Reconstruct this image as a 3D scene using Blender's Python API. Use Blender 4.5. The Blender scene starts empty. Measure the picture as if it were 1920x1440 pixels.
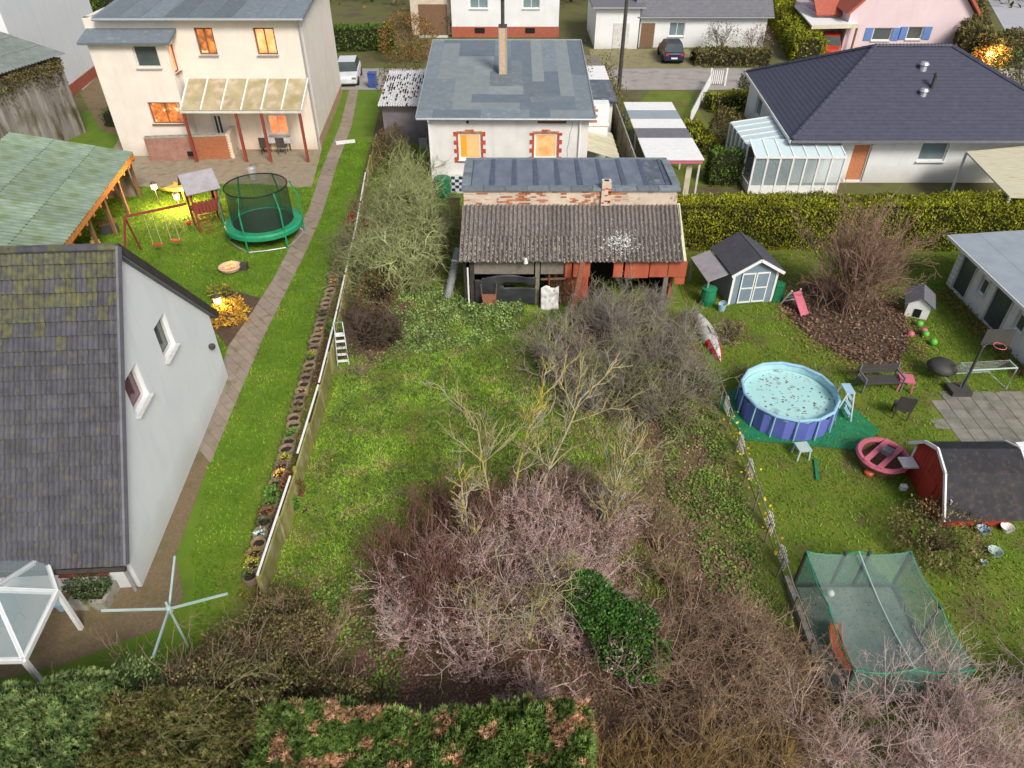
import bpy, math, random
import numpy as np
from mathutils import Vector, Matrix
from math import radians, sin, cos, pi, atan2, sqrt
# ---------------------------------------------------------------- camera, light
SC = bpy.context.scene
COL = SC.collection
CAM_H, PITCH, FPX = 16.0, radians(38.4), 1331.0
cam_d = bpy.data.cameras.new('camera'); cam = bpy.data.objects.new('camera', cam_d); COL.objects.link(cam)
cam.location = (0, 0, CAM_H); cam.rotation_euler = (pi/2-PITCH, 0, 0)
cam_d.sensor_width = 36; cam_d.lens = FPX/1920*36; cam_d.clip_end = 2000; cam_d.clip_start = 0.1
SC.camera = cam
w = bpy.data.worlds.new('World'); SC.world = w; w.use_nodes = True
nt = w.node_tree; nt.nodes.clear()
sky = nt.nodes.new('ShaderNodeTexSky'); sky.sky_type = 'NISHITA'; sky.sun_disc = False
SUN_EL, SUN_AZ = radians(42), radians(150)      # azimuth clockwise from +Y: sun behind the camera, to the right
sky.sun_elevation = SUN_EL; sky.sun_rotation = SUN_AZ; sky.dust_density = 3.0; sky.air_density = 1.0
hs = nt.nodes.new('ShaderNodeHueSaturation'); hs.inputs['Saturation'].default_value = 0.62
bg = nt.nodes.new('ShaderNodeBackground'); bg.inputs['Strength'].default_value = 0.10
ow = nt.nodes.new('ShaderNodeOutputWorld')
nt.links.new(sky.outputs[0], hs.inputs['Color']); nt.links.new(hs.outputs[0], bg.inputs[0]); nt.links.new(bg.outputs[0], ow.inputs[0])
sl = bpy.data.lights.new('sun', 'SUN'); sl.energy = 2.35; sl.angle = radians(18); sl.color = (1.0, 0.94, 0.86)
so = bpy.data.objects.new('sun', sl); COL.objects.link(so)
sd = Vector((sin(SUN_AZ)*cos(SUN_EL), cos(SUN_AZ)*cos(SUN_EL), sin(SUN_EL)))
so.rotation_euler = sd.to_track_quat('Z', 'Y').to_euler()
SC.view_settings.view_transform = 'Standard'; SC.view_settings.look = 'None'
SC.view_settings.exposure = 0.46; SC.view_settings.gamma = 1; SC.view_settings.use_curve_mapping = False

random.seed(7); RNG = np.random.default_rng(11)
def G(px, py, z=0.0):
    """point of the place at height z that the survey photo shows at (px,py)"""
    u = (px-960)/FPX; v = (720-py)/FPX
    d = (u, cos(PITCH)+v*sin(PITCH), -sin(PITCH)+v*cos(PITCH)); t = (z-CAM_H)/d[2]
    return Vector((d[0]*t, d[1]*t, z))
# ---------------------------------------------------------------- objects
WM = {}
def tag(o, label=None, cat=None, group=None, kind=None):
    if label: o['label'] = label
    if cat: o['category'] = cat
    if group: o['group'] = group
    if kind: o['kind'] = kind
    return o
def thing(name, label, cat, loc=(0,0,0), rz=0.0, group=None):
    o = bpy.data.objects.new(name, None); COL.objects.link(o); o.empty_display_size = .2
    o.location = loc; o.rotation_euler = (0, 0, rz)
    WM[o.name] = Matrix.Translation(Vector(loc)) @ Matrix.Rotation(rz, 4, 'Z')
    return tag(o, label, cat, group)
def link(name, me, mat=None, parent=None, world=True, label=None, cat=None, group=None, kind=None, M=None):
    o = bpy.data.objects.new(name, me); COL.objects.link(o)
    if mat is not None and not me.materials: me.materials.append(mat)
    if parent is not None:
        o.parent = parent
        pm = WM.get(parent.name, Matrix.Identity(4))
        if M is not None:
            o.matrix_local = (pm.inverted() @ M) if world else M
            WM[o.name] = M if world else pm @ M
        elif world:
            o.matrix_local = pm.inverted(); WM[o.name] = Matrix.Identity(4)
        else: WM[o.name] = pm
    else:
        if M is not None: o.matrix_world = M
        WM[o.name] = M if M is not None else Matrix.Identity(4)
    return tag(o, label, cat, group, kind)
def copy_tree(o, parent=None):
    c = o.copy(); COL.objects.link(c)
    if parent is not None: c.parent = parent
    for ch in list(o.children): copy_tree(ch, c)
    return c
def np_mesh(name, V, F, mat=None, smooth=False, attr=None):
    me = bpy.data.meshes.new(name)
    V = np.asarray(V, np.float32).reshape(-1, 3); F = np.asarray(F, np.int32); k = F.shape[1]; n = F.shape[0]
    me.vertices.add(len(V)); me.vertices.foreach_set('co', V.ravel())
    me.loops.add(n*k); me.loops.foreach_set('vertex_index', F.ravel())
    me.polygons.add(n); me.polygons.foreach_set('loop_start', np.arange(0, n*k, k, dtype=np.int32))
    me.polygons.foreach_set('loop_total', np.full(n, k, np.int32))
    if smooth: me.polygons.foreach_set('use_smooth', np.ones(n, bool))
    if attr is not None:
        a = me.attributes.new('cov', 'FLOAT_COLOR', 'POINT'); a.data.foreach_set('color', np.asarray(attr, np.float32).ravel())
    me.update(calc_edges=True)
    if mat: me.materials.append(mat)
    return me
class MB:
    def __init__(s): s.v = []; s.f = []
    def add(s, vs, fs):
        n = len(s.v); s.v += [tuple(p) for p in vs]; s.f += [tuple(i+n for i in f) for f in fs]; return s
    def box(s, x0, x1, y0, y1, z0, z1):
        return s.add([(x0,y0,z0),(x1,y0,z0),(x1,y1,z0),(x0,y1,z0),(x0,y0,z1),(x1,y0,z1),(x1,y1,z1),(x0,y1,z1)],
                     [(0,3,2,1),(4,5,6,7),(0,1,5,4),(1,2,6,5),(2,3,7,6),(3,0,4,7)])
    def obox(s, c, sx, sy, sz, rz=0, rx=0, ry=0):
        R = Matrix.Rotation(rz,3,'Z') @ Matrix.Rotation(ry,3,'Y') @ Matrix.Rotation(rx,3,'X'); c = Vector(c)
        vs = [c + R @ Vector((a*sx/2, b*sy/2, d*sz/2)) for a,b,d in ((-1,-1,-1),(1,-1,-1),(1,1,-1),(-1,1,-1),(-1,-1,1),(1,-1,1),(1,1,1),(-1,1,1))]
        return s.add(vs, [(0,3,2,1),(4,5,6,7),(0,1,5,4),(1,2,6,5),(2,3,7,6),(3,0,4,7)])
    def bar(s, p0, p1, w, h=None, up=(0,0,1)):
        h = h or w; p0 = Vector(p0); p1 = Vector(p1); d = (p1-p0).normalized(); u = Vector(up)
        if abs(d.dot(u)) > .98: u = Vector((0,1,0))
        a = d.cross(u).normalized()*w/2; b = a.cross(d).normalized()*h/2
        vs = [p+q for p in (p0,p1) for q in (-a-b, a-b, a+b, -a+b)]
        return s.add(vs, [(0,3,2,1),(4,5,6,7),(0,1,5,4),(1,2,6,5),(2,3,7,6),(3,0,4,7)])
    def tube(s, pts, r, seg=8, cap=True, closed=False):
        pts = [Vector(p) for p in pts]; n = len(pts); rs = r if isinstance(r, (list,tuple)) else [r]*n
        vs = []; 
        for i, p in enumerate(pts):
            if closed: d = pts[(i+1)%n]-pts[i-1]
            else: d = pts[min(i+1,n-1)]-pts[max(i-1,0)]
            d.normalize(); u = Vector((0,0,1)) if abs(d.z) < .95 else Vector((0,1,0))
            a = d.cross(u).normalized(); b = a.cross(d)
            for k in range(seg):
                t = 2*pi*k/seg; vs.append(p+(a*cos(t)+b*sin(t))*rs[i])
        fs = []
        for i in range(n if closed else n-1):
            j = (i+1)%n
            for k in range(seg): fs.append((i*seg+k, i*seg+(k+1)%seg, j*seg+(k+1)%seg, j*seg+k))
        if cap and not closed: fs.append(tuple(range(seg))); fs.append(tuple((n-1)*seg+k for k in reversed(range(seg))))
        return s.add(vs, fs)
    def lathe(s, c, prof, seg=20, sx=1, sy=1, cap=True):
        c = Vector(c); vs = []; n = len(prof)
        for r, z in prof:
            for k in range(seg): t = 2*pi*k/seg; vs.append(c+Vector((r*cos(t)*sx, r*sin(t)*sy, z)))
        fs = [(i*seg+k, i*seg+(k+1)%seg, (i+1)*seg+(k+1)%seg, (i+1)*seg+k) for i in range(n-1) for k in range(seg)]
        if cap: fs.append(tuple(reversed(range(seg)))); fs.append(tuple((n-1)*seg+k for k in range(seg)))
        return s.add(vs, fs)
    def slab(s, P, th):
        P = [Vector(p) for p in P]; n = (P[1]-P[0]).cross(P[2]-P[0]).normalized()*th; k = len(P)
        fs = [tuple(range(k)), tuple(reversed(range(k, 2*k)))] + [(i, k+i, k+(i+1)%k, (i+1)%k) for i in range(k)]
        return s.add(P+[p-n for p in P], fs)
    def prism(s, poly, z0, z1):
        k = len(poly); vs = [(p[0],p[1],z0) for p in poly]+[(p[0],p[1],z1) for p in poly]
        return s.add(vs, [tuple(reversed(range(k))), tuple(range(k,2*k))]+[(i,(i+1)%k,k+(i+1)%k,k+i) for i in range(k)])
    def build(s, name, mat, parent=None, world=True, smooth=False, bevel=0, **kw):
        me = bpy.data.meshes.new(name); me.from_pydata(s.v, [], s.f)
        me.update()
        if smooth:
            for p in me.polygons: p.use_smooth = True
        o = link(name, me, mat, parent, world, **kw)
        if bevel:
            b = o.modifiers.new('b', 'BEVEL'); b.width = bevel; b.segments = 1; b.limit_method = 'ANGLE'
        return o
def top(name, mb, mat, label, cat, group=None, **kw):
    return mb.build(name, mat, None, label=label, cat=cat, group=group, **kw)
# ---------------------------------------------------------------- materials
def mat(name, c1, c2=None, scale=2.0, rough=.85, bump=.0, bscale=40, metal=0, spec=.3, detail=6, stretch=None, c3=None, c3t=(.62,.7), c3s=6, emit=None, estr=0, alpha=1, trans=0, rand=0, distort=0, hs=None, pos=False, wall=None):
    m = bpy.data.materials.new(name); m.use_nodes = True; t = m.node_tree; N = t.nodes; L = t.links
    b = N['Principled BSDF']; b.inputs['Roughness'].default_value = rough; b.inputs['Metallic'].default_value = metal
    b.inputs['Specular IOR Level'].default_value = spec; b.inputs['Alpha'].default_value = alpha
    b.inputs['Transmission Weight'].default_value = trans
    if c2 is None: c2 = tuple(x*.75 for x in c1)
    tc = N.new('ShaderNodeTexCoord'); mp = N.new('ShaderNodeMapping'); ge = N.new('ShaderNodeNewGeometry'); L.new(ge.outputs['Position'] if pos else tc.outputs['Object'], mp.inputs[0])
    if stretch: mp.inputs['Scale'].default_value = stretch
    n = N.new('ShaderNodeTexNoise'); n.inputs['Scale'].default_value = scale; n.inputs['Detail'].default_value = detail; n.inputs['Distortion'].default_value = distort
    n.inputs['Roughness'].default_value = .62; L.new(mp.outputs[0], n.inputs['Vector'])
    r = N.new('ShaderNodeMapRange'); r.inputs[1].default_value = .32; r.inputs[2].default_value = .68; L.new(n.outputs[0], r.inputs[0])
    mx = N.new('ShaderNodeMix'); mx.data_type = 'RGBA'; mx.inputs[6].default_value = (*c1,1); mx.inputs[7].default_value = (*c2,1)
    L.new(r.outputs[0], mx.inputs[0]); out = mx.outputs[2]
    if c3:
        n3 = N.new('ShaderNodeTexNoise'); n3.inputs['Scale'].default_value = c3s; n3.inputs['Detail'].default_value = 5; L.new(mp.outputs[0], n3.inputs['Vector'])
        r3 = N.new('ShaderNodeMapRange'); r3.inputs[1].default_value = c3t[0]; r3.inputs[2].default_value = c3t[1]; L.new(n3.outputs[0], r3.inputs[0])
        m3 = N.new('ShaderNodeMix'); m3.data_type = 'RGBA'; L.new(r3.outputs[0], m3.inputs[0]); L.new(out, m3.inputs[6]); m3.inputs[7].default_value = (*c3,1); out = m3.outputs[2]
    if wall:
        mw = N.new('ShaderNodeMapping'); mw.inputs['Scale'].default_value = (2.2,2.2,.4); L.new(ge.outputs['Position'], mw.inputs[0])
        nw = N.new('ShaderNodeTexNoise'); nw.inputs['Scale'].default_value = 1.1; nw.inputs['Detail'].default_value = 6; L.new(mw.outputs[0], nw.inputs['Vector'])
        rw = N.new('ShaderNodeMapRange'); rw.inputs[1].default_value = .52; rw.inputs[2].default_value = .80; rw.inputs[4].default_value = .32; L.new(nw.outputs[0], rw.inputs[0])
        sx = N.new('ShaderNodeSeparateXYZ'); L.new(ge.outputs['Position'], sx.inputs[0])
        nb_ = N.new('ShaderNodeMath'); nb_.operation = 'MULTIPLY_ADD'; L.new(n.outputs[0], nb_.inputs[0]); nb_.inputs[1].default_value = -1.3; L.new(sx.outputs[2], nb_.inputs[2])
        rz_ = N.new('ShaderNodeMapRange'); rz_.inputs[1].default_value = -.55; rz_.inputs[2].default_value = .35; rz_.inputs[3].default_value = .8; rz_.inputs[4].default_value = 0; L.new(nb_.outputs[0], rz_.inputs[0])
        mxx = N.new('ShaderNodeMath'); mxx.operation = 'MAXIMUM'; L.new(rw.outputs[0], mxx.inputs[0]); L.new(rz_.outputs[0], mxx.inputs[1])
        mW = N.new('ShaderNodeMix'); mW.data_type = 'RGBA'; L.new(mxx.outputs[0], mW.inputs[0]); L.new(out, mW.inputs[6]); mW.inputs[7].default_value = (*wall,1); out = mW.outputs[2]
    if rand:
        oi = N.new('ShaderNodeObjectInfo'); rr = N.new('ShaderNodeMapRange'); rr.inputs[3].default_value = 1-rand; rr.inputs[4].default_value = 1+rand; L.new(oi.outputs['Random'], rr.inputs[0])
        mm = N.new('ShaderNodeVectorMath'); mm.operation = 'SCALE'; L.new(out, mm.inputs[0]); L.new(rr.outputs[0], mm.inputs['Scale']); out = mm.outputs[0]
    L.new(out, b.inputs['Base Color'])
    if bump:
        n2 = N.new('ShaderNodeTexNoise'); n2.inputs['Scale'].default_value = bscale; n2.inputs['Detail'].default_value = 4; L.new(mp.outputs[0], n2.inputs['Vector'])
        bp = N.new('ShaderNodeBump'); bp.inputs['Strength'].default_value = bump; bp.inputs['Distance'].default_value = .02; L.new(n2.outputs[0], bp.inputs['Height']); L.new(bp.outputs[0], b.inputs['Normal'])
    if emit:
        b.inputs['Emission Strength'].default_value = estr
        if emit == 'tex': L.new(out, b.inputs['Emission Color'])
        else: b.inputs['Emission Color'].default_value = (*emit,1)
    return m
def leafmat(name, cols, rough=.6, nscale=1.2, namt=.35, trans=0.0, patch=None, pscale=.8, pt=(.55,.62)):
    """colour per leaf from a ramp, modulated by a large noise; patch = second set of colours in noise-shaped patches"""
    m = bpy.data.materials.new(name); m.use_nodes = True; t = m.node_tree; N = t.nodes; L = t.links
    b = N['Principled BSDF']; b.inputs['Roughness'].default_value = rough; b.inputs['Specular IOR Level'].default_value = .25
    g = N.new('ShaderNodeNewGeometry')
    def ramp(cs):
        r = N.new('ShaderNodeValToRGB'); e = r.color_ramp.elements
        while len(e) < len(cs): e.new(.5)
        for i, c in enumerate(cs): e[i].position = i/(len(cs)-1); e[i].color = (*c,1)
        L.new(g.outputs['Random Per Island'], r.inputs[0]); return r.outputs[0]
    out = ramp(cols)
    tc = N.new('ShaderNodeNewGeometry')
    if patch:
        n = N.new('ShaderNodeTexNoise'); n.inputs['Scale'].default_value = pscale; n.inputs['Detail'].default_value = 4; L.new(tc.outputs['Position'], n.inputs['Vector'])
        r3 = N.new('ShaderNodeMapRange'); r3.inputs[1].default_value = pt[0]; r3.inputs[2].default_value = pt[1]; L.new(n.outputs[0], r3.inputs[0])
        m3 = N.new('ShaderNodeMix'); m3.data_type = 'RGBA'; L.new(r3.outputs[0], m3.inputs[0]); L.new(out, m3.inputs[6]); L.new(ramp(patch), m3.inputs[7]); out = m3.outputs[2]
    n = N.new('ShaderNodeTexNoise'); n.inputs['Scale'].default_value = nscale; n.inputs['Detail'].default_value = 5; L.new(tc.outputs['Position'], n.inputs['Vector'])
    r = N.new('ShaderNodeMapRange'); r.inputs[1].default_value = .35; r.inputs[2].default_value = .65; r.inputs[3].default_value = 1-namt; r.inputs[4].default_value = 1+namt; L.new(n.outputs[0], r.inputs[0])
    mm = N.new('ShaderNodeVectorMath'); mm.operation = 'SCALE'; L.new(out, mm.inputs[0]); L.new(r.outputs[0], mm.inputs['Scale'])
    L.new(mm.outputs[0], b.inputs['Base Color'])
    return m
def glass(name, c, alpha=.45, rough=.08):
    m = bpy.data.materials.new(name); m.use_nodes = True; b = m.node_tree.nodes['Principled BSDF']
    b.inputs['Base Color'].default_value = (*c,1); b.inputs['Roughness'].default_value = rough; b.inputs['Alpha'].default_value = alpha
    b.inputs['Specular IOR Level'].default_value = .6
    return m
def noise2(x, y, s, seed=0):
    r = np.random.default_rng(seed); o = np.zeros_like(x, dtype=float); a = 1; tot = 0
    for k in range(5):
        for j in range(3):
            th = r.uniform(0, 2*pi); ph = r.uniform(0, 2*pi); f = s*(1.9**k)*r.uniform(.8,1.25)
            o += a*np.sin(f*(x*np.cos(th)+y*np.sin(th))+ph + 1.3*np.sin(f*.6*(y*np.cos(th)-x*np.sin(th))+ph*2))
        tot += a*3; a *= .62
    return o/tot*1.6
MAT = {}
def D(k, *a, **kw): MAT[k] = mat(k, *a, **kw)
D('white_render', (.74,.73,.71), (.64,.62,.60), scale=1.2, bump=.25, bscale=60, wall=(.42,.38,.33))
D('cream_render', (.78,.72,.64), (.70,.64,.57), scale=.8, bump=.15, bscale=50, wall=(.55,.46,.37))
D('cool_render', (.74,.76,.77), (.68,.71,.73), scale=.6, bump=.15, bscale=60, wall=(.52,.54,.52))
D('far_white', (.76,.77,.77), (.68,.69,.69), scale=.7, bump=.1, wall=(.52,.51,.47))
D('pink_render', (.72,.58,.60), (.66,.53,.56), scale=.5, bump=.1, wall=(.55,.42,.42))
D('plinth_red', (.42,.12,.07), (.30,.09,.06), scale=5, bump=.3)
D('white_paint', (.80,.80,.79), (.70,.70,.68), scale=5, rough=.5, bump=.1)
D('dirty_white', (.66,.66,.63), (.48,.47,.43), scale=6, rough=.6, bump=.2)
D('zinc', (.50,.53,.56), (.38,.41,.44), scale=8, rough=.45, metal=.5)
D('alu', (.72,.73,.74), (.6,.6,.6), scale=10, rough=.35, metal=.7)
D('felt', (.17,.205,.23), (.14,.17,.195), scale=2.2, rough=.9, bump=.35, bscale=160, c3=(.24,.26,.26), c3t=(.55,.75), c3s=4, rand=.22)
D('felt_dark', (.115,.135,.165), (.075,.09,.115), scale=2.5, rough=.75, bump=.3, bscale=120, c3=(.20,.22,.25), c3t=(.52,.7), c3s=3, rand=.18)
D('felt_seam', (.05,.06,.07), scale=3)
D('coping', (.19,.225,.25), (.13,.155,.175), scale=5, bump=.3, rand=.2)
D('corr_old', (.21,.185,.17), (.10,.085,.08), scale=4, rough=.95, bump=.5, bscale=50, c3=(.36,.31,.27), c3t=(.56,.70), c3s=9, rand=.14, stretch=(3,1,1))
D('moss_dark', (.035,.035,.025), (.02,.022,.016), scale=9, bump=.5)
D('moss_pale', (.42,.38,.30), (.28,.26,.2), scale=9, bump=.5)
D('moss_green', (.10,.12,.02), (.06,.07,.015), scale=9, bump=.5)
D('corr_white', (.66,.66,.67), (.5,.5,.52), scale=6, bump=.2, c3=(.08,.07,.08), c3t=(.60,.63), c3s=7, stretch=(2.5,.9,1))
D('corr_green', (.22,.29,.23), (.14,.19,.13), scale=1.4, bump=.3, c3=(.12,.16,.04), c3t=(.48,.7), c3s=.8, rand=.15)
D('corr_grey', (.20,.23,.22), (.13,.15,.13), scale=1.4, bump=.3, rand=.1)
D('tile_dark', (.085,.085,.098), (.05,.05,.058), scale=3, rough=.6, bump=.25, rand=.14, c3=(.11,.107,.055), c3t=(.54,.8), c3s=7, pos=True)
D('tile_mossy', (.085,.085,.075), (.055,.055,.05), scale=5, rough=.75, bump=.35, rand=.12, c3=(.135,.135,.05), c3t=(.38,.72), c3s=6, pos=True)
D('tile_far', (.070,.072,.105), (.052,.054,.082), scale=3, rough=.6, bump=.25, rand=.05)
D('slate_grey', (.17,.17,.19), (.13,.13,.15), scale=3, bump=.2)
D('tile_red', (.46,.13,.09), (.34,.09,.06), scale=5, bump=.3)
D('brick', (.40,.17,.10), (.28,.11,.07), scale=6, bump=.4, rand=.3)
D('brick_red', (.52,.10,.05), (.40,.08,.04), scale=8, bump=.4, rand=.2)
D('brick_orange', (.50,.20,.09), (.38,.14,.07), scale=8, bump=.4, rand=.3)
D('plaster_tan', (.66,.56,.45), (.52,.42,.33), scale=2.5, bump=.5, bscale=30, c3=(.16,.13,.10), c3t=(.62,.74), c3s=3)
D('brick_tan', (.50,.37,.24), (.36,.26,.17), scale=5, bump=.4, rand=.3)
D('concrete', (.36,.34,.30), (.26,.25,.21), scale=4, bump=.4, c3=(.15,.17,.05), c3t=(.52,.68), c3s=3)
D('conc_mossy', (.33,.30,.09), (.19,.18,.06), scale=2.5, bump=.4, c3=(.36,.33,.18), c3t=(.5,.65), c3s=3, rand=.2, stretch=(1,1,.5))
D('conc_tan', (.34,.27,.17), (.24,.19,.12), scale=2, bump=.4, c3=(.10,.09,.06), c3t=(.58,.7), rand=.15)
D('conc_ring', (.24,.175,.12), (.16,.12,.085), scale=14, bump=.5, bscale=60, rand=.3, c3=(.13,.14,.04), c3t=(.5,.7), c3s=9)
D('soil', (.050,.034,.024), (.028,.02,.014), scale=20, bump=1, bscale=60)
D('wood_dark', (.060,.052,.045), (.035,.03,.027), scale=8, bump=.4, stretch=(1,1,.2))
D('wood_brown', (.22,.13,.075), (.15,.09,.05), scale=8, bump=.4)
D('wood_grey', (.24,.21,.17), (.16,.14,.11), scale=6, bump=.4)
D('wood_pale', (.60,.57,.42), (.48,.44,.31), scale=3, bump=.2, c3=(.42,.33,.20), c3t=(.58,.72), c3s=2, rand=.06, stretch=(.5,3,1))
D('wood_orange', (.62,.25,.06), (.46,.17,.04), scale=5, bump=.3, rand=.2)
D('wood_red', (.26,.055,.035), (.18,.04,.03), scale=6, bump=.3)
D('timber_wall', (.30,.27,.25), (.19,.17,.155), scale=3, bump=.4, rand=.25, c3=(.10,.08,.04), c3t=(.52,.68), c3s=1.5, stretch=(1,1,.3))
D('board_red', (.46,.12,.06), (.36,.085,.045), scale=2.5, bump=.2, c3=(.24,.07,.04), c3t=(.55,.75), c3s=2, rand=.12, stretch=(1,1,.3))
D('rust', (.30,.13,.075), (.20,.08,.05), scale=12, bump=.4)
D('tarp_black', (.045,.048,.05), (.03,.032,.034), scale=3, rough=.5, bump=.3, bscale=12)
D('tarp_green', (.02,.22,.10), (.015,.15,.07), scale=2, rough=.6, bump=.2)
D('cloth_white', (.74,.73,.71), (.5,.49,.47), scale=5, rough=.8, bump=.3, bscale=14, c3=(.2,.18,.16), c3t=(.62,.7), c3s=7)
D('black', (.012,.012,.012), rough=.6)
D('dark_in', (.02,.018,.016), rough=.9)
D('green_plastic', (.015,.17,.07), (.012,.12,.05), scale=3, rough=.4)
D('tramp_green', (.02,.30,.14), (.015,.22,.10), scale=3, rough=.5)
D('tramp_mat', (.035,.035,.045), (.025,.025,.03), scale=6, rough=.6)
D('tile_blue', (.025,.045,.11), rough=.25)
D('tile_white', (.74,.75,.76), rough=.25)
D('pool_blue', (.14,.17,.52), (.11,.14,.46), scale=2, rough=.4)
D('pool_rim', (.30,.52,.66), (.26,.46,.62), scale=2, rough=.4)
D('pool_in', (.42,.64,.68), (.36,.58,.62), scale=2, rough=.4)
D('pale_green', (.42,.53,.50), (.33,.44,.41), scale=3, rough=.5)
D('shed_blue', (.20,.27,.32), (.16,.22,.27), scale=3, bump=.1, rand=.08)
D('shed_roof', (.085,.085,.10), (.06,.06,.072), scale=4, bump=.3)
D('lean_roof', (.36,.34,.36), (.28,.26,.28), scale=3, bump=.2)
D('cabin_roof', (.30,.34,.38), (.25,.29,.33), scale=1.5, bump=.2)
D('play_red', (.42,.045,.025), (.34,.035,.02), scale=3, bump=.1, rand=.1)
D('play_roof', (.03,.03,.036), (.018,.018,.022), scale=2.5, rough=.7, bump=.3, c3=(.07,.05,.04), c3t=(.5,.75))
D('plastic_yellow', (.85,.62,.16), (.85,.55,.10), scale=2, rough=.35)
D('plastic_orange', (.62,.14,.05), (.5,.11,.04), scale=2, rough=.4)
D('plastic_pink', (.62,.16,.22), rough=.4)
D('plastic_green', (.14,.52,.06), rough=.4)
D('plastic_lblue', (.36,.55,.68), rough=.4)
D('plastic_blue', (.05,.10,.36), rough=.4)
D('plastic_red', (.55,.03,.03), rough=.4)
D('stone_pale', (.72,.52,.38), (.55,.38,.27), scale=6, bump=.3)
D('patio', (.30,.25,.18), (.22,.18,.125), scale=2.5, bump=.3, bscale=30, rand=.12, c3=(.16,.15,.08), c3t=(.55,.75), c3s=2)
D('patio_grey', (.25,.235,.20), (.17,.16,.135), scale=3, bump=.3, rand=.12, c3=(.12,.12,.06), c3t=(.55,.75), c3s=2)
D('gravel', (.24,.175,.10), (.15,.11,.06), scale=14, detail=8, bump=.8, bscale=90, c3=(.13,.12,.05), c3t=(.5,.7), c3s=1.5)
D('path', (.30,.245,.195), (.23,.185,.145), scale=3, bump=.4, bscale=50, rand=.1, c3=(.17,.15,.08), c3t=(.56,.72), c3s=2)
D('road', (.36,.33,.31), (.28,.255,.24), scale=1.2, bump=.3, bscale=60, c3=(.2,.18,.15), c3t=(.56,.75), c3s=.6)
D('road_light', (.42,.43,.46), (.36,.37,.40), scale=.8, bump=.2)
D('drive', (.27,.24,.13), (.18,.165,.08), scale=1.2, bump=.4, bscale=30)
D('terrain', (.10,.13,.028), (.13,.105,.05), scale=.35, bump=.7, bscale=14, detail=9, c3=(.10,.075,.045), c3t=(.52,.66), c3s=.5)
D('mulch', (.12,.08,.052), (.07,.048,.032), scale=5, detail=9, bump=1, bscale=60)
D('rubber', (.02,.02,.02), rough=.8)
D('car_white', (.72,.75,.78), rough=.25, spec=.6)
D('car_blue', (.018,.022,.06), rough=.2, spec=.6)
D('car_red', (.55,.06,.02), rough=.25, spec=.6)
D('chrome', (.7,.7,.7), rough=.2, metal=.9)
D('shutter_blue', (.14,.24,.52), (.11,.2,.45), scale=3, rough=.5)
D('pole_dark', (.07,.065,.06), rough=.6)
D('bark', (.13,.105,.075), (.085,.07,.05), scale=10, bump=.6, stretch=(1,1,.3), c3=(.15,.18,.05), c3t=(.5,.65), c3s=4)
D('glass_dark', (.05,.065,.07), (.09,.11,.10), scale=.7, rough=.06, spec=.6)
D('glass_sky', (.20,.27,.29), (.13,.19,.2), scale=.8, rough=.06, spec=.6)
D('glass_wine', (.16,.03,.07), (.08,.06,.06), scale=1.2, rough=.08, spec=.6)
D('lit_orange', (.98,.34,.16), (.85,.20,.06), scale=1.3, rough=.12, emit='tex', estr=.72, c3=(.42,.10,.03), c3t=(.55,.8), c3s=1.6)
D('lit_dim', (.85,.24,.05), (.10,.05,.03), scale=2.2, rough=.1, emit='tex', estr=.6, c3=(.9,.5,.25), c3t=(.6,.66), c3s=2.4)
D('lit_amber', (.3,.12,.02), emit=(.95,.32,.015), estr=.72)
D('lit_curtain', (.45,.26,.13), emit=(1.0,.42,.16), estr=.6)
D('lit_bright', (.98,.42,.2), (.9,.22,.05), scale=2.0, rough=.12, emit='tex', estr=.9)
D('lamp_glow', (.9,.6,.25), emit=(1.0,.62,.2), estr=3.0)
D('ember', (.9,.42,.2), (.6,.2,.08), scale=4, emit='tex', estr=.7)
D('brass', (.3,.18,.04), rough=.5)
MAT['poly'] = mat('poly', (.50,.43,.27), (.34,.29,.15), scale=1.1, rough=.35, alpha=.86, c3=(.60,.48,.38), c3t=(.5,.7), c3s=1.6)
MAT['cons_glass'] = glass('cons_glass', (.55,.68,.70), .24)
MAT['cons_roof'] = glass('cons_roof', (.62,.76,.78), .82, .2)
MAT['water'] = mat('water', (.36,.62,.60), (.42,.68,.66), scale=1.2, rough=.05, spec=.5, bump=.08, bscale=6, c3=(.22,.36,.30), c3t=(.58,.7), c3s=2.2)
def netmat(name, c, a):
    m = bpy.data.materials.new(name); m.use_nodes = True; t = m.node_tree; b = t.nodes['Principled BSDF']
    b.inputs['Base Color'].default_value = (*c,1); b.inputs['Roughness'].default_value = .8
    n = t.nodes.new('ShaderNodeTexNoise'); n.inputs['Scale'].default_value = 3
    r = t.nodes.new('ShaderNodeMapRange'); r.inputs[3].default_value = a*.7; r.inputs[4].default_value = a*1.3
    tc = t.nodes.new('ShaderNodeTexCoord'); t.links.new(tc.outputs['Object'], n.inputs['Vector'])
    t.links.new(n.outputs[0], r.inputs[0]); t.links.new(r.outputs[0], b.inputs['Alpha']); return m
MAT['net_green'] = netmat('net_green', (.12,.30,.23), .40)
MAT['net_dark'] = netmat('net_dark', (.015,.05,.02), .55)
MAT['net_mesh'] = netmat('net_mesh', (.35,.36,.36), .5)
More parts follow.
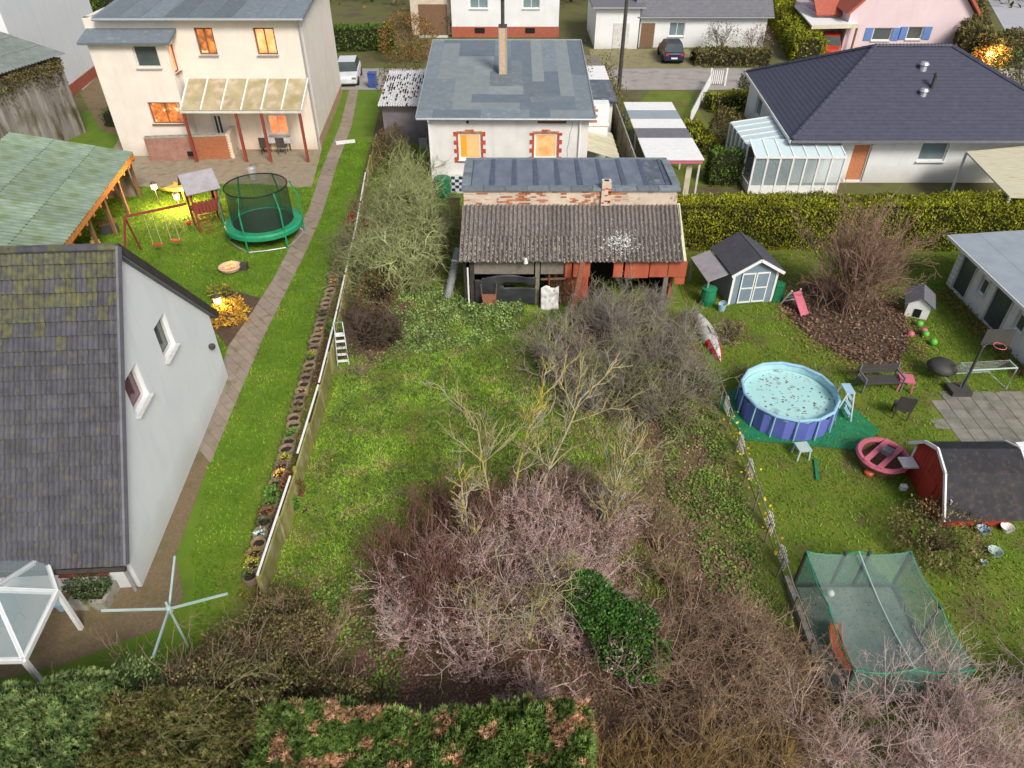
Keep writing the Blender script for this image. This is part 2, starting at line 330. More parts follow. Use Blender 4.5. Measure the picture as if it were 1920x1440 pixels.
# ---------------------------------------------------------------- vegetation tools
def tubes(A, B, ra, rb, k=3):
    A = np.asarray(A, float); B = np.asarray(B, float); d = B-A; d /= np.linalg.norm(d, axis=1, keepdims=True)+1e-9
    u = np.where(np.abs(d[:,2:3]) < .9, np.array([[0,0,1.]]), np.array([[0,1.,0]]))
    a = np.cross(d, u); a /= np.linalg.norm(a, axis=1, keepdims=True)+1e-9; b = np.cross(a, d); n = len(A)
    V = np.empty((n, 2*k, 3))
    for i in range(k):
        t = 2*pi*i/k; o = a*cos(t)+b*sin(t); V[:,i] = A+o*np.asarray(ra)[:,None]; V[:,k+i] = B+o*np.asarray(rb)[:,None]
    base = (np.arange(n)*2*k)[:,None]
    F = np.concatenate([base+np.array([[i,(i+1)%k,k+(i+1)%k,k+i]]) for i in range(k)], 0)
    return V.reshape(-1,3), F
def grow(seed, L0=1.2, wob0=None, r0=.04, levels=4, nch=(6,5,5,4), decay=.62, ang=.7, up=.12, wob=.25, trunks=1, lean=.3, ksegs=4, tstart=.35, rmin=.006):
    """branch skeleton as segment arrays, base at origin"""
    rg = random.Random(seed); S = []
    st = []
    for _ in range(trunks):
        a = rg.uniform(0, 2*pi); l = rg.uniform(0, lean)
        st.append((Vector((rg.uniform(-.08,.08)*trunks**.5, rg.uniform(-.08,.08)*trunks**.5, 0)), Vector((cos(a)*l, sin(a)*l, 1)).normalized(), L0*rg.uniform(.75,1.15), r0*rg.uniform(.7,1), 0))
    while st:
        p, d, L, r, lv = st.pop(); n = ksegs; pts = [p.copy()]; dirs = [d.copy()]
        for i in range(n):
            w__ = wob0 if (wob0 is not None and lv == 0) else wob; d = (d+Vector((rg.gauss(0,w__), rg.gauss(0,w__), rg.gauss(0,w__)+up))).normalized()
            q = p+d*(L/n); ra = max(r*(1-.55*i/n), rmin*.6); rb = max(r*(1-.55*(i+1)/n), rmin*.5)
            S.append((*p, *q, ra, rb, lv)); p = q; pts.append(p.copy()); dirs.append(d.copy())
        if lv < levels-1:
            for c in range(nch[lv]):
                t = rg.uniform(tstart if lv == 0 else .2, 1)*n; i = min(int(t), n-1); f = t-i
                q = pts[i].lerp(pts[i+1], f); dd = dirs[i+1]
                ax = Vector((rg.gauss(0,1), rg.gauss(0,1), rg.gauss(0,1))); ax = (ax-ax.dot(dd)*dd).normalized()
                nd = (dd*cos(a_ := rg.uniform(.5,1.25)*ang)+ax*sin(a_)).normalized()
                st.append((q, nd, L*decay*rg.uniform(.6,1.2), r*.55, lv+1))
    return np.array(S)
def xf(S, loc, s=1.0, rz=0.0, tilt=(0,0), rs=1.0, sz=1.0):
    R = np.array(Matrix.Rotation(tilt[0],3,'X') @ Matrix.Rotation(tilt[1],3,'Y') @ Matrix.Rotation(rz,3,'Z'))
    T = S.copy(); sc = np.array([s,s,s*sz])
    T[:,0:3] = (S[:,0:3]*sc) @ R.T + np.array(loc); T[:,3:6] = (S[:,3:6]*sc) @ R.T + np.array(loc); T[:,6:8] *= rs
    return T
def seg_mesh(name, S, m, k=3):
    V, F = tubes(S[:,0:3], S[:,3:6], S[:,6], S[:,7], k); return np_mesh(name, V, F, m)
def leaf_mesh(name, P, size, m, D_=None, asp=.55, flat=0.0, rng=RNG, tri=False, hang=0):
    """one small rhombic (or triangular) leaf per point; D_ = preferred directions"""
    P = np.asarray(P, float); n = len(P); size = np.broadcast_to(np.asarray(size, float), (n,))
    nr = rng.normal(size=(n,3)); nr[:,2] = np.abs(nr[:,2])+flat; nr /= np.linalg.norm(nr, axis=1, keepdims=True)
    d = rng.normal(size=(n,3)) if D_ is None else np.asarray(D_)+rng.normal(size=(n,3))*.45
    d[:,2] -= hang
    d -= (d*nr).sum(1, keepdims=True)*nr; d /= np.linalg.norm(d, axis=1, keepdims=True)+1e-9
    s = np.cross(nr, d); L = d*size[:,None]; W = s*(size*asp*.5)[:,None]
    if tri:
        V = np.stack([P-W, P+W, P+L], 1); F = np.arange(3*n).reshape(n,3)
    else:
        bend = nr*(size*.12)[:,None]
        V = np.stack([P, P+L*.5+W+bend, P+L, P+L*.5-W+bend], 1); F = np.arange(4*n).reshape(n,4)
    return np_mesh(name, V.reshape(-1,3), F, m)
def in_poly(x, y, poly):
    c = np.zeros(len(x), bool); n = len(poly); j = n-1
    for i in range(n):
        xi, yi = poly[i][:2]; xj, yj = poly[j][:2]
        c ^= ((yi > y) != (yj > y)) & (x < (xj-xi)*(y-yi)/(yj-yi+1e-12)+xi); j = i
    return c
def scatter(poly, dens, rng=RNG, mx=400000):
    xs = [p[0] for p in poly]; ys = [p[1] for p in poly]
    n = min(int((max(xs)-min(xs))*(max(ys)-min(ys))*dens), mx)
    x = rng.uniform(min(xs), max(xs), n); y = rng.uniform(min(ys), max(ys), n); k = in_poly(x, y, poly); return x[k], y[k]
def sheet(name, poly, z, m, kind='structure', parent=None, **kw):
    mb = MB(); mb.add([(p[0],p[1],z) for p in poly], [tuple(range(len(poly)))]); o = mb.build(name, m, parent, kind=kind, **kw)
    if o.data.polygons[0].normal.z < 0: o.data.flip_normals()
    return o
def hedge_block(name, label, cat, path, width, h, lm, dens=260, size=.09, core=None, bumpy=.12, group=None, hang=.3, asp=.5):
    """clipped hedge along a path: dark twig core + leaves over its bumpy surface"""
    t = thing(name, label, cat, (*path[0][:2], 0), 0, group)
    mb = MB(); Ps = []; Ns = []
    for a, b in zip(path[:-1], path[1:]):
        a = Vector((a[0],a[1],0)); b = Vector((b[0],b[1],0)); d = (b-a); L = d.length; d.normalize(); nrm = Vector((-d.y, d.x, 0))
        mb.bar(a+Vector((0,0,h*.46)), b+Vector((0,0,h*.46)), width*.74, h*.9)
        area = (2*h+width)*L+2*h*width; n = int(area*dens)
        s = RNG.uniform(0, 1, n)*(2*h+width); u = RNG.uniform(-.02, 1.02, n)*L
        off = np.where(s < h, -width/2, np.where(s < h+width, s-h-width/2, width/2)); z = np.where(s < h, s, np.where(s < h+width, h, 2*h+width-s))
        no = np.where(s < h, -1., np.where(s < h+width, 0., 1.)); nz = np.where((s >= h)&(s < h+width), 1., 0.15)
        # end caps
        m = int(n*2*h*width/area); e = RNG.choice(n, m, replace=False); u[e] = np.where(RNG.random(m) < .5, 0, L); off[e] = RNG.uniform(-.5,.5,m)*width; z[e] = RNG.uniform(0,h,m)
        bx = bumpy*(noise2(u*1.0+a.x, z*1.3+off, 2.2, 5)+RNG.normal(0,.35,n))
        rnd = 1-.18*np.clip((np.abs(off)/(width/2))**6*(z/h)**8, 0, 1)
        P = np.stack([a.x+d.x*u+nrm.x*(off*rnd+no*bx), a.y+d.y*u+nrm.y*(off*rnd+no*bx), np.maximum(z*(.93+.07*rnd)+nz*bx, .02)], 1)
        N = np.stack([nrm.x*no, nrm.y*no, nz], 1); Ps.append(P); Ns.append(N)
    mb.build('hedge_core', core or MAT['hedge_core'], t)
    P = np.concatenate(Ps); N = np.concatenate(Ns)
    me = leaf_mesh('foliage', P, RNG.uniform(.6,1.3,len(P))*size, lm, D_=N, asp=asp, hang=hang)
    link('foliage', me, None, t); return t
def ball_foliage(P0, rx, ry, rz, n, seed=0, bump=.25, hollow=.6):
    rg = np.random.default_rng(seed); v = rg.normal(size=(n,3)); v /= np.linalg.norm(v, axis=1, keepdims=True)
    r = (hollow+(1-hollow)*rg.random(n)**.5)*(1+bump*noise2(v[:,0]*2+seed, v[:,1]*2+v[:,2]*2.3, 1.7, seed+3))
    P = v*r[:,None]*np.array([rx,ry,rz])+np.array(P0); P[:,2] = np.maximum(P[:,2], .02); return P, v
def shrub(name, label, cat, loc, rx, rz, lm, n=3000, size=.07, seed=1, twigs=True, tm=None, ry=None, group=None, bump=.3, asp=.55, tf=1.0):
    t = thing(name, label, cat, (loc[0],loc[1],0), 0, group); ry = ry or rx
    P, v = ball_foliage((loc[0],loc[1],rz*.95), rx, ry, rz, n, seed, bump)
    if n: link('foliage', leaf_mesh('foliage', P, RNG.uniform(.6,1.3,len(P))*size, lm, D_=v, asp=asp), None, t)
    if twigs:
        S = grow(seed, L0=rz*1.25, r0=.03, levels=3, nch=(6,6,0), trunks=7, lean=.9, ang=.6, rmin=.007)
        S = xf(S, (loc[0],loc[1],0), tf); link('stem', seg_mesh('stem', S, tm or MAT['twig_brown']), None, t)
    return t
D('hedge_core', (.022,.026,.010), (.03,.022,.012), scale=6, bump=1)
D('core_brown', (.035,.026,.018), (.05,.035,.025), scale=6, bump=1)
D('twig_brown', (.15,.105,.075), (.095,.065,.05), scale=3)
D('twig_olive', (.25,.25,.12), (.155,.15,.075), scale=2.5)
def W(px, py, y):
    u = (px-960)/FPX; v = (720-py)/FPX; t = y/(cos(PITCH)+v*sin(PITCH))
    return Vector((u*t, y, CAM_H+(-sin(PITCH)+v*cos(PITCH))*t))
def PG(*pts, z=0): return [G(a, b, z) for a, b in pts]
# ================================================================ GROUND
def blob(x, y, cx, cy, rx, ry): return np.exp(-(((x-cx)/rx)**2+((y-cy)/ry)**2)**1.6)
def cover(x, y):
    n = noise2(x, y, 1.6, 3)
    l = blob(x,y,.3,11.2,3.3,3.6)+blob(x,y,4.6,7.6,4.6,3.2)+.62*blob(x,y,5.3,15,2.0,6.5)+blob(x,y,4.3,21.8,3.6,3.9)+blob(x,y,-5.5,24.3,1.2,2.6)\
        +.62*blob(x,y,-4.6,30,2.6,7)+.55*blob(x,y,-6.2,8.6,1.7,2.6)+.42*blob(x,y,-3.6,9.8,2.2,2.4)+.6*blob(x,y,-2.4,11.4,1.5,2.2)+.8*blob(x,y,-2,6.6,7,1.5)+.5*blob(x,y,-2.5,9,2.6,2.2)
    l = np.clip(l*1.15+n*.32*(l > .05)+.12*(noise2(x,y,5,9) > .55), 0, 1)
    worn = blob(x,y,-5.9,21.0,.8,.35)+.7*blob(x,y,-1.7,18.6,.5,.4)+.8*blob(x,y,-2.9,23.3,.9,.6)+.5*blob(x,y,-3,14.8,1.1,.4)
    return l, np.clip(worn+n*.1*(worn > .1), 0, 1)
nx, ny = 150, 440
gx, gy = np.meshgrid(np.linspace(-7.9, 7.3, nx), np.linspace(3.5, 47.5, ny)); X = gx.ravel(); Y = gy.ravel()
lit, worn = cover(X, Y)
Z0 = .012+.02*noise2(X, Y, 1.1, 2)+.018*noise2(X, Y, 6, 8)+.02
V = np.stack([X, Y, np.maximum(Z0,.006)], 1)
ii = (np.arange(ny-1)[:,None]*nx+np.arange(nx-1)).ravel(); F = np.stack([ii, ii+1, ii+nx+1, ii+nx], 1)
m = bpy.data.materials.new('garden_soil'); m.use_nodes = True; t = m.node_tree; N = t.nodes; L = t.links; b = N['Principled BSDF']; b.inputs['Roughness'].default_value = .95; b.inputs['Specular IOR Level'].default_value = .15
at = N.new('ShaderNodeAttribute'); at.attribute_name = 'cov'; sp = N.new('ShaderNodeSeparateColor'); L.new(at.outputs['Color'], sp.inputs[0])
ge = N.new('ShaderNodeNewGeometry')
def nz(s, d=6):
    n = N.new('ShaderNodeTexNoise'); n.inputs['Scale'].default_value = s; n.inputs['Detail'].default_value = d; n.inputs['Roughness'].default_value = .7; L.new(ge.outputs['Position'], n.inputs['Vector']); return n.outputs[0]
def mixc(f, a, b_):
    x = N.new('ShaderNodeMix'); x.data_type = 'RGBA'
    if hasattr(f, 'links'): L.new(f, x.inputs[0])
    for i, c in ((6,a),(7,b_)):
        if hasattr(c, 'links'): L.new(c, x.inputs[i])
        else: x.inputs[i].default_value = (*c,1)
    return x.outputs[2]
def mr(f, a, b_):
    r = N.new('ShaderNodeMapRange'); r.inputs[1].default_value = a; r.inputs[2].default_value = b_; L.new(f, r.inputs[0]); return r.outputs[0]
lawnc = mixc(mr(nz(1.3),.35,.65), (.11,.20,.018), (.18,.23,.03)); lawnc = mixc(mr(nz(9),.45,.7), lawnc, (.09,.12,.018))
litc = mixc(mr(nz(5),.35,.65), (.15,.085,.06), (.085,.058,.037)); litc = mixc(mr(nz(30),.52,.62), litc, (.26,.17,.125)); litc = mixc(mr(nz(2.2),.52,.66), litc, (.10,.12,.025))
c = mixc(sp.outputs[0], lawnc, litc); c = mixc(sp.outputs[1], c, (.20,.15,.10)); L.new(c, b.inputs['Base Color'])
bp = N.new('ShaderNodeBump'); bp.inputs['Strength'].default_value = .8; bp.inputs['Distance'].default_value = .04; L.new(nz(28), bp.inputs['Height']); L.new(bp.outputs[0], b.inputs['Normal'])
link('garden_ground', np_mesh('garden_ground', V, F, m, True, np.stack([lit, worn, lit*0, lit*0+1], 1)), None, kind='structure')
sheet('ground', [(-300,-60),(300,-60),(300,420),(-300,420)], -.012, MAT['terrain'])
# neighbouring lawns, paths, roads
D('lawn_far', (.085,.165,.010), (.13,.20,.016), scale=1.1, detail=9, bump=.8, bscale=30, c3=(.10,.085,.03), c3t=(.6,.8), c3s=.9)
D('lawn_right', (.10,.155,.012), (.155,.18,.025), scale=.9, detail=9, bump=.8, bscale=30, c3=(.13,.09,.045), c3t=(.52,.72), c3s=.6)
LAWN_L = [(-7.2,5),(-7.25,16),(-7.5,22),(-8.2,32),(-9.2,45),(-10.3,56),(-26,56),(-26,24),(-9,7.5),(-30,7.5),(-30,3)]
LAWN_L = [(-7.0,3.5),(-7.25,16),(-7.5,22),(-8.2,32),(-9.6,56),(-30,56),(-30,3.5)]
sheet('lawn', LAWN_L, .004, MAT['lawn_far'])
LAWN_R = [(7.35,3.5),(32,3.5),(32,31.5),(7.35,31.5)]
sheet('lawn', LAWN_R, .004, MAT['lawn_right'])
sheet('gravel_strip', PG((432,705),(455,720),(395,860),(330,1040),(345,1120),(300,1180),(240,1200),(110,1250),(60,1260),(0,1275),(0,1060),(265,1095)), .010, MAT['gravel'])
lp = PG((672,168),(660,235),(632,310),(605,400),(575,470),(540,540),(500,620),(470,690),(432,780),(395,870))
rp = PG((655,168),(638,235),(606,310),(580,390),(548,455),(515,520),(470,590),(428,650),(400,740),(360,830))
# path as separate worn concrete slabs, each a part
pth = thing('path', None, None, (0,0,0)); pth['kind'] = 'structure'
def lerp_line(ps, t):
    i = min(int(t*(len(ps)-1)), len(ps)-2); f = t*(len(ps)-1)-i; return ps[i].lerp(ps[i+1], f)
NS = 44
for i in range(NS):
    a, b_ = i/NS, (i+1)/NS-.0008
    P4 = [lerp_line(rp,a), lerp_line(lp,a), lerp_line(lp,b_), lerp_line(rp,b_)]; z = .022+random.uniform(-.003,.003)
    MB().slab([Vector((p.x,p.y,z)) for p in reversed(P4)], .03).build('slab', MAT['path'], pth)
sheet('terrace', PG((605,275),(585,350),(560,352),(480,345),(420,345),(330,352),(240,350),(200,300),(235,240),(270,235),(600,240)), .008, MAT['patio'])
mulch = PG((400,560),(440,545),(490,560),(508,580),(500,625),(455,655),(425,650),(385,600))
sheet('mulch_bed', mulch, .012, MAT['mulch'])
cb = G(1590,600); bed = [(cb.x+2.35*cos(a)*(1+.1*sin(3*a)), cb.y+3.0*sin(a)*(1+.08*cos(4*a)), 0) for a in np.linspace(0,2*pi,28)[:-1]]
sheet('leaf_litter_bed', bed, .012, MAT['mulch'])
# paved yard, right: individual slabs
yard = thing('paved_yard', None, None, (0,0,0)); yard['kind'] = 'structure'
yp = [(p.x,p.y) for p in PG((1735,745),(1900,735),(1990,720),(2100,900),(1990,1000),(1880,960),(1860,880),(1800,830),(1765,800))]
for ix in range(60):
    for iy in range(60):
        cx, cy = 12.5+ix*.5, 12+iy*.5
        if cx < 19.6 and cy < 21 and in_poly(np.array([cx]), np.array([cy]), yp)[0]:
            MB().box(cx-.24,cx+.24,cy-.24,cy+.24,-.02,.02+random.uniform(-.004,.004)).build('paving_slab', MAT['patio_grey'], yard)
sheet('road', [(-60,56.2),(80,56.2),(80,62.2),(-60,62.2)], .002, MAT['road'])
sheet('driveway', [(6.9,62.25),(15.8,62.25),(15.8,68.6),(6.9,68.6)], .003, MAT['drive'])
sheet('gravel_yard', [(8.0,38),(13.2,38),(13.2,56),(10.5,56),(8.0,50)], .003, MAT['lawn_right'])
rt = PG((1830,-40),(1925,130),(2050,120),(1900,-60)); sheet('road', rt, .008, MAT['road_light'])
sheet('gravel_strip', PG((150,175),(205,120),(265,105),(275,240),(230,255),(190,245)), .006, MAT['gravel'])
# ---------------------------------------------------------------- grass blades
MAT['grass'] = leafmat('grass', [(.09,.20,.011),(.18,.33,.02),(.31,.42,.035),(.22,.34,.06),(.13,.27,.05)], nscale=.8, namt=.36, patch=[(.36,.37,.08),(.24,.22,.08),(.40,.42,.11)], pscale=1.1, pt=(.52,.66))
MAT['grass_far'] = leafmat('grass_far', [(.07,.18,.006),(.12,.26,.010),(.18,.31,.014),(.08,.20,.008)], nscale=.7, namt=.34, patch=[(.22,.24,.04),(.17,.14,.05)], pscale=.7, pt=(.6,.74))
def blades(name, x, y, h, m, hscale=None, w=.5):
    n = len(x); h = h*RNG.uniform(.6,1.4,n)*(1 if hscale is None else hscale); a = RNG.uniform(0,2*pi,n)
    P = np.stack([x, y, np.full(n,.015)], 1); lean = RNG.normal(0,.75,(n,2))
    T = P+np.stack([lean[:,0]*h, lean[:,1]*h, h], 1); w_ = h*w*.5
    V = np.stack([P-np.stack([np.cos(a)*w_, np.sin(a)*w_, 0*a],1), P+np.stack([np.cos(a)*w_, np.sin(a)*w_, 0*a],1), T], 1)
    link(name, np_mesh(name, V.reshape(-1,3), np.arange(3*n).reshape(n,3), m), None, kind='stuff', label='short green grass of the middle garden lawn' if m is MAT['grass'] else None, cat='grass')
x, y = scatter([(-6.4,4),(-6.4,46),(7.0,46),(7.0,4)], 1150, mx=10**6); l_, w_ = cover(x, y)
near = np.clip(22/y, .35, 1.0)
keep = (RNG.random(len(x)) < np.clip(1.05-l_*1.15, .0, 1)*(1-w_*.8)*near**1.2) & ~((x > -2.1)&(x < 7)&(y > 25.4)&(y < 32)) & ~((x > -4.7)&(x < 4.4)&(y > 37))
x, y = x[keep], y[keep]; blades('grass', x, y, .075, MAT['grass'], 1+.5*np.clip(noise2(x,y,1.2,4),-.6,1), .42)
bpy.data.objects['grass']['label'] = 'short yellow green grass of the middle garden lawn'
x, y = scatter([(-7.1,7.3),(-7.3,16),(-7.6,22),(-8.3,32),(-9,45),(-22,45),(-22,27),(-10.6,21),(-8.9,12.5),(-7.9,10),(-11,7.5)], 320)
lpp = [(p.x,p.y) for p in rp]+[(p.x,p.y) for p in reversed(lp)]
bad = in_poly(x,y,lpp)
for o in ('terrace','mulch_bed','gravel_strip'):
    for q in [q for q in bpy.data.objects if q.name.startswith(o)]: bad |= in_poly(x, y, [(v.co.x,v.co.y) for v in q.data.vertices])
x, y = x[~bad], y[~bad]; blades('grass', x, y, .06, MAT['grass_far'], None, .5); bpy.data.objects['grass.001']['label'] = 'mown bright green lawn grass around the trampoline and along the planting rings'
x, y = scatter([(7.4,7.5),(7.4,30),(22,30),(22,7.5)], 240)
bad = in_poly(x,y,yp)|in_poly(x,y,[(p[0],p[1]) for p in bed])
x, y = x[~bad], y[~bad]; blades('grass', x, y, .06, MAT['grass_far'], None, .5); bpy.data.objects['grass.002']['label'] = 'patchy lawn grass around the round pool'
# ---------------------------------------------------------------- fallen leaves and ground ivy
MAT['litter'] = leafmat('litter', [(.13,.07,.05),(.26,.145,.10),(.19,.10,.08),(.36,.23,.17),(.11,.07,.05)], nscale=1.5)
x, y = scatter([(-6.6,4.5),(-6.6,34),(7.1,34),(7.1,4.5)], 330, mx=10**6); l_, w_ = cover(x, y)
k = (RNG.random(len(x)) < np.clip(l_*1.1-.02,0.02,1)*np.clip(24/y,.3,1)) & ~((x > -2)&(x < 7)&(y > 25.4)); x, y = x[k], y[k]
tagl = link('leaf_litter', leaf_mesh('leaf_litter', np.stack([x,y,RNG.uniform(.03,.07,len(x))],1), RNG.uniform(.04,.10,len(x)), MAT['litter'], flat=1.3, asp=.7), None, kind='stuff', label='brown fallen leaves under the bare shrubs', cat='leaves')
MAT['ivy_ground'] = leafmat('ivy_ground', [(.06,.12,.015),(.12,.21,.03),(.20,.28,.05),(.08,.15,.025)], nscale=1.3, patch=[(.15,.13,.05),(.22,.16,.08)], pscale=1.6, pt=(.5,.6))
MAT['ivy_pale'] = leafmat('ivy_pale', [(.05,.10,.02),(.16,.25,.06),(.30,.38,.13),(.08,.15,.03)], nscale=1.3)
def gcover(name, poly, dens, size, m, label, z=(.03,.16)):
    x, y = scatter(poly, dens); n = noise2(x, y, 2.2, 12); k = n > -.35; x, y = x[k], y[k]
    link(name, leaf_mesh(name, np.stack([x,y,RNG.uniform(*z,len(x))],1), RNG.uniform(.6,1.3,len(x))*size, m, flat=.9, asp=.8), None, kind='stuff', label=label, cat='ground cover')
gcover('ground_ivy', PG((1290,690),(1240,800),(1250,930),(1300,1010),(1330,1110),(1440,1140),(1400,960),(1360,850),(1335,700)), 420, .075, MAT['ivy_ground'], 'green and yellowish weeds and ground ivy along the right wire fence')
gcover('ground_ivy', PG((700,600),(740,560),(800,535),(880,560),(960,600),(980,625),(880,655),(790,665),(700,655),(680,640)), 520, .085, MAT['ivy_pale'], 'pale flecked ground ivy at the head of the lawn, left of the barn')
gcover('ground_ivy', PG((860,572),(985,575),(975,592),(930,600),(870,592)), 1200, .10, MAT['ivy_pale'], 'bright leafy weeds in front of the black tarpaulin', (.05,.32))
gcover('ground_ivy', PG((690,660),(720,330),(860,330),(860,520),(780,560)), 260, .085, MAT['ivy_ground'], 'low greenery under the lichen covered tree')
gcover('ground_ivy', [(-6.3,7.2),(-6.3,10.5),(-4.2,12),(-2.6,10),(-2.6,7.2)], 380, .08, MAT['ivy_ground'], 'rough weeds at the foot of the lawn beside the conifer hedge')
x, y = scatter([(-6.2,8),(-6.2,25),(3.5,25),(3.5,13),(-2,8)], 34); l_, w_ = cover(x, y); n_ = noise2(x, y, 1.0, 31); k = (l_ < .6)&(n_ > -.25); x, y = x[k], y[k]; xs = np.repeat(x,4)+RNG.normal(0,.045,4*len(x)); ys = np.repeat(y,4)+RNG.normal(0,.045,4*len(y))
link('lawn_weeds', leaf_mesh('lawn_weeds', np.stack([xs,ys,RNG.uniform(.05,.085,len(xs))],1), RNG.uniform(.045,.10,len(xs)), leafmat('weeds', [(.03,.075,.012),(.055,.12,.03),(.09,.08,.03),(.12,.22,.07)]), flat=1.4, asp=.6), None, kind='stuff', label='dark rosettes of weeds and moss dotted over the middle lawn', cat='weeds')
# ================================================================ MAIN HOUSE
def wallh(mb, p0, ux, prof, holes=(), th=.3):
    """wall from p0 along ux, prof = [(u, ztop)...], holes = (u0,u1,z0,z1); outward normal = ux x z"""
    p0 = Vector(p0); ux = Vector(ux).normalized(); n = ux.cross(Vector((0,0,1))); holes = [(round(h[0],4), round(h[1],4), h[2], h[3]) for h in holes]
    def zt(u):
        for (a,za),(b_,zb) in zip(prof[:-1], prof[1:]):
            if u <= b_+1e-6: return za+(zb-za)*(u-a)/(b_-a)
        return prof[-1][1]
    us = sorted({round(u,4) for u,_ in prof}|{round(h[0],4) for h in holes}|{round(h[1],4) for h in holes})
    def pt(u,z,o): return p0+ux*u+Vector((0,0,z-0))-n*o
    for a, b_ in zip(us[:-1], us[1:]):
        hs = sorted([h for h in holes if h[0] <= a+1e-6 and h[1] >= b_-1e-6], key=lambda h: h[2]); z = [0,0]; segs = []
        lo = (0,0)
        for h in hs: segs.append((lo, (h[2],h[2]))); lo = (h[3],h[3])
        segs.append((lo, (zt(a),zt(b_))))
        for (l0,l1),(h0,h1) in segs:
            mb.add([pt(a,l0,0),pt(b_,l1,0),pt(b_,h1,0),pt(a,h0,0)], [(0,1,2,3)]); mb.add([pt(a,l0,th),pt(b_,l1,th),pt(b_,h1,th),pt(a,h0,th)], [(3,2,1,0)])
    for u0,u1,z0,z1 in holes:
        for (a,za),(b_,zb) in (((u0,z0),(u1,z0)),((u1,z0),(u1,z1)),((u1,z1),(u0,z1)),((u0,z1),(u0,z0))):
            mb.add([pt(a,za,0),pt(b_,zb,0),pt(b_,zb,th),pt(a,za,th)], [(0,3,2,1)])
    L_ = prof[-1][0]
    for (a,za),(b_,zb) in zip(prof[:-1], prof[1:]): mb.add([pt(a,za,0),pt(b_,zb,0),pt(b_,zb,th),pt(a,za,th)], [(0,1,2,3)])
    return mb
def window(par, p0, ux, u0, u1, z0, z1, pane, frame=None, mull=1, trans=0, rec=.12, sill=True, fw=.07, curtain=None, sillm=None):
    p0 = Vector(p0); ux = Vector(ux).normalized(); n = ux.cross(Vector((0,0,1))); frame = frame or MAT['white_paint']
    def pt(u,z,o): return p0+ux*u+Vector((0,0,z))-n*o
    f = MB(); e = .002
    f.bar(pt(u0+fw/2+e,z0+e,rec), pt(u0+fw/2+e,z1-e,rec), fw, .06, n); f.bar(pt(u1-fw/2-e,z0+e,rec), pt(u1-fw/2-e,z1-e,rec), fw, .06, n)
    f.bar(pt(u0+fw+e,z0+fw/2+e,rec), pt(u1-fw-e,z0+fw/2+e,rec), .06, fw); f.bar(pt(u0+fw+e,z1-fw/2-e,rec), pt(u1-fw-e,z1-fw/2-e,rec), .06, fw)
    for i in range(mull):
        u = u0+(u1-u0)*(i+1)/(mull+1); f.bar(pt(u,z0+fw+.004,rec-.004), pt(u,z1-fw-.004,rec-.004), fw*.8, .06, n)
    for i in range(trans):
        z = z0+(z1-z0)*(i+1)/(trans+1); f.bar(pt(u0+fw+.004,z,rec+.002), pt(u1-fw-.004,z,rec+.002), .05, fw*.6)
    w_ = f.build('window', frame, par)
    g = MB(); g.add([pt(u0+.01,z0+.01,rec+.02),pt(u1-.01,z0+.01,rec+.02),pt(u1-.01,z1-.01,rec+.02),pt(u0+.01,z1-.01,rec+.02)], [(0,1,2,3)]).build('pane', pane, w_)
    if curtain:
        c_ = MB(); k = 14; ca, cb_ = curtain
        vs = []
        for i in range(k+1):
            u = ca+(cb_-ca)*i/k; o = rec+.014-.01*(i%2); vs += [pt(u,z0+fw+.05+.03*sin(i*1.7),o), pt(u,z1-fw,o)]
        c_.add(vs, [(2*i,2*i+2,2*i+3,2*i+1) for i in range(k)]).build('curtain', MAT['lit_curtain'], w_)
    if sill:
        MB().bar(pt(u0-.05,z0-.03,-.06+.0), pt(u1+.05,z0-.03,-.06), .14, .04).build('sill', sillm or frame, w_)
    return w_
HY = 37.3
hA = W(797,340,HY); hB = W(1100,340,HY); HX0, HX1 = -4.38, 4.0
roofF = W(780,221,HY-.32); EZ = roofF.z
house = thing('house', 'small white rendered bungalow with flat grey felt roof at the head of the middle garden', 'house', (HX0, HY, 0))
e0 = EZ-.12
wins = []
wl0, wl1 = W(858,250,HY), W(903,299,HY); wr0, wr1 = W(1002,250,HY), W(1044,298,HY)
holes = [(wl0.x-HX0+.02, wl1.x-HX0, wl1.z, wl0.z), (wr0.x-HX0, wr1.x-HX0, wr1.z, wr0.z)]
v0, v1 = W(1008,224.5,HY), W(1062,232,HY); holes.append((v0.x-HX0, v1.x-HX0, v1.z, min(v0.z, e0-.06)))
s0, s1 = W(874,226,HY), W(879,232,HY); holes.append((s0.x-HX0, s1.x-HX0, s1.z, min(s0.z,e0-.1)))
mb = MB(); wallh(mb, (HX0,HY,0), (1,0,0), [(0,e0),(HX1-HX0,e0)], holes)
wallh(mb, (HX1,HY,0), (0,1,0), [(0,e0),(10.6,e0+.93)], [])
wallh(mb, (HX1,HY+10.6,0), (-1,0,0), [(0,e0+.93),(HX1-HX0,e0+.93)], [])
wallh(mb, (HX0,HY+10.6,0), (0,-1,0), [(0,e0+.93),(10.6,e0)], [])
mb.build('wall', MAT['white_render'], house)
MB().box(holes[2][0]+HX0, holes[2][1]+HX0, HY+.12, HY+.14, holes[2][2], holes[2][3]).build('vent_opening', MAT['rust'], house)
MB().box(holes[3][0]+HX0, holes[3][1]+HX0, HY+.12, HY+.14, holes[3][2], holes[3][3]).build('vent_opening', MAT['black'], house)
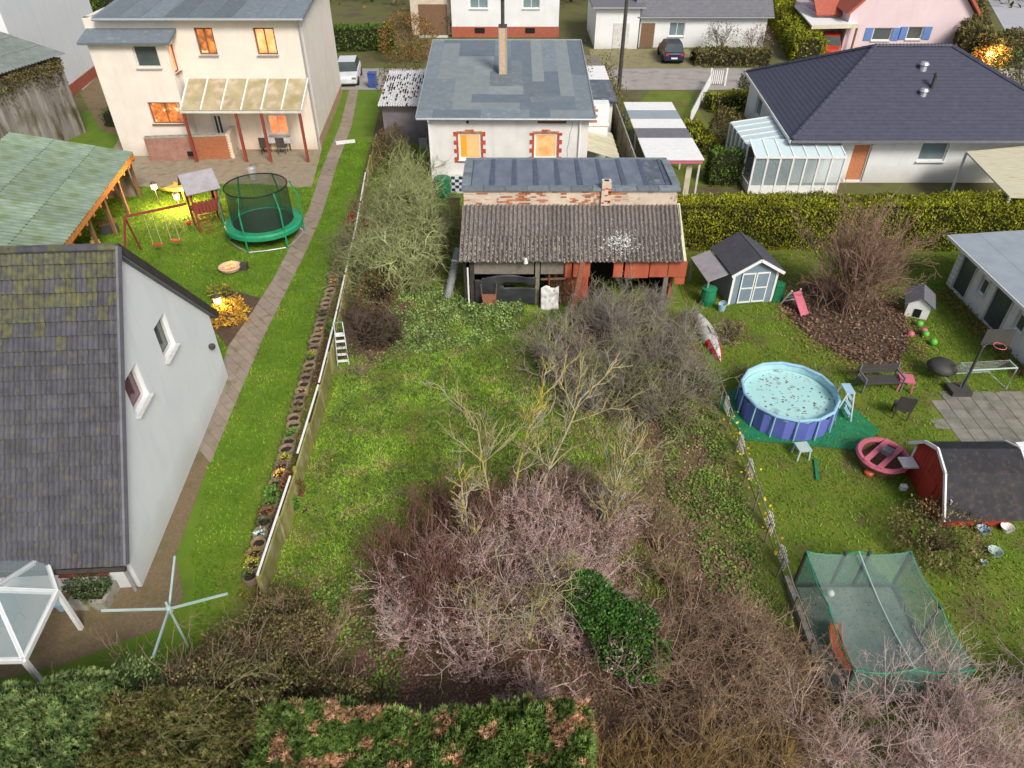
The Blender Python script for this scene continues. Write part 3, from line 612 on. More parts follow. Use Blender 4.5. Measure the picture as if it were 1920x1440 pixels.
for i, h in enumerate(holes[:2]):
    wn = window(house, (HX0,HY,0), (1,0,0), *h, MAT['lit_amber'] if i == 0 else MAT['lit_orange'], mull=0, rec=.08, fw=.10, curtain=(h[0]+.42, h[1]-.1) if i == 0 else None, sill=True)
    # toothed red brick surround, every brick on its own
    u0, u1, z0, z1 = h; bh = .075
    k = 0; z = z0-.09
    while z < z1+.02:
        wd = .24 if (k//3) % 2 == 0 else .10
        if (k//3)%2 == 0 or k%3 != 5:
            for side in (-1, 1):
                ua, ub = (u0-wd, u0-.004) if side < 0 else (u1+.004, u1+wd)
                MB().box(HX0+ua, HX0+ub, HY-.028, HY+.02, z, z+bh-.008).build('brick', MAT['brick_red'], house)
        z += bh; k += 1
    nb = 9
    for j in range(nb):
        ua = u0-.08+(u1-u0+.16)*j/nb; ub = u0-.08+(u1-u0+.16)*(j+1)/nb-.008; hh = .20 if 2 < j < 6 else .11
        MB().box(HX0+ua, HX0+ub, HY-.03, HY+.02, z1+.006, z1+hh).build('brick', MAT['brick_orange'], house)
    for j in range(6):
        ua = u0-.24+(u1-u0+.48)*j/6; ub = u0-.24+(u1-u0+.48)*(j+1)/6-.008
        MB().box(HX0+ua, HX0+ub, HY-.03, HY+.02, z0-.155, z0-.10).build('brick', MAT['brick_red'], house)
# hairline crack, a real groove-coloured strip
cr = MB(); pts = [W(a,b_,HY-.004) for a,b_ in ((1074,227),(1072,240),(1068,252),(1067,266),(1063,280),(1064,290),(1062,300))]
for a, b_ in zip(pts[:-1], pts[1:]): cr.bar(a, b_, .018, .006, (0,1,0))
cr.build('crack', MAT['felt_seam'], house)
RX0, RX1, RY0, RY1 = roofF.x, W(1117,219,HY-.32).x, HY-.32, HY+10.75
RZ0 = EZ; RZ1 = EZ+1.2
def RP(u, v, dz=0): return Vector((RX0+(RX1-RX0)*u, RY0+(RY1-RY0)*v, RZ0+(RZ1-RZ0)*v+dz))
roof = MB().slab([RP(0,0),RP(1,0),RP(1,1),RP(0,1)], .12).build('roof', MAT['felt'], house)
rr = random.Random(4); us = [0,.085,.19,.30,.415,.53,.64,.73,.83,.915,1]; k = 0
pal = [MAT['felt'], mat('felt_light', (.235,.265,.27), (.19,.22,.235), scale=2.2, rough=.9, bump=.35, bscale=160, rand=.06), mat('felt_blue', (.15,.185,.22), (.12,.15,.18), scale=2.2, rough=.9, bump=.35, bscale=160, rand=.06)]
def patch(u0,u1,v0,v1,c):
    global k; k += 1; dz = .006+.004*(k%4)
    g = .0012; P4 = [RP(u0-g,v0-g,dz),RP(u1+g,v0-g,dz+rr.uniform(0,.002)),RP(u1+g,v1+g,dz),RP(u0-g,v1+g,dz)]
    P4 = [Vector((min(max(p.x,RX0+.03),RX1-.03), min(max(p.y,RY0+.02),RY1-.03), p.z)) for p in P4]
    MB().slab(P4, .012).build('felt_sheet', pal[c], roof)
for u0,u1,c in ((0,.09,0),(.09,.36,2),(.36,.63,0),(.63,.75,2),(.75,.9,1),(.9,1,0)): patch(u0,u1,0,.085,c)
for u0,u1,v0,v1,c in ((0,.19,.085,.45,0),(.19,.58,.085,.17,1),(.58,.90,.085,.17,2),(.9,1,.085,.5,0),(.30,.64,.17,.26,2),(.64,.9,.17,.24,0),(.19,.30,.17,.62,1),(.30,.40,.26,.50,1),(.40,.60,.26,.36,1),(.6,.73,.24,.42,0),(.73,.82,.24,.55,2),(.82,.90,.24,1,1),(.40,.53,.36,.55,0),(.53,.6,.36,.7,0),(.6,.66,.42,.7,2),(.66,.73,.42,1,1),(.73,.82,.55,1,0),(.9,1,.5,1,2),
    (0,.08,.45,1,0),(.08,.19,.45,.95,1),(.08,.19,.95,1,2),(.19,.42,.62,.76,1),(.30,.42,.5,.62,1),(.19,.42,.76,1,2),(.42,.53,.55,.76,2),(.42,.53,.76,1,0),(.53,.66,.7,1,2)): patch(u0,u1,v0,v1,c)
g = MB(); g.tube([RP(0,0,-.04)+Vector((0,-.06,0)), RP(1,0,-.07)+Vector((0,-.06,0))], .065, 8)
g.build('gutter', MAT['zinc'], house)
for u in (0, 1): MB().bar(RP(u,0,.01)+Vector((.015 if u else -.015,0,0)), RP(u,1,.01)+Vector((.015 if u else -.015,0,0)), .05, .10).build('verge_strip', MAT['zinc'], house)
MB().bar(RP(0,1,.02), RP(1,1,.02), .06, .08).build('verge_strip', MAT['zinc'], house)
for px in (808.5, 1084):
    x = W(px,300,HY-.1).x; MB().tube([(x,HY-.36,EZ-.09),(x,HY-.34,EZ-.16),(x,HY-.09,EZ-.36),(x,HY-.09,.3)], .045, 8).build('downpipe', MAT['white_paint'], house)
# chimney
cb_ = W(945,151,42.6); cz = cb_.z
cx = cb_.x-.05
chim = MB().box(cx-.19,cx+.19,42.6,42.98,cz-.3,cz+2.75).build('chimney', MAT['brick_tan'], house)
for dx in (-.205, .205): MB().box(cx+dx-.03, cx+dx+.03, 42.57, 42.63, cz-.1, cz+2.78).build('corner_strip', MAT['zinc'], chim)
MB().box(cx-.26,cx+.26,42.42,42.56,cz-.10,cz-.0).build('flashing', MAT['zinc'], chim)
MB().box(cx-.12,cx+.12,42.585,42.597,cz+.03,cz+.22).build('soot_door', MAT['black'], chim)
MB().box(cx-.24,cx+.24,42.56,43.02,cz+2.78,cz+2.86).build('cap', MAT['pole_dark'], chim)
MB().tube([(cx,42.79,cz+2.86),(cx,42.79,cz+4.1)], .10, 12).lathe((cx,42.79,cz+4.1), [(.18,0),(.18,.06),(.02,.16)], 12).build('flue', MAT['pole_dark'], chim)
# chequered tiles at the foot of the wall
pl = thing('tiled_plinth', 'low wall faced in blue and white chequered tiles beside the green water butt', 'tiled wall')
q0, q1 = W(838,331,HY-.35), W(866,358,HY-.35)
MB().box(q0.x,q1.x+1.4,HY-.33,HY-.03,0,q0.z).build('backing', MAT['dirty_white'], pl)
tw = .21; nxx = 7; nzz = 5
for i in range(nxx):
    for j in range(nzz):
        z = q0.z-(j+1)*tw*.8
        if z > .02: MB().box(q0.x+i*tw+.003,q0.x+(i+1)*tw-.003,HY-.342,HY-.328,z+.003,z+tw*.8-.003).build('tile', MAT['tile_blue'] if (i+j)%2 else MAT['tile_white'], pl)
bq = W(825,338,36.6)
b_ = thing('water_butt', 'round dark green plastic water butt with lid at the corner of the white bungalow', 'water butt', (-3.72,36.5,0))
MB().lathe((0,0,0), [(.36,0),(.42,.25),(.44,.6),(.42,1.0),(.40,1.05)], 20).build('barrel', MAT['green_plastic'], b_, world=False, smooth=True)
MB().lathe((0,0,1.052), [(.44,0),(.45,.04),(.40,.075),(.1,.10),(.0,.10)], 20, cap=False).build('lid', MAT['green_plastic'], b_, world=False)
dd = thing('board', 'upright olive weathered board screen standing left of the barn', 'board')
a = W(838,377,32.3); c_ = W(862,440,32.3)
MB().box(a.x,a.x+.62,32.3,32.36,.0,1.75).build('board', MAT['conc_mossy'], dd)
MB().bar((a.x+.31,32.28,1.78),(a.x+.31,32.4,1.78),.66,.04).build('rail', MAT['wood_grey'], dd)
cd = thing('garden_pillar', 'short concrete pillar with a pale metal cap among the lichen twigs', 'pillar', (-4.75,32.6,0))
MB().lathe((0,0,0), [(.19,0),(.19,1.0)], 14).build('pillar', MAT['concrete'], cd, world=False)
MB().lathe((0,0,1.002), [(.21,0),(.21,.05),(.09,.07),(.0,.08)], 14, cap=False).build('cap', MAT['alu'], cd, world=False)
# ---------------------------------------------------------------- side buildings of the house
def corr_mesh(w_, l_, n, amp=.03, th=.012, lift=0.0):
    k = n*6; vs = []
    for s, o in ((1,0),(0,-th)):
        for j in (0,1):
            for i in range(k+1): vs.append((w_*i/k, l_*j, amp*cos(2*pi*i/6)*1.0+o))
    m_ = k+1; fs = []
    for i in range(k):
        fs.append((i,i+1,m_+i+1,m_+i)); fs.append((2*m_+i+1,2*m_+i,3*m_+i,3*m_+i+1)); fs.append((i+1,i,2*m_+i,2*m_+i+1))
    me = bpy.data.meshes.new('corrugated_sheet'); me.from_pydata(vs, [], fs); return me
def corr_roof(par, P00, P10, P01, ncol, nrow, m, waves=5, amp=.03, over=.12, name='corrugated_sheet'):
    """P00 eave left, P10 eave right, P01 ridge left; sheets laid in courses, upper over lower"""
    P00, P10, P01 = Vector(P00), Vector(P10), Vector(P01); ex = (P10-P00); ey = (P01-P00); w_ = ex.length/ncol; l_ = ey.length/nrow
    ex.normalize(); ey.normalize(); ez = ex.cross(ey).normalized(); me = corr_mesh(w_+.0, l_+over, waves, amp)
    if not me.materials: me.materials.append(m)
    for j in range(nrow):
        for i in range(ncol):
            o = P00+ex*(w_*i)+ey*(l_*j-(over if j else 0))+ez*(.03+.026*j+.002*(i%2)+random.uniform(0,.004))
            a = ez*0+ey; M = Matrix(((ex.x,ey.x,ez.x,o.x),(ex.y,ey.y,ez.y,o.y),(ex.z,ey.z,ez.z,o.z),(0,0,0,1)))
            M = M @ Matrix.Rotation(radians(random.uniform(-.25,.25)),4,'Z')
            link(name, me, None, par, True, M=M)
an = thing('lean_to', 'lean-to shed with white speckled corrugated roof on the left side of the bungalow', 'shed')
ax0, ax1, ay0, ay1 = -8.15, -5.1, 44.2, 49.5
MB().box(ax0+.2, ax1, ay0+.25, ay1, 0, 2.35).build('wall', mat('wall_mauve',(.20,.18,.20),(.13,.115,.13),scale=2,bump=.3), an)
corr_roof(an, (ax0,ay0,2.45), (ax1,ay0,2.45), (ax0,ay1+.6,2.95), 4, 2, MAT['corr_white'], waves=5, amp=.04)
MB().bar((ax0,ay0-.02,2.38),(ax1,ay0-.02,2.38),.06,.08).build('gutter', MAT['wood_dark'], an)
mr_ = RNG; rgh = random.Random(8); mbk = MB()
for i in range(150):
    wv = rgh.randrange(20); yv = ay0+rgh.random()**.6*5.2; zv = 2.46+(yv-ay0)*.085; x_ = ax0+(wv+.5)*(ax1-ax0)/20
    mbk.obox((x_,yv,zv+.045), .085, rgh.uniform(.1,.4), .04)
mbk.build('moss', MAT['moss_dark'], an, kind='stuff')
MB().box(-5.75,-5.25,43.6,43.75,0,.7).build('slab', MAT['zinc'], None, label='grey metal sheet leaning below the lean-to wall', cat='metal sheet')
ar = thing('side_annex', 'narrow flat roofed annex with red brick window on the right side of the bungalow', 'annex')
MB().box(HX1+.03,6.2,44.9,55.2,0,2.45).build('wall', MAT['white_render'], ar)
for (y0,y1,mm) in ((44.7,49.2,'felt_dark'),(49.22,52.6,'white_paint'),(52.62,55.4,'wood_grey')):
    MB().slab([(HX1-.1,y0,2.62),(6.45 if y0 < 50 else 6.3,y0,2.60),(6.45 if y0 < 50 else 6.3,y1,2.64),(HX1-.1,y1,2.66)], .1).build('roof_panel', MAT[mm], ar)
MB().bar((HX1,44.66,2.52),(6.5,44.66,2.52),.05,.1).build('fascia', MAT['wood_dark'], ar)
wn_ = thing('window_bay', 'white framed window bay with red brick infill beside the bungalow', 'window bay')
wy = 41.6; wa, wb = W(1104,233,wy), W(1143,197,wy)
MB().box(HX1+.02, wb.x, wy, wy+.8, 0, wb.z+.05).build('wall', MAT['white_paint'], wn_)
bw, bhh = .30, (wb.z-wa.z-.15)/6
for i in range(6):
    for j in range(3):
        x0 = HX1+.04+j*bw-(i%2)*bw*.5; x0 = max(x0, HX1+.04); x1 = min(HX1+.04+(j+1)*bw-(i%2)*bw*.5-.015, wb.x-.16)
        if x1-x0 > .06: MB().box(x0,x1,wy-.03,wy+.0,wa.z+.1+i*bhh,wa.z+.1+(i+1)*bhh-.02).build('brick', MAT['brick_orange'], wn_)
MB().box(HX1+.02, wb.x+.06, wy-.10, wy-.002, wa.z-.06, wa.z+.03).build('sill', MAT['white_paint'], wn_)
cp = thing('canopy', 'cream board canopy roof sloping off the right wall of the bungalow', 'canopy')
for i in range(6):
    y0 = 38.3+i*.72
    MB().slab([(HX1+.06,y0,1.95),(5.95,y0-.25+.0,1.50),(5.90,y0+.68-.25,1.50),(HX1+.06,y0+.69,1.95)], .03).build('board', MAT['wood_pale'], cp)
for x_, y_ in ((4.2,38.4),(5.7,38.3),(5.7,42)): MB().box(x_-.04,x_+.04,y_-.04,y_+.04,0,1.5-.06).build('post', MAT['wood_brown'], cp)
fr = thing('concrete_fence', 'tall concrete slab fence between the bungalow and the white carport', 'fence')
fy = [33.6,35.4,37.2,39,40.8,42.6,44.4,46.2,48,50]
for a, b_ in zip(fy[:-1], fy[1:]):
    MB().box(6.62,6.68,a+.05,b_-.05,0,1.75).build('panel', MAT['conc_tan'], fr); MB().box(6.58,6.72,a-.05,a+.04,0,1.82).build('post', MAT['concrete'], fr)
    MB().tube([(6.66,a+.01,1.84),(6.66,b_-.01,1.84)], .035, 6).build('rail', MAT['alu'], fr)
# ================================================================ BARN
barn = thing('barn', 'old brick outbuilding with felt parapet roof and mossy corrugated lean-to front', 'barn', (-2,25.5,0))
BX0, BX1 = -2.0, 6.85; CY = 27.8; CZ = 3.46; PZ = 4.2; BY1 = 31.05
mb = MB(); wallh(mb, (BX0,CY,0), (1,0,0), [(0,PZ-.1),(BX1-BX0,PZ-.1)], []); wallh(mb, (BX1,CY,0), (0,1,0), [(0,PZ-.1),(BY1-CY,PZ-.1)], []); wallh(mb, (BX1,BY1,0), (-1,0,0), [(0,PZ-.1),(BX1-BX0,PZ-.1)], []); wallh(mb, (BX0,BY1,0), (0,-1,0), [(0,PZ-.1),(BY1-CY,PZ-.1)], [])
wall = mb.build('wall', MAT['plaster_tan'], barn)
# exposed bricks on the strip above the lean-to
rb = random.Random(3); nbk = 0; z = CZ+.06; rowi = 0
while z < PZ-.13:
    x = BX0+.02+(rowi%2)*.13
    while x < BX1-.3:
        p = .75 if (x < 5.0) else .12
        nn = noise2(np.array([x]), np.array([z*3]), 2.4, 6)[0]
        if nn+rb.random()*.9 > (.45 if x < 4.8 else 1.15) and nbk < 260:
            MB().box(x,x+.235,CY-.016-rb.random()*.012,CY+.01,z,z+.058).build('brick', MAT['brick_orange'] if rb.random() < .5 else MAT['plaster_tan'], barn); nbk += 1
        x += .25
    z += .072; rowi += 1
flat = MB().box(BX0-.0+.3,BX1-.25,CY+.28,BY1-.0,PZ-.22,PZ-.06).build('roof', MAT['felt_dark'], barn)
ns = 9; sx0, sx1 = BX0+.32, BX1-.27
felt2 = [mat('felt_strip', (.175,.20,.25), (.12,.14,.18), scale=2.2, rough=.6, bump=.3, bscale=80, c3=(.11,.13,.165), c3t=(.5,.8), c3s=2, stretch=(1.2,.5,1)), MAT['felt_dark']]
for i in range(ns):
    a = sx0+(sx1-sx0)*i/ns; b_ = sx0+(sx1-sx0)*(i+1)/ns+.05; dz = .012+.012*(i%2)
    MB().slab([(a,CY+.3,PZ-.04+dz),(b_,CY+.3,PZ-.04+dz),(b_,BY1,PZ-.04+dz),(a,BY1,PZ-.04+dz)], .02).build('felt_sheet', felt2[1 if i in (8,) else 0], flat)
    MB().slab([(b_-.24,CY+.31,PZ-.028+.026),(b_+.0,CY+.31,PZ-.028+.026),(b_-.02,BY1-.01,PZ-.028+.026),(b_-.18,BY1-.01,PZ-.028+.026)], .008).build('felt_seam', mat('seam_blue',(.06,.075,.12),(.10,.12,.16),scale=4,rough=.5) if i == 0 else bpy.data.materials['seam_blue'], flat)
n_ = 10
for i in range(n_):
    a = BX0-.08+(BX1-BX0+.16)*i/n_; b_ = BX0-.08+(BX1-BX0+.16)*(i+1)/n_-.012; q = random.uniform(0,.012)
    MB().box(a,b_,CY-.10,CY+.27,PZ-.1,PZ+.02+q).build('coping_stone', MAT['coping'], barn, bevel=.01)
for i in range(6):
    a = CY+.285+i*.46; q = random.uniform(0,.02)
    MB().box(BX1-.24,BX1+.10,a,a+.445,PZ-.1,PZ+.05+q).build('coping_stone', MAT['coping'], barn, bevel=.01)
    MB().box(BX0-.08,BX0+.29,a,a+.445,PZ-.1,PZ+.02+q).build('coping_stone', MAT['coping'], barn, bevel=.01)
MB().box(BX0-.05,BX1+.05,BY1-.0,BY1+.12,PZ-.1,PZ+.02).build('coping', MAT['coping'], barn)
cx = W(1137,350,CY).x
st = MB().box(cx-.19,cx+.19,CY-.14,CY+.2,CZ+.05,PZ+.33).build('chimney', MAT['plaster_tan'], barn)
for i in range(26):
    z = CZ+.08+rb.random()*.72; x = cx-.18+rb.choice((0,.13,.26)); MB().box(x,x+.115,CY-.155,CY-.13,z,z+.055).build('brick', MAT['brick_red'], st) if rb.random() < .55 else None
MB().box(cx-.09,cx+.09,CY-.05,CY+.1,PZ+.335,PZ+.345).build('opening', MAT['black'], st)
EY = 25.33; EZb = 2.15
corr_roof(barn, (BX0-.12,EY,EZb), (BX1+.0,EY,EZb), (BX0-.02,CY-.03,CZ), 10, 2, MAT['corr_old'], waves=5, amp=.045, over=.14)
# moss lumps in the corrugation valleys and pale lichen
ey = (Vector((BX0,CY,CZ))-Vector((BX0,EY,EZb))); Lr = ey.length; ey.normalize()
for nm, mk, cnt, sd_ in (('moss','moss_dark',2600,1),('lichen','moss_pale',1700,2),('moss','moss_green',200,3)):
    V = []; F = []; rg = random.Random(sd_)
    for i in range(cnt):
        wv = rg.randrange(50); x = BX0-.12+(wv+.5+rg.gauss(0,.06))*(BX1-BX0+.12)/50
        if nm == 'lichen' and x > 4.6 and rg.random() < .6: continue
        t_ = rg.random()*Lr; p = Vector((x,EY,EZb))+ey*t_+Vector((0,0,.0+(.035 if t_ > Lr/2 else 0)))
        lx, ly, lz = rg.uniform(.025,.045), rg.uniform(.03,.08), rg.uniform(.02,.045)
        n0 = len(V); V += [p+Vector((-lx,0,0)),p+ey*ly,p+Vector((lx,0,0)),p-ey*ly,p+Vector((0,0,lz+.01))]; F += [(n0,n0+3,n0+4),(n0+3,n0+2,n0+4),(n0+2,n0+1,n0+4),(n0+1,n0,n0+4)]
    link(nm, np_mesh(nm, [tuple(v) for v in V], F, MAT[mk]), None, barn, kind='stuff')
V = []
rg = np.random.default_rng(5); n = 500; xx = rg.normal(4.4,.35,n); tt = np.clip(rg.normal(.32,.13,n),.02,.9)*Lr
P = np.stack([xx, EY+ey.y*tt, EZb+ey.z*tt+.085], 1); link('droppings', leaf_mesh('droppings', P, rg.uniform(.03,.09,n), MAT['white_paint'], flat=3, asp=.9), None, barn, kind='stuff')
MB().slab([(BX1+.02,EY-.05,EZb+.09),(BX1+.13,EY-.05,EZb+.09),(BX1+.13,CY,CZ+.1),(BX1+.02,CY,CZ+.1)], .05).build('verge_board', MAT['wood_pale'], barn)
# lean-to front
FY = 25.62
def fx(px): return W(px,540,FY).x
for px in (886,1007,1246):
    x = fx(px); MB().box(x-.09,x+.09,FY-.02,FY+.16,0,EZb-.02).build('post', MAT['wood_dark'] if px == 886 else MAT['wood_grey'], barn)
for a, b_ in ((BX0+.3,fx(1005)-.1),(fx(1009)+.09,fx(1060))):
    MB().box(a,b_,FY+.05,FY+.12,1.42,1.98).build('fascia_board', MAT['wood_grey'], barn)
MB().box(BX0,BX1,FY+.17,FY+.30,EZb-.16,EZb+.02).build('beam', MAT['wood_dark'], barn)
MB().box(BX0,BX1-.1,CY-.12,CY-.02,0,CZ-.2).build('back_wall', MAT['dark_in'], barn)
MB().box(BX0,BX0+.12,FY+.2,CY-.13,0,2.3).build('side_wall', MAT['wood_dark'], barn)
MB().box(BX1-.25,BX1-.13,FY+.3,CY-.13,0,2.2).build('side_wall', MAT['board_red'], barn)
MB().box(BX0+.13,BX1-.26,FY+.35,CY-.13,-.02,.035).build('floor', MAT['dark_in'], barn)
bz0, bz1 = W(1100,519,FY).z, 2.06
edges = [1057,1070,1104]
for a, b_ in ((1057,1070),(1072,1104),(1146,1164),(1167,1212),(1213,1246),(1247,1281)):
    MB().box(fx(a)+.01,fx(b_)-.01,FY-.06,FY-.01,bz0+(random.uniform(-.03,.03)),bz1).build('board', MAT['board_red'], barn)
MB().box(fx(1262),fx(1281)-.02,FY-.055,FY-.015,1.0,bz0-.01).build('board', MAT['board_red'], barn)
MB().box(fx(1058),fx(1104),FY+.4,FY+.46,.0,1.5).build('partition', MAT['board_red'], barn)
mb = MB(); mb.bar((fx(1009)+.1,FY-.03,1.22),(fx(1060),FY-.03,1.26),.05,.07); mb.build('rail', MAT['wood_brown'], barn)
MB().bar((fx(1030),FY-.06,.35),(fx(1029),FY-.06,1.45),.06,.06).build('stay', MAT['wood_red'], barn)
MB().box(BX0+.18,BX0+.24,25.3,25.36,.0,1.9).build('downpipe', MAT['white_paint'], barn)
# tarpaulin: draped sheet
def cloth(name, x0, x1, z0, z1, y, m, label, cat, seed=0, tear=False, amp=.06, nx=26, nz=16, lean=0):
    rg = random.Random(seed); X, Zz = np.meshgrid(np.linspace(0,1,nx), np.linspace(0,1,nz)); n = noise2(X*3, Zz*2.2, 2.5, seed)*amp
    V = np.stack([x0+(x1-x0)*X, y+n-lean*(1-Zz), z0+(z1-z0)*Zz+(.05*np.sin(X*9+seed) if True else 0)*(Zz > .95)], -1).reshape(-1,3)
    i = (np.arange(nz-1)[:,None]*nx+np.arange(nx-1)); F = np.stack([i,i+1,i+nx+1,i+nx], -1)
    if tear:
        k = ~((X[:-1,:-1] > .42)&(np.abs(Zz[:-1,:-1]-(.66-.12*(X[:-1,:-1]-.4))) < .055)) & ~((X[:-1,:-1]*.9+.05 < .23*(1-0))&(Zz[:-1,:-1] > .80+X[:-1,:-1]*.8)); F = F[k]
    o = link(name, np_mesh(name, V, F.reshape(-1,4), m, True), None, label=label, cat=cat); s = o.modifiers.new('s','SOLIDIFY'); s.thickness = .006; return o
cloth('tarpaulin', fx(890), fx(1004), .02, 1.42, FY-.1, MAT['tarp_black'], 'torn black tarpaulin hanging in the left bay of the barn', 'tarpaulin', 3, True)
cloth('sheet', fx(1014), fx(1047), .02, .98, FY-.22, MAT['cloth_white'], 'dirty white sheet propped in the open bay of the barn', 'sheet', 5, amp=.12, nx=14, nz=12, lean=.25)
# wheelbarrow standing on end
wb_ = thing('wheelbarrow', 'rusty wheelbarrow standing upright against the black tarpaulin', 'wheelbarrow', (fx(917),25.2,0))
tr = MB(); tr.add([(-.24,0,.12),(.24,0,.12),(.30,.05,.72),(-.30,.05,.72),(-.19,.16,.18),(.19,.16,.18),(.22,.2,.62),(-.22,.2,.62)], [(0,1,2,3),(0,4,5,1),(1,5,6,2),(2,6,7,3),(3,7,4,0),(7,6,5,4)]).build('tray', MAT['rust'], wb_, world=False)
for s in (-1,1):
    MB().tube([(s*.26,.06,.05),(s*.29,.1,.72),(s*.33,.16,1.15),(s*.30,.02,1.32)], .018, 6).build('handle', MAT['wood_brown'], wb_, world=False)
    MB().tube([(s*.22,-.02,.0),(s*.24,-.05,.5)], .022, 6).build('leg', MAT['rust'], wb_, world=False)
MB().tube([(.13*cos(a),.28,.15+.13*sin(a)) for a in np.linspace(0,2*pi,15)[:-1]], .035, 8, closed=True).build('wheel', MAT['rubber'], wb_, world=False)
# roll of wire mesh
rl = thing('wire_mesh_roll', 'leaning roll of grey wire mesh beside the left end of the barn', 'wire roll')
a = Vector((-2.75,26.0,.06)); b_ = Vector((-2.28,27.3,1.75)); d = (b_-a)
MB().tube([a+d*i/8 for i in range(9)], [.15+.01*(i%2) for i in range(9)], 12).build('mesh', MAT['net_mesh'], rl)
S = []
for k_ in range(7):
    for sg in (1,-1):
        pts = []
        for i in range(41):
            t_ = i/40; an_ = sg*t_*14+k_*2*pi/7; u_ = Vector((1,0,0)); v_ = d.normalized().cross(u_); pts.append(a+d*t_+(u_*cos(an_)+v_*sin(an_))*.17)
        for p, q in zip(pts[:-1], pts[1:]): S.append((*p,*q,.005,.005,0))
link('wire', seg_mesh('wire', np.array(S), MAT['zinc']), None, rl)
MB().tube([a+d*.72, a+d*.75], .185, 12).build('tie', MAT['white_paint'], rl)
# debris in the bay: beams and dry branches
for i,(p0_,p1_) in enumerate((((fx(1052),25.5,.1),(fx(1041),26.2,1.15)),((fx(1040),25.5,.05),(fx(1056),26.3,.9)))):
    MB().bar(p0_,p1_,.07,.07).build('timber', MAT['wood_brown'], None, label=('split brown timber leaning right of the white sheet in the barn' if i == 0 else 'lower crossed timber on the brushwood pile in the barn'), cat='timber')
S = np.concatenate([xf(grow(50+i, L0=.9, r0=.02, levels=3, nch=(4,3,0), trunks=4, lean=1.5, rmin=.009), (fx(1040)+random.uniform(0,.9),25.75+random.uniform(-.2,.4),.02)) for i in range(9)])
link('brushwood', seg_mesh('brushwood', S, MAT['wood_brown']), None, kind='stuff', label='pile of dry brushwood in the barn bay', cat='brushwood')
MB().bar(G(1073,590,.0)+Vector((0,0,.02)), W(1092,492,24.9), .2, .14).build('plank', MAT['rust'], None, label='weathered reddish plank leaning up to the barn eave', cat='plank')
MB().lathe((.55,25.2,2.18), [(.09,0),(.05,.2),(.0,.24)], 8).build('cowl', MAT['white_paint'], None, label='small white cowl on the edge of the mossy corrugated roof', cat='cowl')
# ================================================================ BOUNDARIES
def poly_at(pts, t):
    L = [0]
    for a, b in zip(pts[:-1], pts[1:]): L.append(L[-1]+(Vector(b)-Vector(a)).length)
    s = t*L[-1]
    for i in range(len(pts)-1):
        if s <= L[i+1]+1e-9: return Vector(pts[i]).lerp(Vector(pts[i+1]), (s-L[i])/(L[i+1]-L[i]))
    return Vector(pts[-1])
FL = [(-6.43,11.1,0),(-6.45,15,0),(-6.55,19,0),(-6.78,23,0),(-7.35,31,0),(-8.0,38,0),(-8.4,44,0)]
fl = thing('concrete_fence', 'low mossy concrete slab fence with white rail left of the middle lawn', 'fence')
NP = 17
for i in range(NP):
    a = poly_at(FL, i/NP); b_ = poly_at(FL, (i+1)/NP); d = (b_-a).normalized(); n = Vector((d.y,-d.x,0)); off = .05*(i%2)+random.uniform(-.02,.02); tl = random.uniform(-.05,.03)
    p = [a+d*.03+n*off, b_-d*.03+n*off]; z1 = .86+random.uniform(-.06,.05)
    MB().slab([p[0], p[1], p[1]+Vector((0,0,z1))-n*tl, p[0]+Vector((0,0,z1+random.uniform(-.05,.05)))-n*tl], .055).build('panel', MAT['conc_mossy'], fl)
    MB().box(a.x-.06,a.x+.06,a.y-.06,a.y+.06,0,.97).build('post', MAT['conc_mossy'], fl)
for t0, t1 in ((0.0,.105),(.135,.235),(.24,.46),(.47,.55),(.56,.68),(.69,.8)):
    MB().tube([poly_at(FL,t0+(t1-t0)*i/6)+Vector((-.03,0,1.02)) for i in range(7)], .036, 8).build('rail', MAT['white_paint'], fl)
# planting rings
RL = [G(468,1080,.25), G(490,990,.25), G(540,830,.25), G(590,640,.25), G(620,540,.25), G(648,440,.25)]
RL = [Vector((p.x,p.y,0)) for p in RL]
NR = 54
ringm = []
for v in range(3):
    mb = MB(); ro = .185; pr = [(ro-.05,.02),(ro-.045,.30),(ro-.005,.315),(ro+.01,.28),(ro-.01,0)]
    rv = random.Random(v); sg = 16; vs = []
    for r, z in pr:
        for k in range(sg): t = 2*pi*k/sg; q = r*(1+.05*sin(3*t+v*2)); vs.append((q*cos(t), q*sin(t), z))
    mb.add(vs, [(i*sg+k, i*sg+(k+1)%sg, (i+1)*sg+(k+1)%sg, (i+1)*sg+k) for i in range(len(pr)-1) for k in range(sg)])
    me = bpy.data.meshes.new('ring'); me.from_pydata(mb.v, [], [tuple(reversed(f)) for f in mb.f]); me.materials.append(MAT['conc_ring'])
    for p in me.polygons: p.use_smooth = True
    ringm.append(me)
soilm = MB().lathe((0,0,0), [(.145,.20),(.09,.225),(.0,.235)], 12, cap=False); sme = bpy.data.meshes.new('soil'); sme.from_pydata(soilm.v, [], soilm.f); sme.materials.append(MAT['soil'])
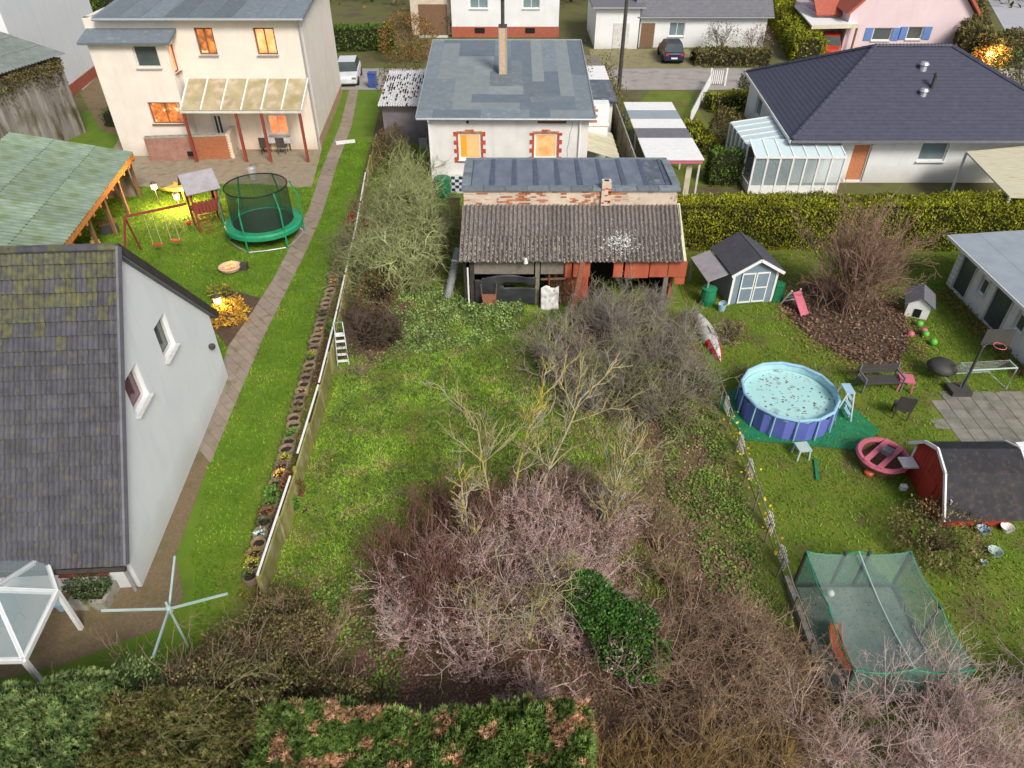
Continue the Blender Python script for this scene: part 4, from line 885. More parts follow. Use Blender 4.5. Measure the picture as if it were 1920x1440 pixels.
PLM = {'lime': leafmat('m_lime', [(.42,.46,.02),(.55,.55,.03),(.30,.36,.02)]), 'ochre': leafmat('m_ochre', [(.22,.15,.03),(.34,.24,.05),(.15,.12,.03)]),
  'pale': leafmat('m_pale', [(.40,.50,.46),(.60,.68,.62)]), 'green': leafmat('m_green', [(.05,.14,.015),(.12,.26,.03),(.07,.18,.02)]), 'dark': leafmat('m_dark', [(.03,.06,.015),(.07,.11,.03)]),
  'red': leafmat('m_red', [(.16,.05,.02),(.25,.09,.04),(.07,.05,.02)]), 'orange': leafmat('m_orange', [(.75,.40,.04),(.8,.55,.15)]), 'brown': leafmat('m_brown', [(.12,.085,.05),(.22,.17,.09),(.08,.06,.04)]),
  'mossy': leafmat('m_mossy', [(.13,.13,.03),(.19,.18,.04)])}
plants = {0:('dark','sparse'),1:('lime','dome'),2:('ochre','dome'),4:('pale','tuft'),5:('dark','dome'),6:('red','dome'),7:('green','dome'),8:('green','wide'),9:('mossy','sparse'),10:('orange','tuft'),11:('brown','dome'),12:('lime','flat'),15:('green','dome'),18:('mossy','dome'),19:('brown','sparse'),21:('orange','bits'),24:('mossy','flat'),26:('green','tuft'),27:('lime','flat'),31:('orange','bits'),34:('dark','tuft'),38:('green','sparse'),41:('orange','tuft'),45:('mossy','dome'),49:('green','dome')}
words = {0:'nearest brown planting ring, nearly bare with a few dark sprigs',1:'planting ring overflowing with bright lime yellow moss, second nearest',2:'planting ring filled with an ochre brown cushion beside the lime yellow one',4:'planting ring holding a pale blue white succulent',5:'planting ring with a dark green cushion just beyond the pale succulent',6:'planting ring full of red brown stems near the white rail',7:'planting ring with a bright green leafy mound, nearer of the green pair',8:'planting ring with a wide spilling green plant, farther of the green pair',9:'planting ring with thin moss next to the orange flowered ring',10:'planting ring with an orange yellow flower clump beside the gap in the rail',11:'planting ring with a shaggy grey brown clump beyond the orange flower',12:'planting ring capped with flat lime moss beyond the grey brown clump',15:'planting ring with a light green rosette standing alone between empty rings',18:'planting ring heaped with olive moss in the middle of the row',19:'planting ring with scant brown stalks behind the olive moss heap',21:'planting ring with scattered orange leaves lying inside it',24:'planting ring with flat olive moss beside the open lawn rail',26:'planting ring with a green tuft just short of the step ladder',27:'planting ring capped in bright lime moss beside the step ladder',31:'planting ring with a few orange leaves just past the step ladder',34:'planting ring with a dark grassy tuft left of the brown shrubs',38:'planting ring with thin green sprigs level with the brown shrubs',41:'planting ring with an orange tuft in the far half of the row',45:'planting ring heaped with olive moss in the far half of the row',49:'planting ring with a green mound near the far end of the row'}
for i in range(NR):
    p = poly_at(RL, i/(NR-1)); d = poly_at(RL, min(1,(i+1)/(NR-1)))-poly_at(RL, max(0,(i-1)/(NR-1)))
    lab = words.get(i, 'empty brown concrete planting ring with bare soil in the long row beside the left fence')
    t = thing('planting_ring', lab, 'planting ring', (p.x+random.uniform(-.03,.03), p.y+random.uniform(-.02,.02), 0), random.uniform(0,6), 'planting rings in a row beside the left fence')
    s = random.uniform(.95,1.1); t.scale = (s*1.28,s*1.12,random.uniform(.9,1.1)*.9)
    link('ring', random.choice(ringm), None, t, False); link('soil', sme, None, t, False)
    if i in plants:
        c, k = plants[i]; n, rx, rz, sz = {'dome':(260,.19,.12,.06),'flat':(200,.16,.05,.05),'wide':(320,.22,.13,.085),'sparse':(40,.12,.08,.08),'tuft':(70,.11,.12,.09),'bits':(14,.10,.03,.09)}[k]
        P, v = ball_foliage((0,0,.27), rx, rx, rz, n, i, .15, .7); link('plant', leaf_mesh('plant', P, sz, PLM[c], D_=v, asp=.6), None, t, False)
# earth strip between rings and fence
strip = [(-6.5,11),(-6.5,19),(-6.85,23),(-7.4,31),(-7.9,36)]; strip += [(x-.75,y) for x, y in reversed(strip)]
sheet('soil_strip', strip, .03, MAT['mulch'])
x, y = scatter(strip, 260); link('leaf_litter', leaf_mesh('leaf_litter', np.stack([x,y,RNG.uniform(.04,.1,len(x))],1), RNG.uniform(.05,.1,len(x)), leafmat('m_strip',[(.10,.12,.02),(.22,.10,.04),(.30,.20,.04),(.05,.07,.02)]), flat=1), None, kind='stuff', label='mossy leaf litter between the planting rings and the fence', cat='leaves')
for i, (px, py, z, c, s_, lb) in enumerate(((543,905,.75,'red',.34,'rusty red brown climber clump spilling over the gap in the white rail'),(547,938,.5,'green',.16,'small green fern growing on the mossy fence slab'),(662,408,.9,'redb',.42,'bright red leaved shrub at the far end of the white fence rail'),(626,606,.9,'green',.28,'green ivy tuft over the rail above the step ladder'),(690,425,.8,'redb',.25,'smaller red leaved sprig right of the bright red shrub'))):
    if c == 'redb' and 'redb' not in PLM: PLM['redb'] = leafmat('m_redb', [(.42,.02,.015),(.6,.05,.03),(.25,.02,.01)])
    p = G(px,py,z*.8); shrub('fence_shrub', lb, 'shrub', p, s_, z*.55, PLM[c], 420, .09, 60+i, tf=.55)
# step ladder
sl_ = thing('step_ladder', 'white aluminium step ladder standing open by the left fence', 'step ladder', (-6.32,21.3,0), radians(8)); sl_.scale = (.86,.78,.74)
def sp_(s, t): return (s*(.24-.05*t), .62*t, 1.62*t)
for s in (-1,1):
    MB().bar(sp_(s,0), sp_(s,1.28), .035,.07).build('rail', MAT['alu'], sl_, world=False)
    MB().bar((s*.23,1.15,0),(s*.17,.66,1.6),.03,.03).build('leg', MAT['alu'], sl_, world=False)
for i in range(5):
    t = .13+i*.195; p = sp_(0,t); MB().obox((0,p[1]+.03,p[2]), .44-.09*t, .16 if i < 4 else .30, .035).build('step', MAT['white_paint'], sl_, world=False)
MB().bar((-.22,1.0,.5),(.22,1.0,.5),.025).build('brace', MAT['alu'], sl_, world=False)
MB().bar(sp_(-1,1.28),sp_(1,1.28),.03).build('handle', MAT['alu'], sl_, world=False)
# right wire fence with pale rail
FR = [(7.12,8.2,0),(7.12,12,0),(7.16,16.5,0),(7.22,20,0)]
fr2 = thing('wire_fence', 'low wire fence with a pale weathered rail along the right side of the middle garden', 'fence')
for i in range(11):
    p = poly_at(FR, i/10); MB().tube([(p.x,p.y,0),(p.x+random.uniform(-.03,.03),p.y,.92)], .03, 6).build('post', MAT['wood_grey'], fr2)
for t0, t1 in ((0,.12),(.125,.38),(.39,.66),(.78,.97)):
    MB().tube([poly_at(FR,t0+(t1-t0)*i/5)+Vector((random.uniform(-.02,.02),0,.9)) for i in range(6)], .024, 6).build('rail', MAT['wood_grey'], fr2)
S = []
for z in np.arange(.12,.9,.13): S.append((*(poly_at(FR,0)+Vector((0,0,z))), *(poly_at(FR,.5)+Vector((0,0,z))), .002,.002,0)); S.append((*(poly_at(FR,.5)+Vector((0,0,z))), *(poly_at(FR,1)+Vector((0,0,z))), .002,.002,0))
for t in np.linspace(0,1,90): p = poly_at(FR,t); S.append((p.x,p.y,.02,p.x,p.y,.88,.0015,.0015,0))
link('wire', seg_mesh('wire', np.array(S), MAT['pole_dark']), None, fr2)
for i,(px,py) in enumerate(((1335,765),(1378,838),(1387,885),(1413,985),(1429,1050))):
    p = G(px,py,0.2); lb = ['farthest white lattice trellis panel, by the grey thicket','second farthest white lattice trellis panel, with a red ball behind','middle white lattice trellis panel beside yellow flowers','second nearest white lattice trellis panel on the wire fence','nearest white lattice trellis panel above the netted enclosure'][i]
    t = thing('trellis_panel', lb, 'trellis', (7.36,p.y,0), 0, 'white lattice trellis panels along the wire fence')
    for j in range(6):
        y0 = -.25+j*.1; MB().box(-.012,.012,y0-.016,y0+.016,.08,.55+.16*(1-abs(j-2.5)/2.5)).build('slat', MAT['dirty_white'], t, world=False)
    for z in (.2,.45): MB().box(.013,.03,-.28,.28,z,z+.045).build('crossbar', MAT['dirty_white'], t, world=False)
P = np.stack([7.3+RNG.normal(0,.10,90), RNG.uniform(12,18,90), RNG.uniform(.1,.7,90)],1); MAT['yflower'] = leafmat('yflower', [(.75,.45,.02),(.8,.6,.05)])
link('flower', leaf_mesh('flower', P, .09, MAT['yflower'], flat=1, asp=.9), None, kind='stuff', label='scattered yellow orange blooms along the right wire fence', cat='flowers')
ln = thing('edging_wall', 'low grey edging wall between the wire fence and the netted enclosure', 'edging wall')
for i in range(6): MB().box(7.28,7.42,8.4+i*.55,8.93+i*.55,0,.22+random.uniform(-.02,.02)).build('block', MAT['concrete'], ln)
# ================================================================ LEFT NEIGHBOUR: white house
WX = -10.15; wa0 = G(268,1102); wb0 = G(429,707)
hx0, hy0, hx1, hy1 = -9.86, 11.48, -10.42, 20.6
wh = thing('house', 'white gabled house with dark mossy tiled roof at the left edge', 'house', (-10,11.5,0))
ux = Vector((hx1-hx0, hy1-hy0, 0)); GL = ux.length; ux.normalize()       # outward normal: +x
RU, RZ = 4.75, 7.45
def WU(px, py):     # pixel on the gable plane -> (u,z)
    u = (px-960)/FPX; v = (720-py)/FPX; d = Vector((u, cos(PITCH)+v*sin(PITCH), -sin(PITCH)+v*cos(PITCH))); n = ux.cross(Vector((0,0,1)))
    t = (Vector((hx0,hy0,0))-Vector((0,0,CAM_H))).dot(n)/d.dot(n); p = Vector((0,0,CAM_H))+d*t; return (p-Vector((hx0,hy0,0))).dot(ux), p.z
a1, a2 = WU(289,618), WU(330,642); c1, c2 = WU(231,718), WU(280,740)
def hole(lst): 
    us = [WU(*q)[0] for q in lst]; zs = [WU(*q)[1] for q in lst]; return (sorted(us)[0]+sorted(us)[1])/2, (sorted(us)[2]+sorted(us)[3])/2, (sorted(zs)[0]+sorted(zs)[1])/2, (sorted(zs)[2]+sorted(zs)[3])/2
h1 = hole([(289,618),(306,585),(330,642),(311,680)]); h2 = hole([(230,720),(254,682),(281,738),(256,778)])
mb = MB(); prof = [(0,1.75),(RU,RZ-.1),(GL,2.72)]
wallh(mb, (hx0,hy0,0), ux, prof, [h1,h2])
back = Vector((hx0,hy0,0))+Vector((-11,0,0)); en = ux.cross(Vector((0,0,1)))
wallh(mb, Vector((hx0,hy0,0))-en*11, en, [(0,1.75),(11,1.75)], [(9.2,10.35,.75,1.55),(6.2,7.6,.3,1.6)])
e2 = Vector((hx1,hy1,0)); wallh(mb, e2, -en, [(0,2.7),(11,2.7)], [])
mb.build('wall', MAT['cool_render'], wh)
window(wh, (hx0,hy0,0), ux, *h1, MAT['glass_dark'], MAT['dirty_white'], mull=0, rec=.16, fw=.06)
window(wh, (hx0,hy0,0), ux, *h2, MAT['glass_wine'], MAT['dirty_white'], mull=0, rec=.16, fw=.06)
window(wh, Vector((hx0,hy0,0))-en*11, en, 9.2,10.35,.75,1.55, MAT['lit_orange'], MAT['wood_red'], mull=1, rec=.1)
window(wh, Vector((hx0,hy0,0))-en*11, en, 6.2,7.6,.3,1.6, MAT['lit_orange'], MAT['white_paint'], mull=1, rec=.1)
lu, lz = WU(392,650); lp_ = Vector((hx0,hy0,0))+ux*lu+Vector((0,0,lz))
MB().lathe(lp_+en*.10+Vector((0,0,-.1)), [(.06,0),(.11,.06),(.11,.16),(.05,.2)], 10).bar(lp_, lp_+en*.1, .06).build('wall_lamp', MAT['pole_dark'], wh)
def roof_frame(u, zz, o): return Vector((hx0,hy0,0))+ux*u-en*o+Vector((0,0,zz))
OV = -.16; u_e = -.38; sl1 = (RZ-1.75)/RU; z_e = 1.75-.38*sl1+.12; u_f = GL+.35; sl2 = (RZ-2.72)/(GL-RU); z_f = 2.72-.35*sl2+.12; rz = RZ+.05
rfm = MB(); rfm.slab([roof_frame(u_e,z_e,OV),roof_frame(RU,rz,OV),roof_frame(RU,rz,11),roof_frame(u_e,z_e,11)], .12)
rfm.slab([roof_frame(u_f,z_f,OV),roof_frame(RU,rz,OV),roof_frame(RU,rz,11),roof_frame(u_f,z_f,11)][::-1], .12)
rf = rfm.build('roof', MAT['slate_grey'], wh)
MB().bar(roof_frame(u_f,z_f+.02,OV+.02), roof_frame(RU,rz+.05,OV+.02), .10,.22).build('verge_board', MAT['wood_dark'], wh)
MB().bar(roof_frame(u_e,z_e+.02,OV-.035), roof_frame(RU,rz+.07,OV-.035), .06,.2).build('verge_board', MAT['slate_grey'], wh)
# tiles: double roll profile
P0 = roof_frame(u_e,z_e,OV); ey = (roof_frame(RU,rz,OV)-P0); LR = ey.length; ey.normalize(); ex = en*-1; ez = ex.cross(ey).normalized()
if ez.z < 0: ez = -ez
nrow = 22; tl = LR/nrow; tw = .26; prof = [(0,.0),(.12,.028),(.25,.034),(.38,.028),(.47,.002),(.53,.002),(.62,.028),(.75,.034),(.88,.028),(1,.0)]
vs = []; 
for y_, lift in ((0,.055),(tl*1.02,.004)):
    for u, h in prof: vs.append((u*tw*1.0, y_, h+lift))
kk = len(prof)
for u, h in prof: vs.append((u*tw, .004, h-.0))
tme = bpy.data.meshes.new('roof_tile'); tme.from_pydata(vs, [], [(i,i+1,kk+i+1,kk+i) for i in range(kk-1)]+[(2*kk+i,2*kk+i+1,i+1,i) for i in range(kk-1)]); tme.materials.append(MAT['tile_dark'])
tme2 = tme.copy(); tme2.materials.clear(); tme2.materials.append(MAT['tile_mossy'])
cnt = 0; rest = MB(); rt_ = random.Random(5)
vis = []
for c in range(42):
    for r in range(nrow):
        o = P0+ex*(tw*c)+ey*(tl*r)+ez*.012
        vis.append((c*tw, r, o, c))
def pxy(p):
    d = p.y*cos(PITCH)-(p.z-CAM_H)*sin(PITCH); return 960+FPX*p.x/d
vis.sort(key=lambda q: (0 if pxy(q[2]) > -10 else 1, q[1] // 23, q[0]))
for _, r, o, c in vis:
    o = o+ez*rt_.uniform(0,.004)
    mossy = rt_.random() < 1.0*max(0,(r-nrow+8)/7)
    M = Matrix(((ex.x,ey.x,ez.x,o.x),(ex.y,ey.y,ez.y,o.y),(ex.z,ey.z,ez.z,o.z),(0,0,0,1))) @ Matrix.Rotation(radians(rt_.uniform(-.5,.5)),4,'Z')
    if cnt < 300: link('roof_tile', tme2 if mossy else tme, None, rf, True, M=M); cnt += 1
    else: rest.add([M @ Vector(v) for v in vs], [(i,i+1,kk+i+1,kk+i) for i in range(kk-1)]+[(2*kk+i,2*kk+i+1,i+1,i) for i in range(kk-1)])
rest.build('roof_tiles', MAT['tile_mossy'], rf, kind='stuff')
for i in range(18):
    a = roof_frame(RU,rz+.05,OV+i*.4); b_ = roof_frame(RU,rz+.05,OV+(i+1)*.4+.03); MB().tube([a,b_], [.11,.125], 8).build('ridge_tile', MAT['tile_dark'] if i%3 else MAT['tile_mossy'], rf)
MB().tube([roof_frame(u_e-.08,z_e-.05,OV-.02), roof_frame(u_e-.08,z_e-.05,9)], .07, 8).build('gutter', MAT['wood_dark'], wh)
MB().tube([roof_frame(-.35,z_e-.1,.15), roof_frame(-.14,.9,.1), roof_frame(-.14,.05,.1)], .045, 8).build('downpipe', MAT['zinc'], wh)
# white framed garden pavilion with glass roof
gz = thing('pavilion', 'white framed glazed garden pavilion below the eave of the white house, bottom left', 'pavilion')
zt = 1.55
a_, b_, c_, d_ = G(45,1238,zt), G(107,1110,zt), G(85,1042,zt-.1), G(-60,1240,zt)
e_ = Vector((c_.x-1.7, c_.y, 1.45)); apx = G(20,1100,2.05); apx = Vector((-12.0,9.9,2.1))
ring = [d_, a_, b_, c_, e_]
for p, q in zip(ring[:-1], ring[1:]): MB().bar(p, q, .10,.12).build('eave_beam', MAT['white_paint'], gz)
for p in ring: 
    MB().bar(p, apx, .09,.10).build('rafter', MAT['white_paint'], gz)
    MB().box(p.x-.05,p.x+.05,p.y-.05,p.y+.05,0,p.z).build('post', MAT['white_paint'], gz)
for p, q in zip(ring[:-1], ring[1:]): MB().slab([p+Vector((0,0,.06)), q+Vector((0,0,.06)), apx+Vector((0,0,.06))], .01).build('roof_pane', MAT['cons_glass'], gz)
for (px,py,m_,nm,lb,ct,r,h) in ((25,1175,'tarp_black','garden_chair','dark cushioned chair under the glazed pavilion','chair',.3,.5),(118,1142,'plastic_lblue','bucket','pale blue bucket beside the pavilion','bucket',.13,.28),(100,1138,'plastic_orange','flower_pot','small orange flower pot beside the pavilion','pot',.10,.2)):
    p = G(px,py); t = thing(nm, lb, ct, (p.x,p.y,0))
    if nm == 'garden_chair':
        MB().obox((0,0,.42), .5,.5,.08).build('seat', MAT[m_], t, world=False); MB().obox((0,.25,.7), .5,.07,.5, rx=-.2).build('backrest', MAT[m_], t, world=False)
        for sx in (-.2,.2):
            for sy in (-.2,.2): MB().box(sx-.02,sx+.02,sy-.02,sy+.02,0,.38).build('leg', MAT['pole_dark'], t, world=False)
    else:
        MB().lathe((0,0,0), [(r*.7,0),(r,h),(r*1.1,h),(r*1.1,h-.02),(r*.85,h-.02),(r*.6,.02)], 14, cap=False).build('body', MAT[m_], t, world=False)
        MB().lathe((0,0,h-.05), [(r*.85,0),(.0,.015)], 12, cap=False).build('soil' if nm == 'flower_pot' else 'water', MAT['soil'] if nm == 'flower_pot' else MAT['water'], t, world=False)
pb = thing('planter', 'stone planter box with dark evergreen shrubs under the eave of the white house', 'planter')
q0, q1 = G(135,1145), G(212,1095)
MB().box(q0.x,q1.x+.25,q0.y,q0.y+.10,0,.35).box(q0.x,q1.x+.25,q0.y+.62,q0.y+.72,0,.35).box(q0.x,q0.x+.1,q0.y+.102,q0.y+.618,0,.35).box(q1.x+.15,q1.x+.25,q0.y+.102,q0.y+.618,0,.35).build('box', MAT['concrete'], pb)
MB().box(q0.x+.1,q1.x+.15,q0.y+.1,q0.y+.62,.0,.3).build('soil', MAT['soil'], pb)
MAT['evergreen'] = leafmat('evergreen', [(.025,.05,.018),(.06,.10,.035),(.13,.17,.06)], nscale=3)
P, v = ball_foliage(((q0.x+q1.x)/2+.1,q0.y+.36,.55), .62,.36,.32, 1500, 4, .3); link('foliage', leaf_mesh('foliage', P, .07, MAT['evergreen'], D_=v), None, pb)
# rotary clothes line
cl = thing('clothes_dryer', 'pale green rotary clothes dryer with four bare arms on the gravel by the white house', 'clothes dryer', (-8.0,9.72,0))
MB().tube([(0,0,0),(0,0,1.85)], .03, 8).build('pole', MAT['pale_green'], cl, world=False); MB().lathe((0,0,1.45), [(.05,0),(.07,.05),(.07,.2),(.05,.25)], 10).build('hub', MAT['pale_green'], cl, world=False)
for px, py in ((328,1043),(190,1145),(427,1113),(287,1232)):
    p = G(px,py,1.95)-Vector((-8.0,9.72,0)); MB().bar((0,0,1.6), p, .045,.045).build('arm', MAT['pale_green'], cl, world=False)
# mulch bed plants, stone bowl
MAT['leaf_gold'] = leafmat('leaf_gold', [(.62,.25,.01),(.72,.38,.02),(.35,.22,.03),(.45,.34,.08),(.18,.12,.03)], nscale=2)
shrub('shrub', 'low shrub with glowing golden orange leaves in the round mulch bed', 'shrub', G(430,600), .85,.38, MAT['leaf_gold'], 1900, .11, 3, bump=.5, tf=.6)
shrub('shrub', 'small green gold shrub on the far side of the mulch bed', 'shrub', G(420,560), .5,.35, leafmat('m_gg',[(.15,.18,.03),(.3,.3,.05),(.35,.2,.05)]), 600, .1, 13, tf=.6)
sb = thing('fire_bowl', 'pale orange stone fire bowl on the lawn between trampoline and mulch bed', 'fire bowl', tuple(G(433,508)))
MB().lathe((0,0,0), [(.25,0),(.42,.10),(.5,.25),(.44,.26),(.3,.16),(.0,.14)], 18, cap=False).build('bowl', MAT['stone_pale'], sb, world=False)
for i in range(9):
    a = i*.7; MB().obox((.22*cos(a),.22*sin(a),.26+.03*(i%3)), .16,.13,.10, rz=a, rx=.4).build('stone', MAT['ember'], sb, world=False, bevel=.02)
MB().obox((.62,.1,.18), .3,.25,.36).build('log_box', MAT['pole_dark'], sb, world=False)
# trampoline
tc_ = Vector((-12.05,31.9,0)); tp = thing('trampoline', 'round trampoline with green padded rim and dark safety net on the left lawn', 'trampoline', tuple(tc_)); R_ = 1.72
MB().tube([(R_*cos(a),R_*sin(a),.8) for a in np.linspace(0,2*pi,37)[:-1]], .035, 6, closed=True).build('frame', MAT['zinc'], tp, world=False)
pad = MB(); sg = 40
for r, z in ((R_-.30,.83),(R_-.28,.88),(R_+.05,.88),(R_+.12,.80),(R_+.12,.62)):
    for k in range(sg): t = 2*pi*k/sg; pad.v.append((r*cos(t), r*sin(t), z))
pad.f = [(i*sg+k, i*sg+(k+1)%sg, (i+1)*sg+(k+1)%sg, (i+1)*sg+k) for i in range(4) for k in range(sg)]
pad.build('rim_pad', MAT['tramp_green'], tp, world=False); MB().lathe((0,0,.81), [(R_-.29,0),(.0,-.02)], 32, cap=False).build('jumping_mat', MAT['tramp_mat'], tp, world=False)
MB().lathe((0,0,.86), [(R_-.28,0),(R_-.3,1.75)], 32, cap=False).build('safety_net', MAT['net_dark'], tp, world=False)
for i in range(6):
    a = i*pi/3+.3; x_, y_ = (R_+.08)*cos(a), (R_+.08)*sin(a); MB().tube([(x_,y_,0),(x_,y_,1.9),(x_*.86,y_*.86,2.65)], .04, 8).build('pole', MAT['tramp_green'], tp, world=False)
    MB().tube([(x_,y_,.04),((R_-.1)*cos(a+.5),(R_-.1)*sin(a+.5),.04),((R_+.05)*cos(a+1.0),(R_+.05)*sin(a+1.0),.04)], .03, 6).build('leg', MAT['zinc'], tp, world=False)
MB().tube([((R_-.28)*cos(a),(R_-.28)*sin(a),2.62) for a in np.linspace(0,2*pi,33)[:-1]], .03, 6, closed=True).build('net_ring', MAT['black'], tp, world=False)
gb = thing('kettle', 'small pale grey bin on the terrace behind the trampoline', 'bin', tuple(G(476,335))); MB().lathe((0,0,0), [(.2,0),(.24,.6),(.26,.62),(.15,.72),(.0,.74)], 14, cap=False).build('body', MAT['zinc'], gb, world=False); MB().tube([(-.07,0,.74),(-.05,0,.8),(.05,0,.8),(.07,0,.74)], .012, 6).build('handle', MAT['black'], gb, world=False)
gb.name = 'lidded_bin'
# play tower, swing, slide
pw = thing('play_tower', 'red brown wooden play tower with a grey pitched roof left of the trampoline', 'play tower', tuple(G(395,425)), radians(35))
for sx in (-.6,.6):
    for sy in (-.5,.6): MB().box(sx-.05,sx+.05,sy-.05,sy+.05,0,2.2).build('post', MAT['wood_red'], pw, world=False)
MB().box(-.62,.62,-.52,.62,1.0,1.06).build('deck', MAT['wood_red'], pw, world=False)
for i in range(7): MB().box(-.55+i*.165,-.42+i*.165,-.58,-.555,1.0,1.62).build('board', MAT['wood_red'], pw, world=False)
for i in range(5): MB().box(.655,.675,-.5+i*.24,-.30+i*.24,1.0,1.6).build('board', MAT['wood_red'], pw, world=False)
MB().slab([(-.8,-.75,2.1),(.8,-.75,2.1),(.8,.05,2.85),(-.8,.05,2.85)], .05).slab([(.8,.85,2.1),(-.8,.85,2.1),(-.8,.05,2.85),(.8,.05,2.85)], .05).build('roof', MAT['lean_roof'], pw, world=False)
for i in range(5): MB().bar((-.45,-.62-.12*(4-i)*.5,.2+i*.18),(.0,-.62-.12*(4-i)*.5,.2+i*.18), .04).build('rung', MAT['wood_red'], pw, world=False)
sd_ = thing('slide', 'bright yellow plastic slide running down from the play tower', 'slide'); s0 = G(395,400)+Vector((-.7,.5,1.05)); s1 = G(325,362)
for w_ in (0,):
    mb = MB(); n = 10; prv = None; d = Vector((s1.x-s0.x, s1.y-s0.y, 0)); sd2 = Vector((-d.y,d.x,0)).normalized(); vs = []
    for i in range(n+1):
        t = i/n; z = 1.05*(1-t)**1.25+.12; c = s0+d*t*1.25; c.z = z
        for o, h in ((-.50,.18),(-.44,.0),(.44,.0),(.50,.18)): vs.append(c+sd2*o+Vector((0,0,h)))
    mb.add(vs, [(i*4+k,i*4+k+1,(i+1)*4+k+1,(i+1)*4+k) for i in range(n) for k in range(3)]); o = mb.build('chute', MAT['plastic_yellow'], sd_); o.modifiers.new('s','SOLIDIFY').thickness = .03
    for t in (.45,.9): c = s0+d*t*1.25; MB().box(c.x-.04,c.x+.04,c.y-.04,c.y+.04,0,1.05*(1-t)**1.25+.10).build('leg', MAT['plastic_yellow'], sd_)
def lantern(lb, p, h, e):
    t = thing('garden_lantern', lb, 'lantern', tuple(p)); MB().tube([(0,0,0),(0,0,h)], .025, 6).build('pole', MAT['pole_dark'], t, world=False)
    MB().lathe((0,0,h), [(.10,0),(.14,.04),(.15,.26),(.10,.30)], 12).build('lamp_shade', MAT['lamp_glow'], t, world=False); MB().lathe((0,0,h+.302), [(.17,0),(.06,.10),(0,.12)], 12, cap=False).build('cap', MAT['pole_dark'], t, world=False)
    l = bpy.data.lights.new('lantern_light', 'POINT'); l.energy = e; l.color = (1,.62,.25); l.shadow_soft_size = .16; o = bpy.data.objects.new('lantern_light', l); COL.objects.link(o); o.parent = t; o.location = (.22,-.22,h+.12)
lantern('taller glowing lantern on the lawn beside the yellow slide', G(338,392), .55, 420)
lantern('glowing lantern at the terrace edge left of the yellow slide', G(300,385), .9, 180)
lantern('small glowing lantern among the golden orange shrub of the mulch bed', G(418,598)+Vector((0,0,0)), .75, 60)
lantern('glowing lantern at the orange shrub in the upper right corner', G(1842,130), 1.0, 350)
sw = thing('swing', 'red wooden swing frame with two hanging swings beside the play tower', 'swing'); a, b_ = G(275,470)+Vector((0,0,2.1)), G(372,460)+Vector((0,0,2.1)); a = Vector((a.x,29.6,2.1)); b_ = Vector((b_.x,31.0,2.1))
MB().bar(a,b_,.09).build('crossbeam', MAT['wood_red'], sw)
for e in (a,):
    for s in (-1,1): MB().bar(e, Vector((e.x-.3,e.y+s*.9,0)), .08).build('leg', MAT['wood_red'], sw)
for f in (.35,.65):
    c = a.lerp(b_, f)
    for s in (-.2,.2): MB().tube([c+Vector((s,0,0)), c+Vector((s,0,-1.6))], .01, 4).build('rope', MAT['wood_pale'], sw)
    MB().obox(c+Vector((0,0,-1.61)), .45,.18,.04).build('seat', MAT['plastic_red'], sw)
for i,(px,py,m_,lb) in enumerate(((355,422,'plastic_red','small red ball on the lawn right of the swing'),(240,397,'plastic_orange','small orange ball near the open garage'))):
    MB().lathe(G(px,py), [(.0,0),(.08,.03),(.11,.11),(.08,.19),(0,.22)], 12, cap=False).build('ball', MAT[m_], None, label=lb, cat='ball', smooth=True)
# ---------------------------------------------------------------- green roofed garage, timber barn, white block
gr_ = thing('garage', 'open timber garage with mossy green corrugated roof on the left', 'garage')
gA, gB, gC, gD = G(118,462,2.35), G(250,287,2.35), G(72,222,3.35), G(-150,400,3.35)
exg = (gB-gA); Lg = exg.length; exg.normalize(); eyd = Vector((-exg.y, exg.x, 0)); dp = 5.6
eyv = eyd*dp+Vector((0,0,1.25)); A0 = gA-exg*1.0
corr_roof(gr_, A0, gB, A0+eyv, 8, 3, MAT['corr_green'], waves=5, amp=.035)
def gp(s, t, z): return A0+exg*s*(Lg+1.0)+eyd*t*dp+Vector((0,0,z-2.35))
MB().bar(gp(0,0.01,2.22), gp(1,0.01,2.22), .06,.30).build('fascia', MAT['wood_orange'], gr_)
for i in range(13): MB().bar(gp(i/12,.02,2.28), gp(i/12,.02,2.28)-eyd*.0+Vector((0,0,-.36)), .13).build('rafter_end', MAT['wood_orange'], gr_)
for i in range(6): p = gp(i/5*.98+.01,.06,0); MB().box(p.x-.07,p.x+.07,p.y-.07,p.y+.07,0,2.2).build('post', MAT['wood_brown'], gr_)
MB().slab([gp(0,.97,0),gp(1,.97,0),gp(1,.97,3.1),gp(0,.97,3.1)], .15).build('wall', MAT['timber_wall'], gr_)
MB().slab([gp(1,.1,0),gp(1,.96,0),gp(1,.96,3.1),gp(1,.1,2.25)], .12).build('wall', MAT['timber_wall'], gr_)
for i,(s,m_,nm,lb,ct) in enumerate(((.45,'plastic_yellow','sack','yellow sack standing under the edge of the green roof','sack'),(.62,'pole_dark','firewood_box','dark crate of firewood under the edge of the green roof','crate'))):
    p = gp(s,.12,0); t = thing(nm, lb, ct, (p.x,p.y,0), .6)
    if nm == 'sack': MB().lathe((0,0,0), [(.2,0),(.24,.2),(.2,.55),(.06,.62),(.12,.72)], 10).build('body', MAT[m_], t, world=False); MB().tube([(.07*cos(a),.07*sin(a),.63) for a in np.linspace(0,2*pi,9)[:-1]], .012, 5, closed=True).build('tie', MAT['wood_pale'], t, world=False)
    else:
        MB().box(-.4,.4,-.25,.25,0,.5).build('crate', MAT[m_], t, world=False)
        for k in range(8): MB().tube([(-.36+k*.1,-.24,.53),(-.36+k*.1,.24,.54)], .05, 7).build('log', MAT['wood_brown'], t, world=False)
tb = thing('timber_barn', 'tall old timber boarded barn with grey sheet roof at the upper left', 'barn')
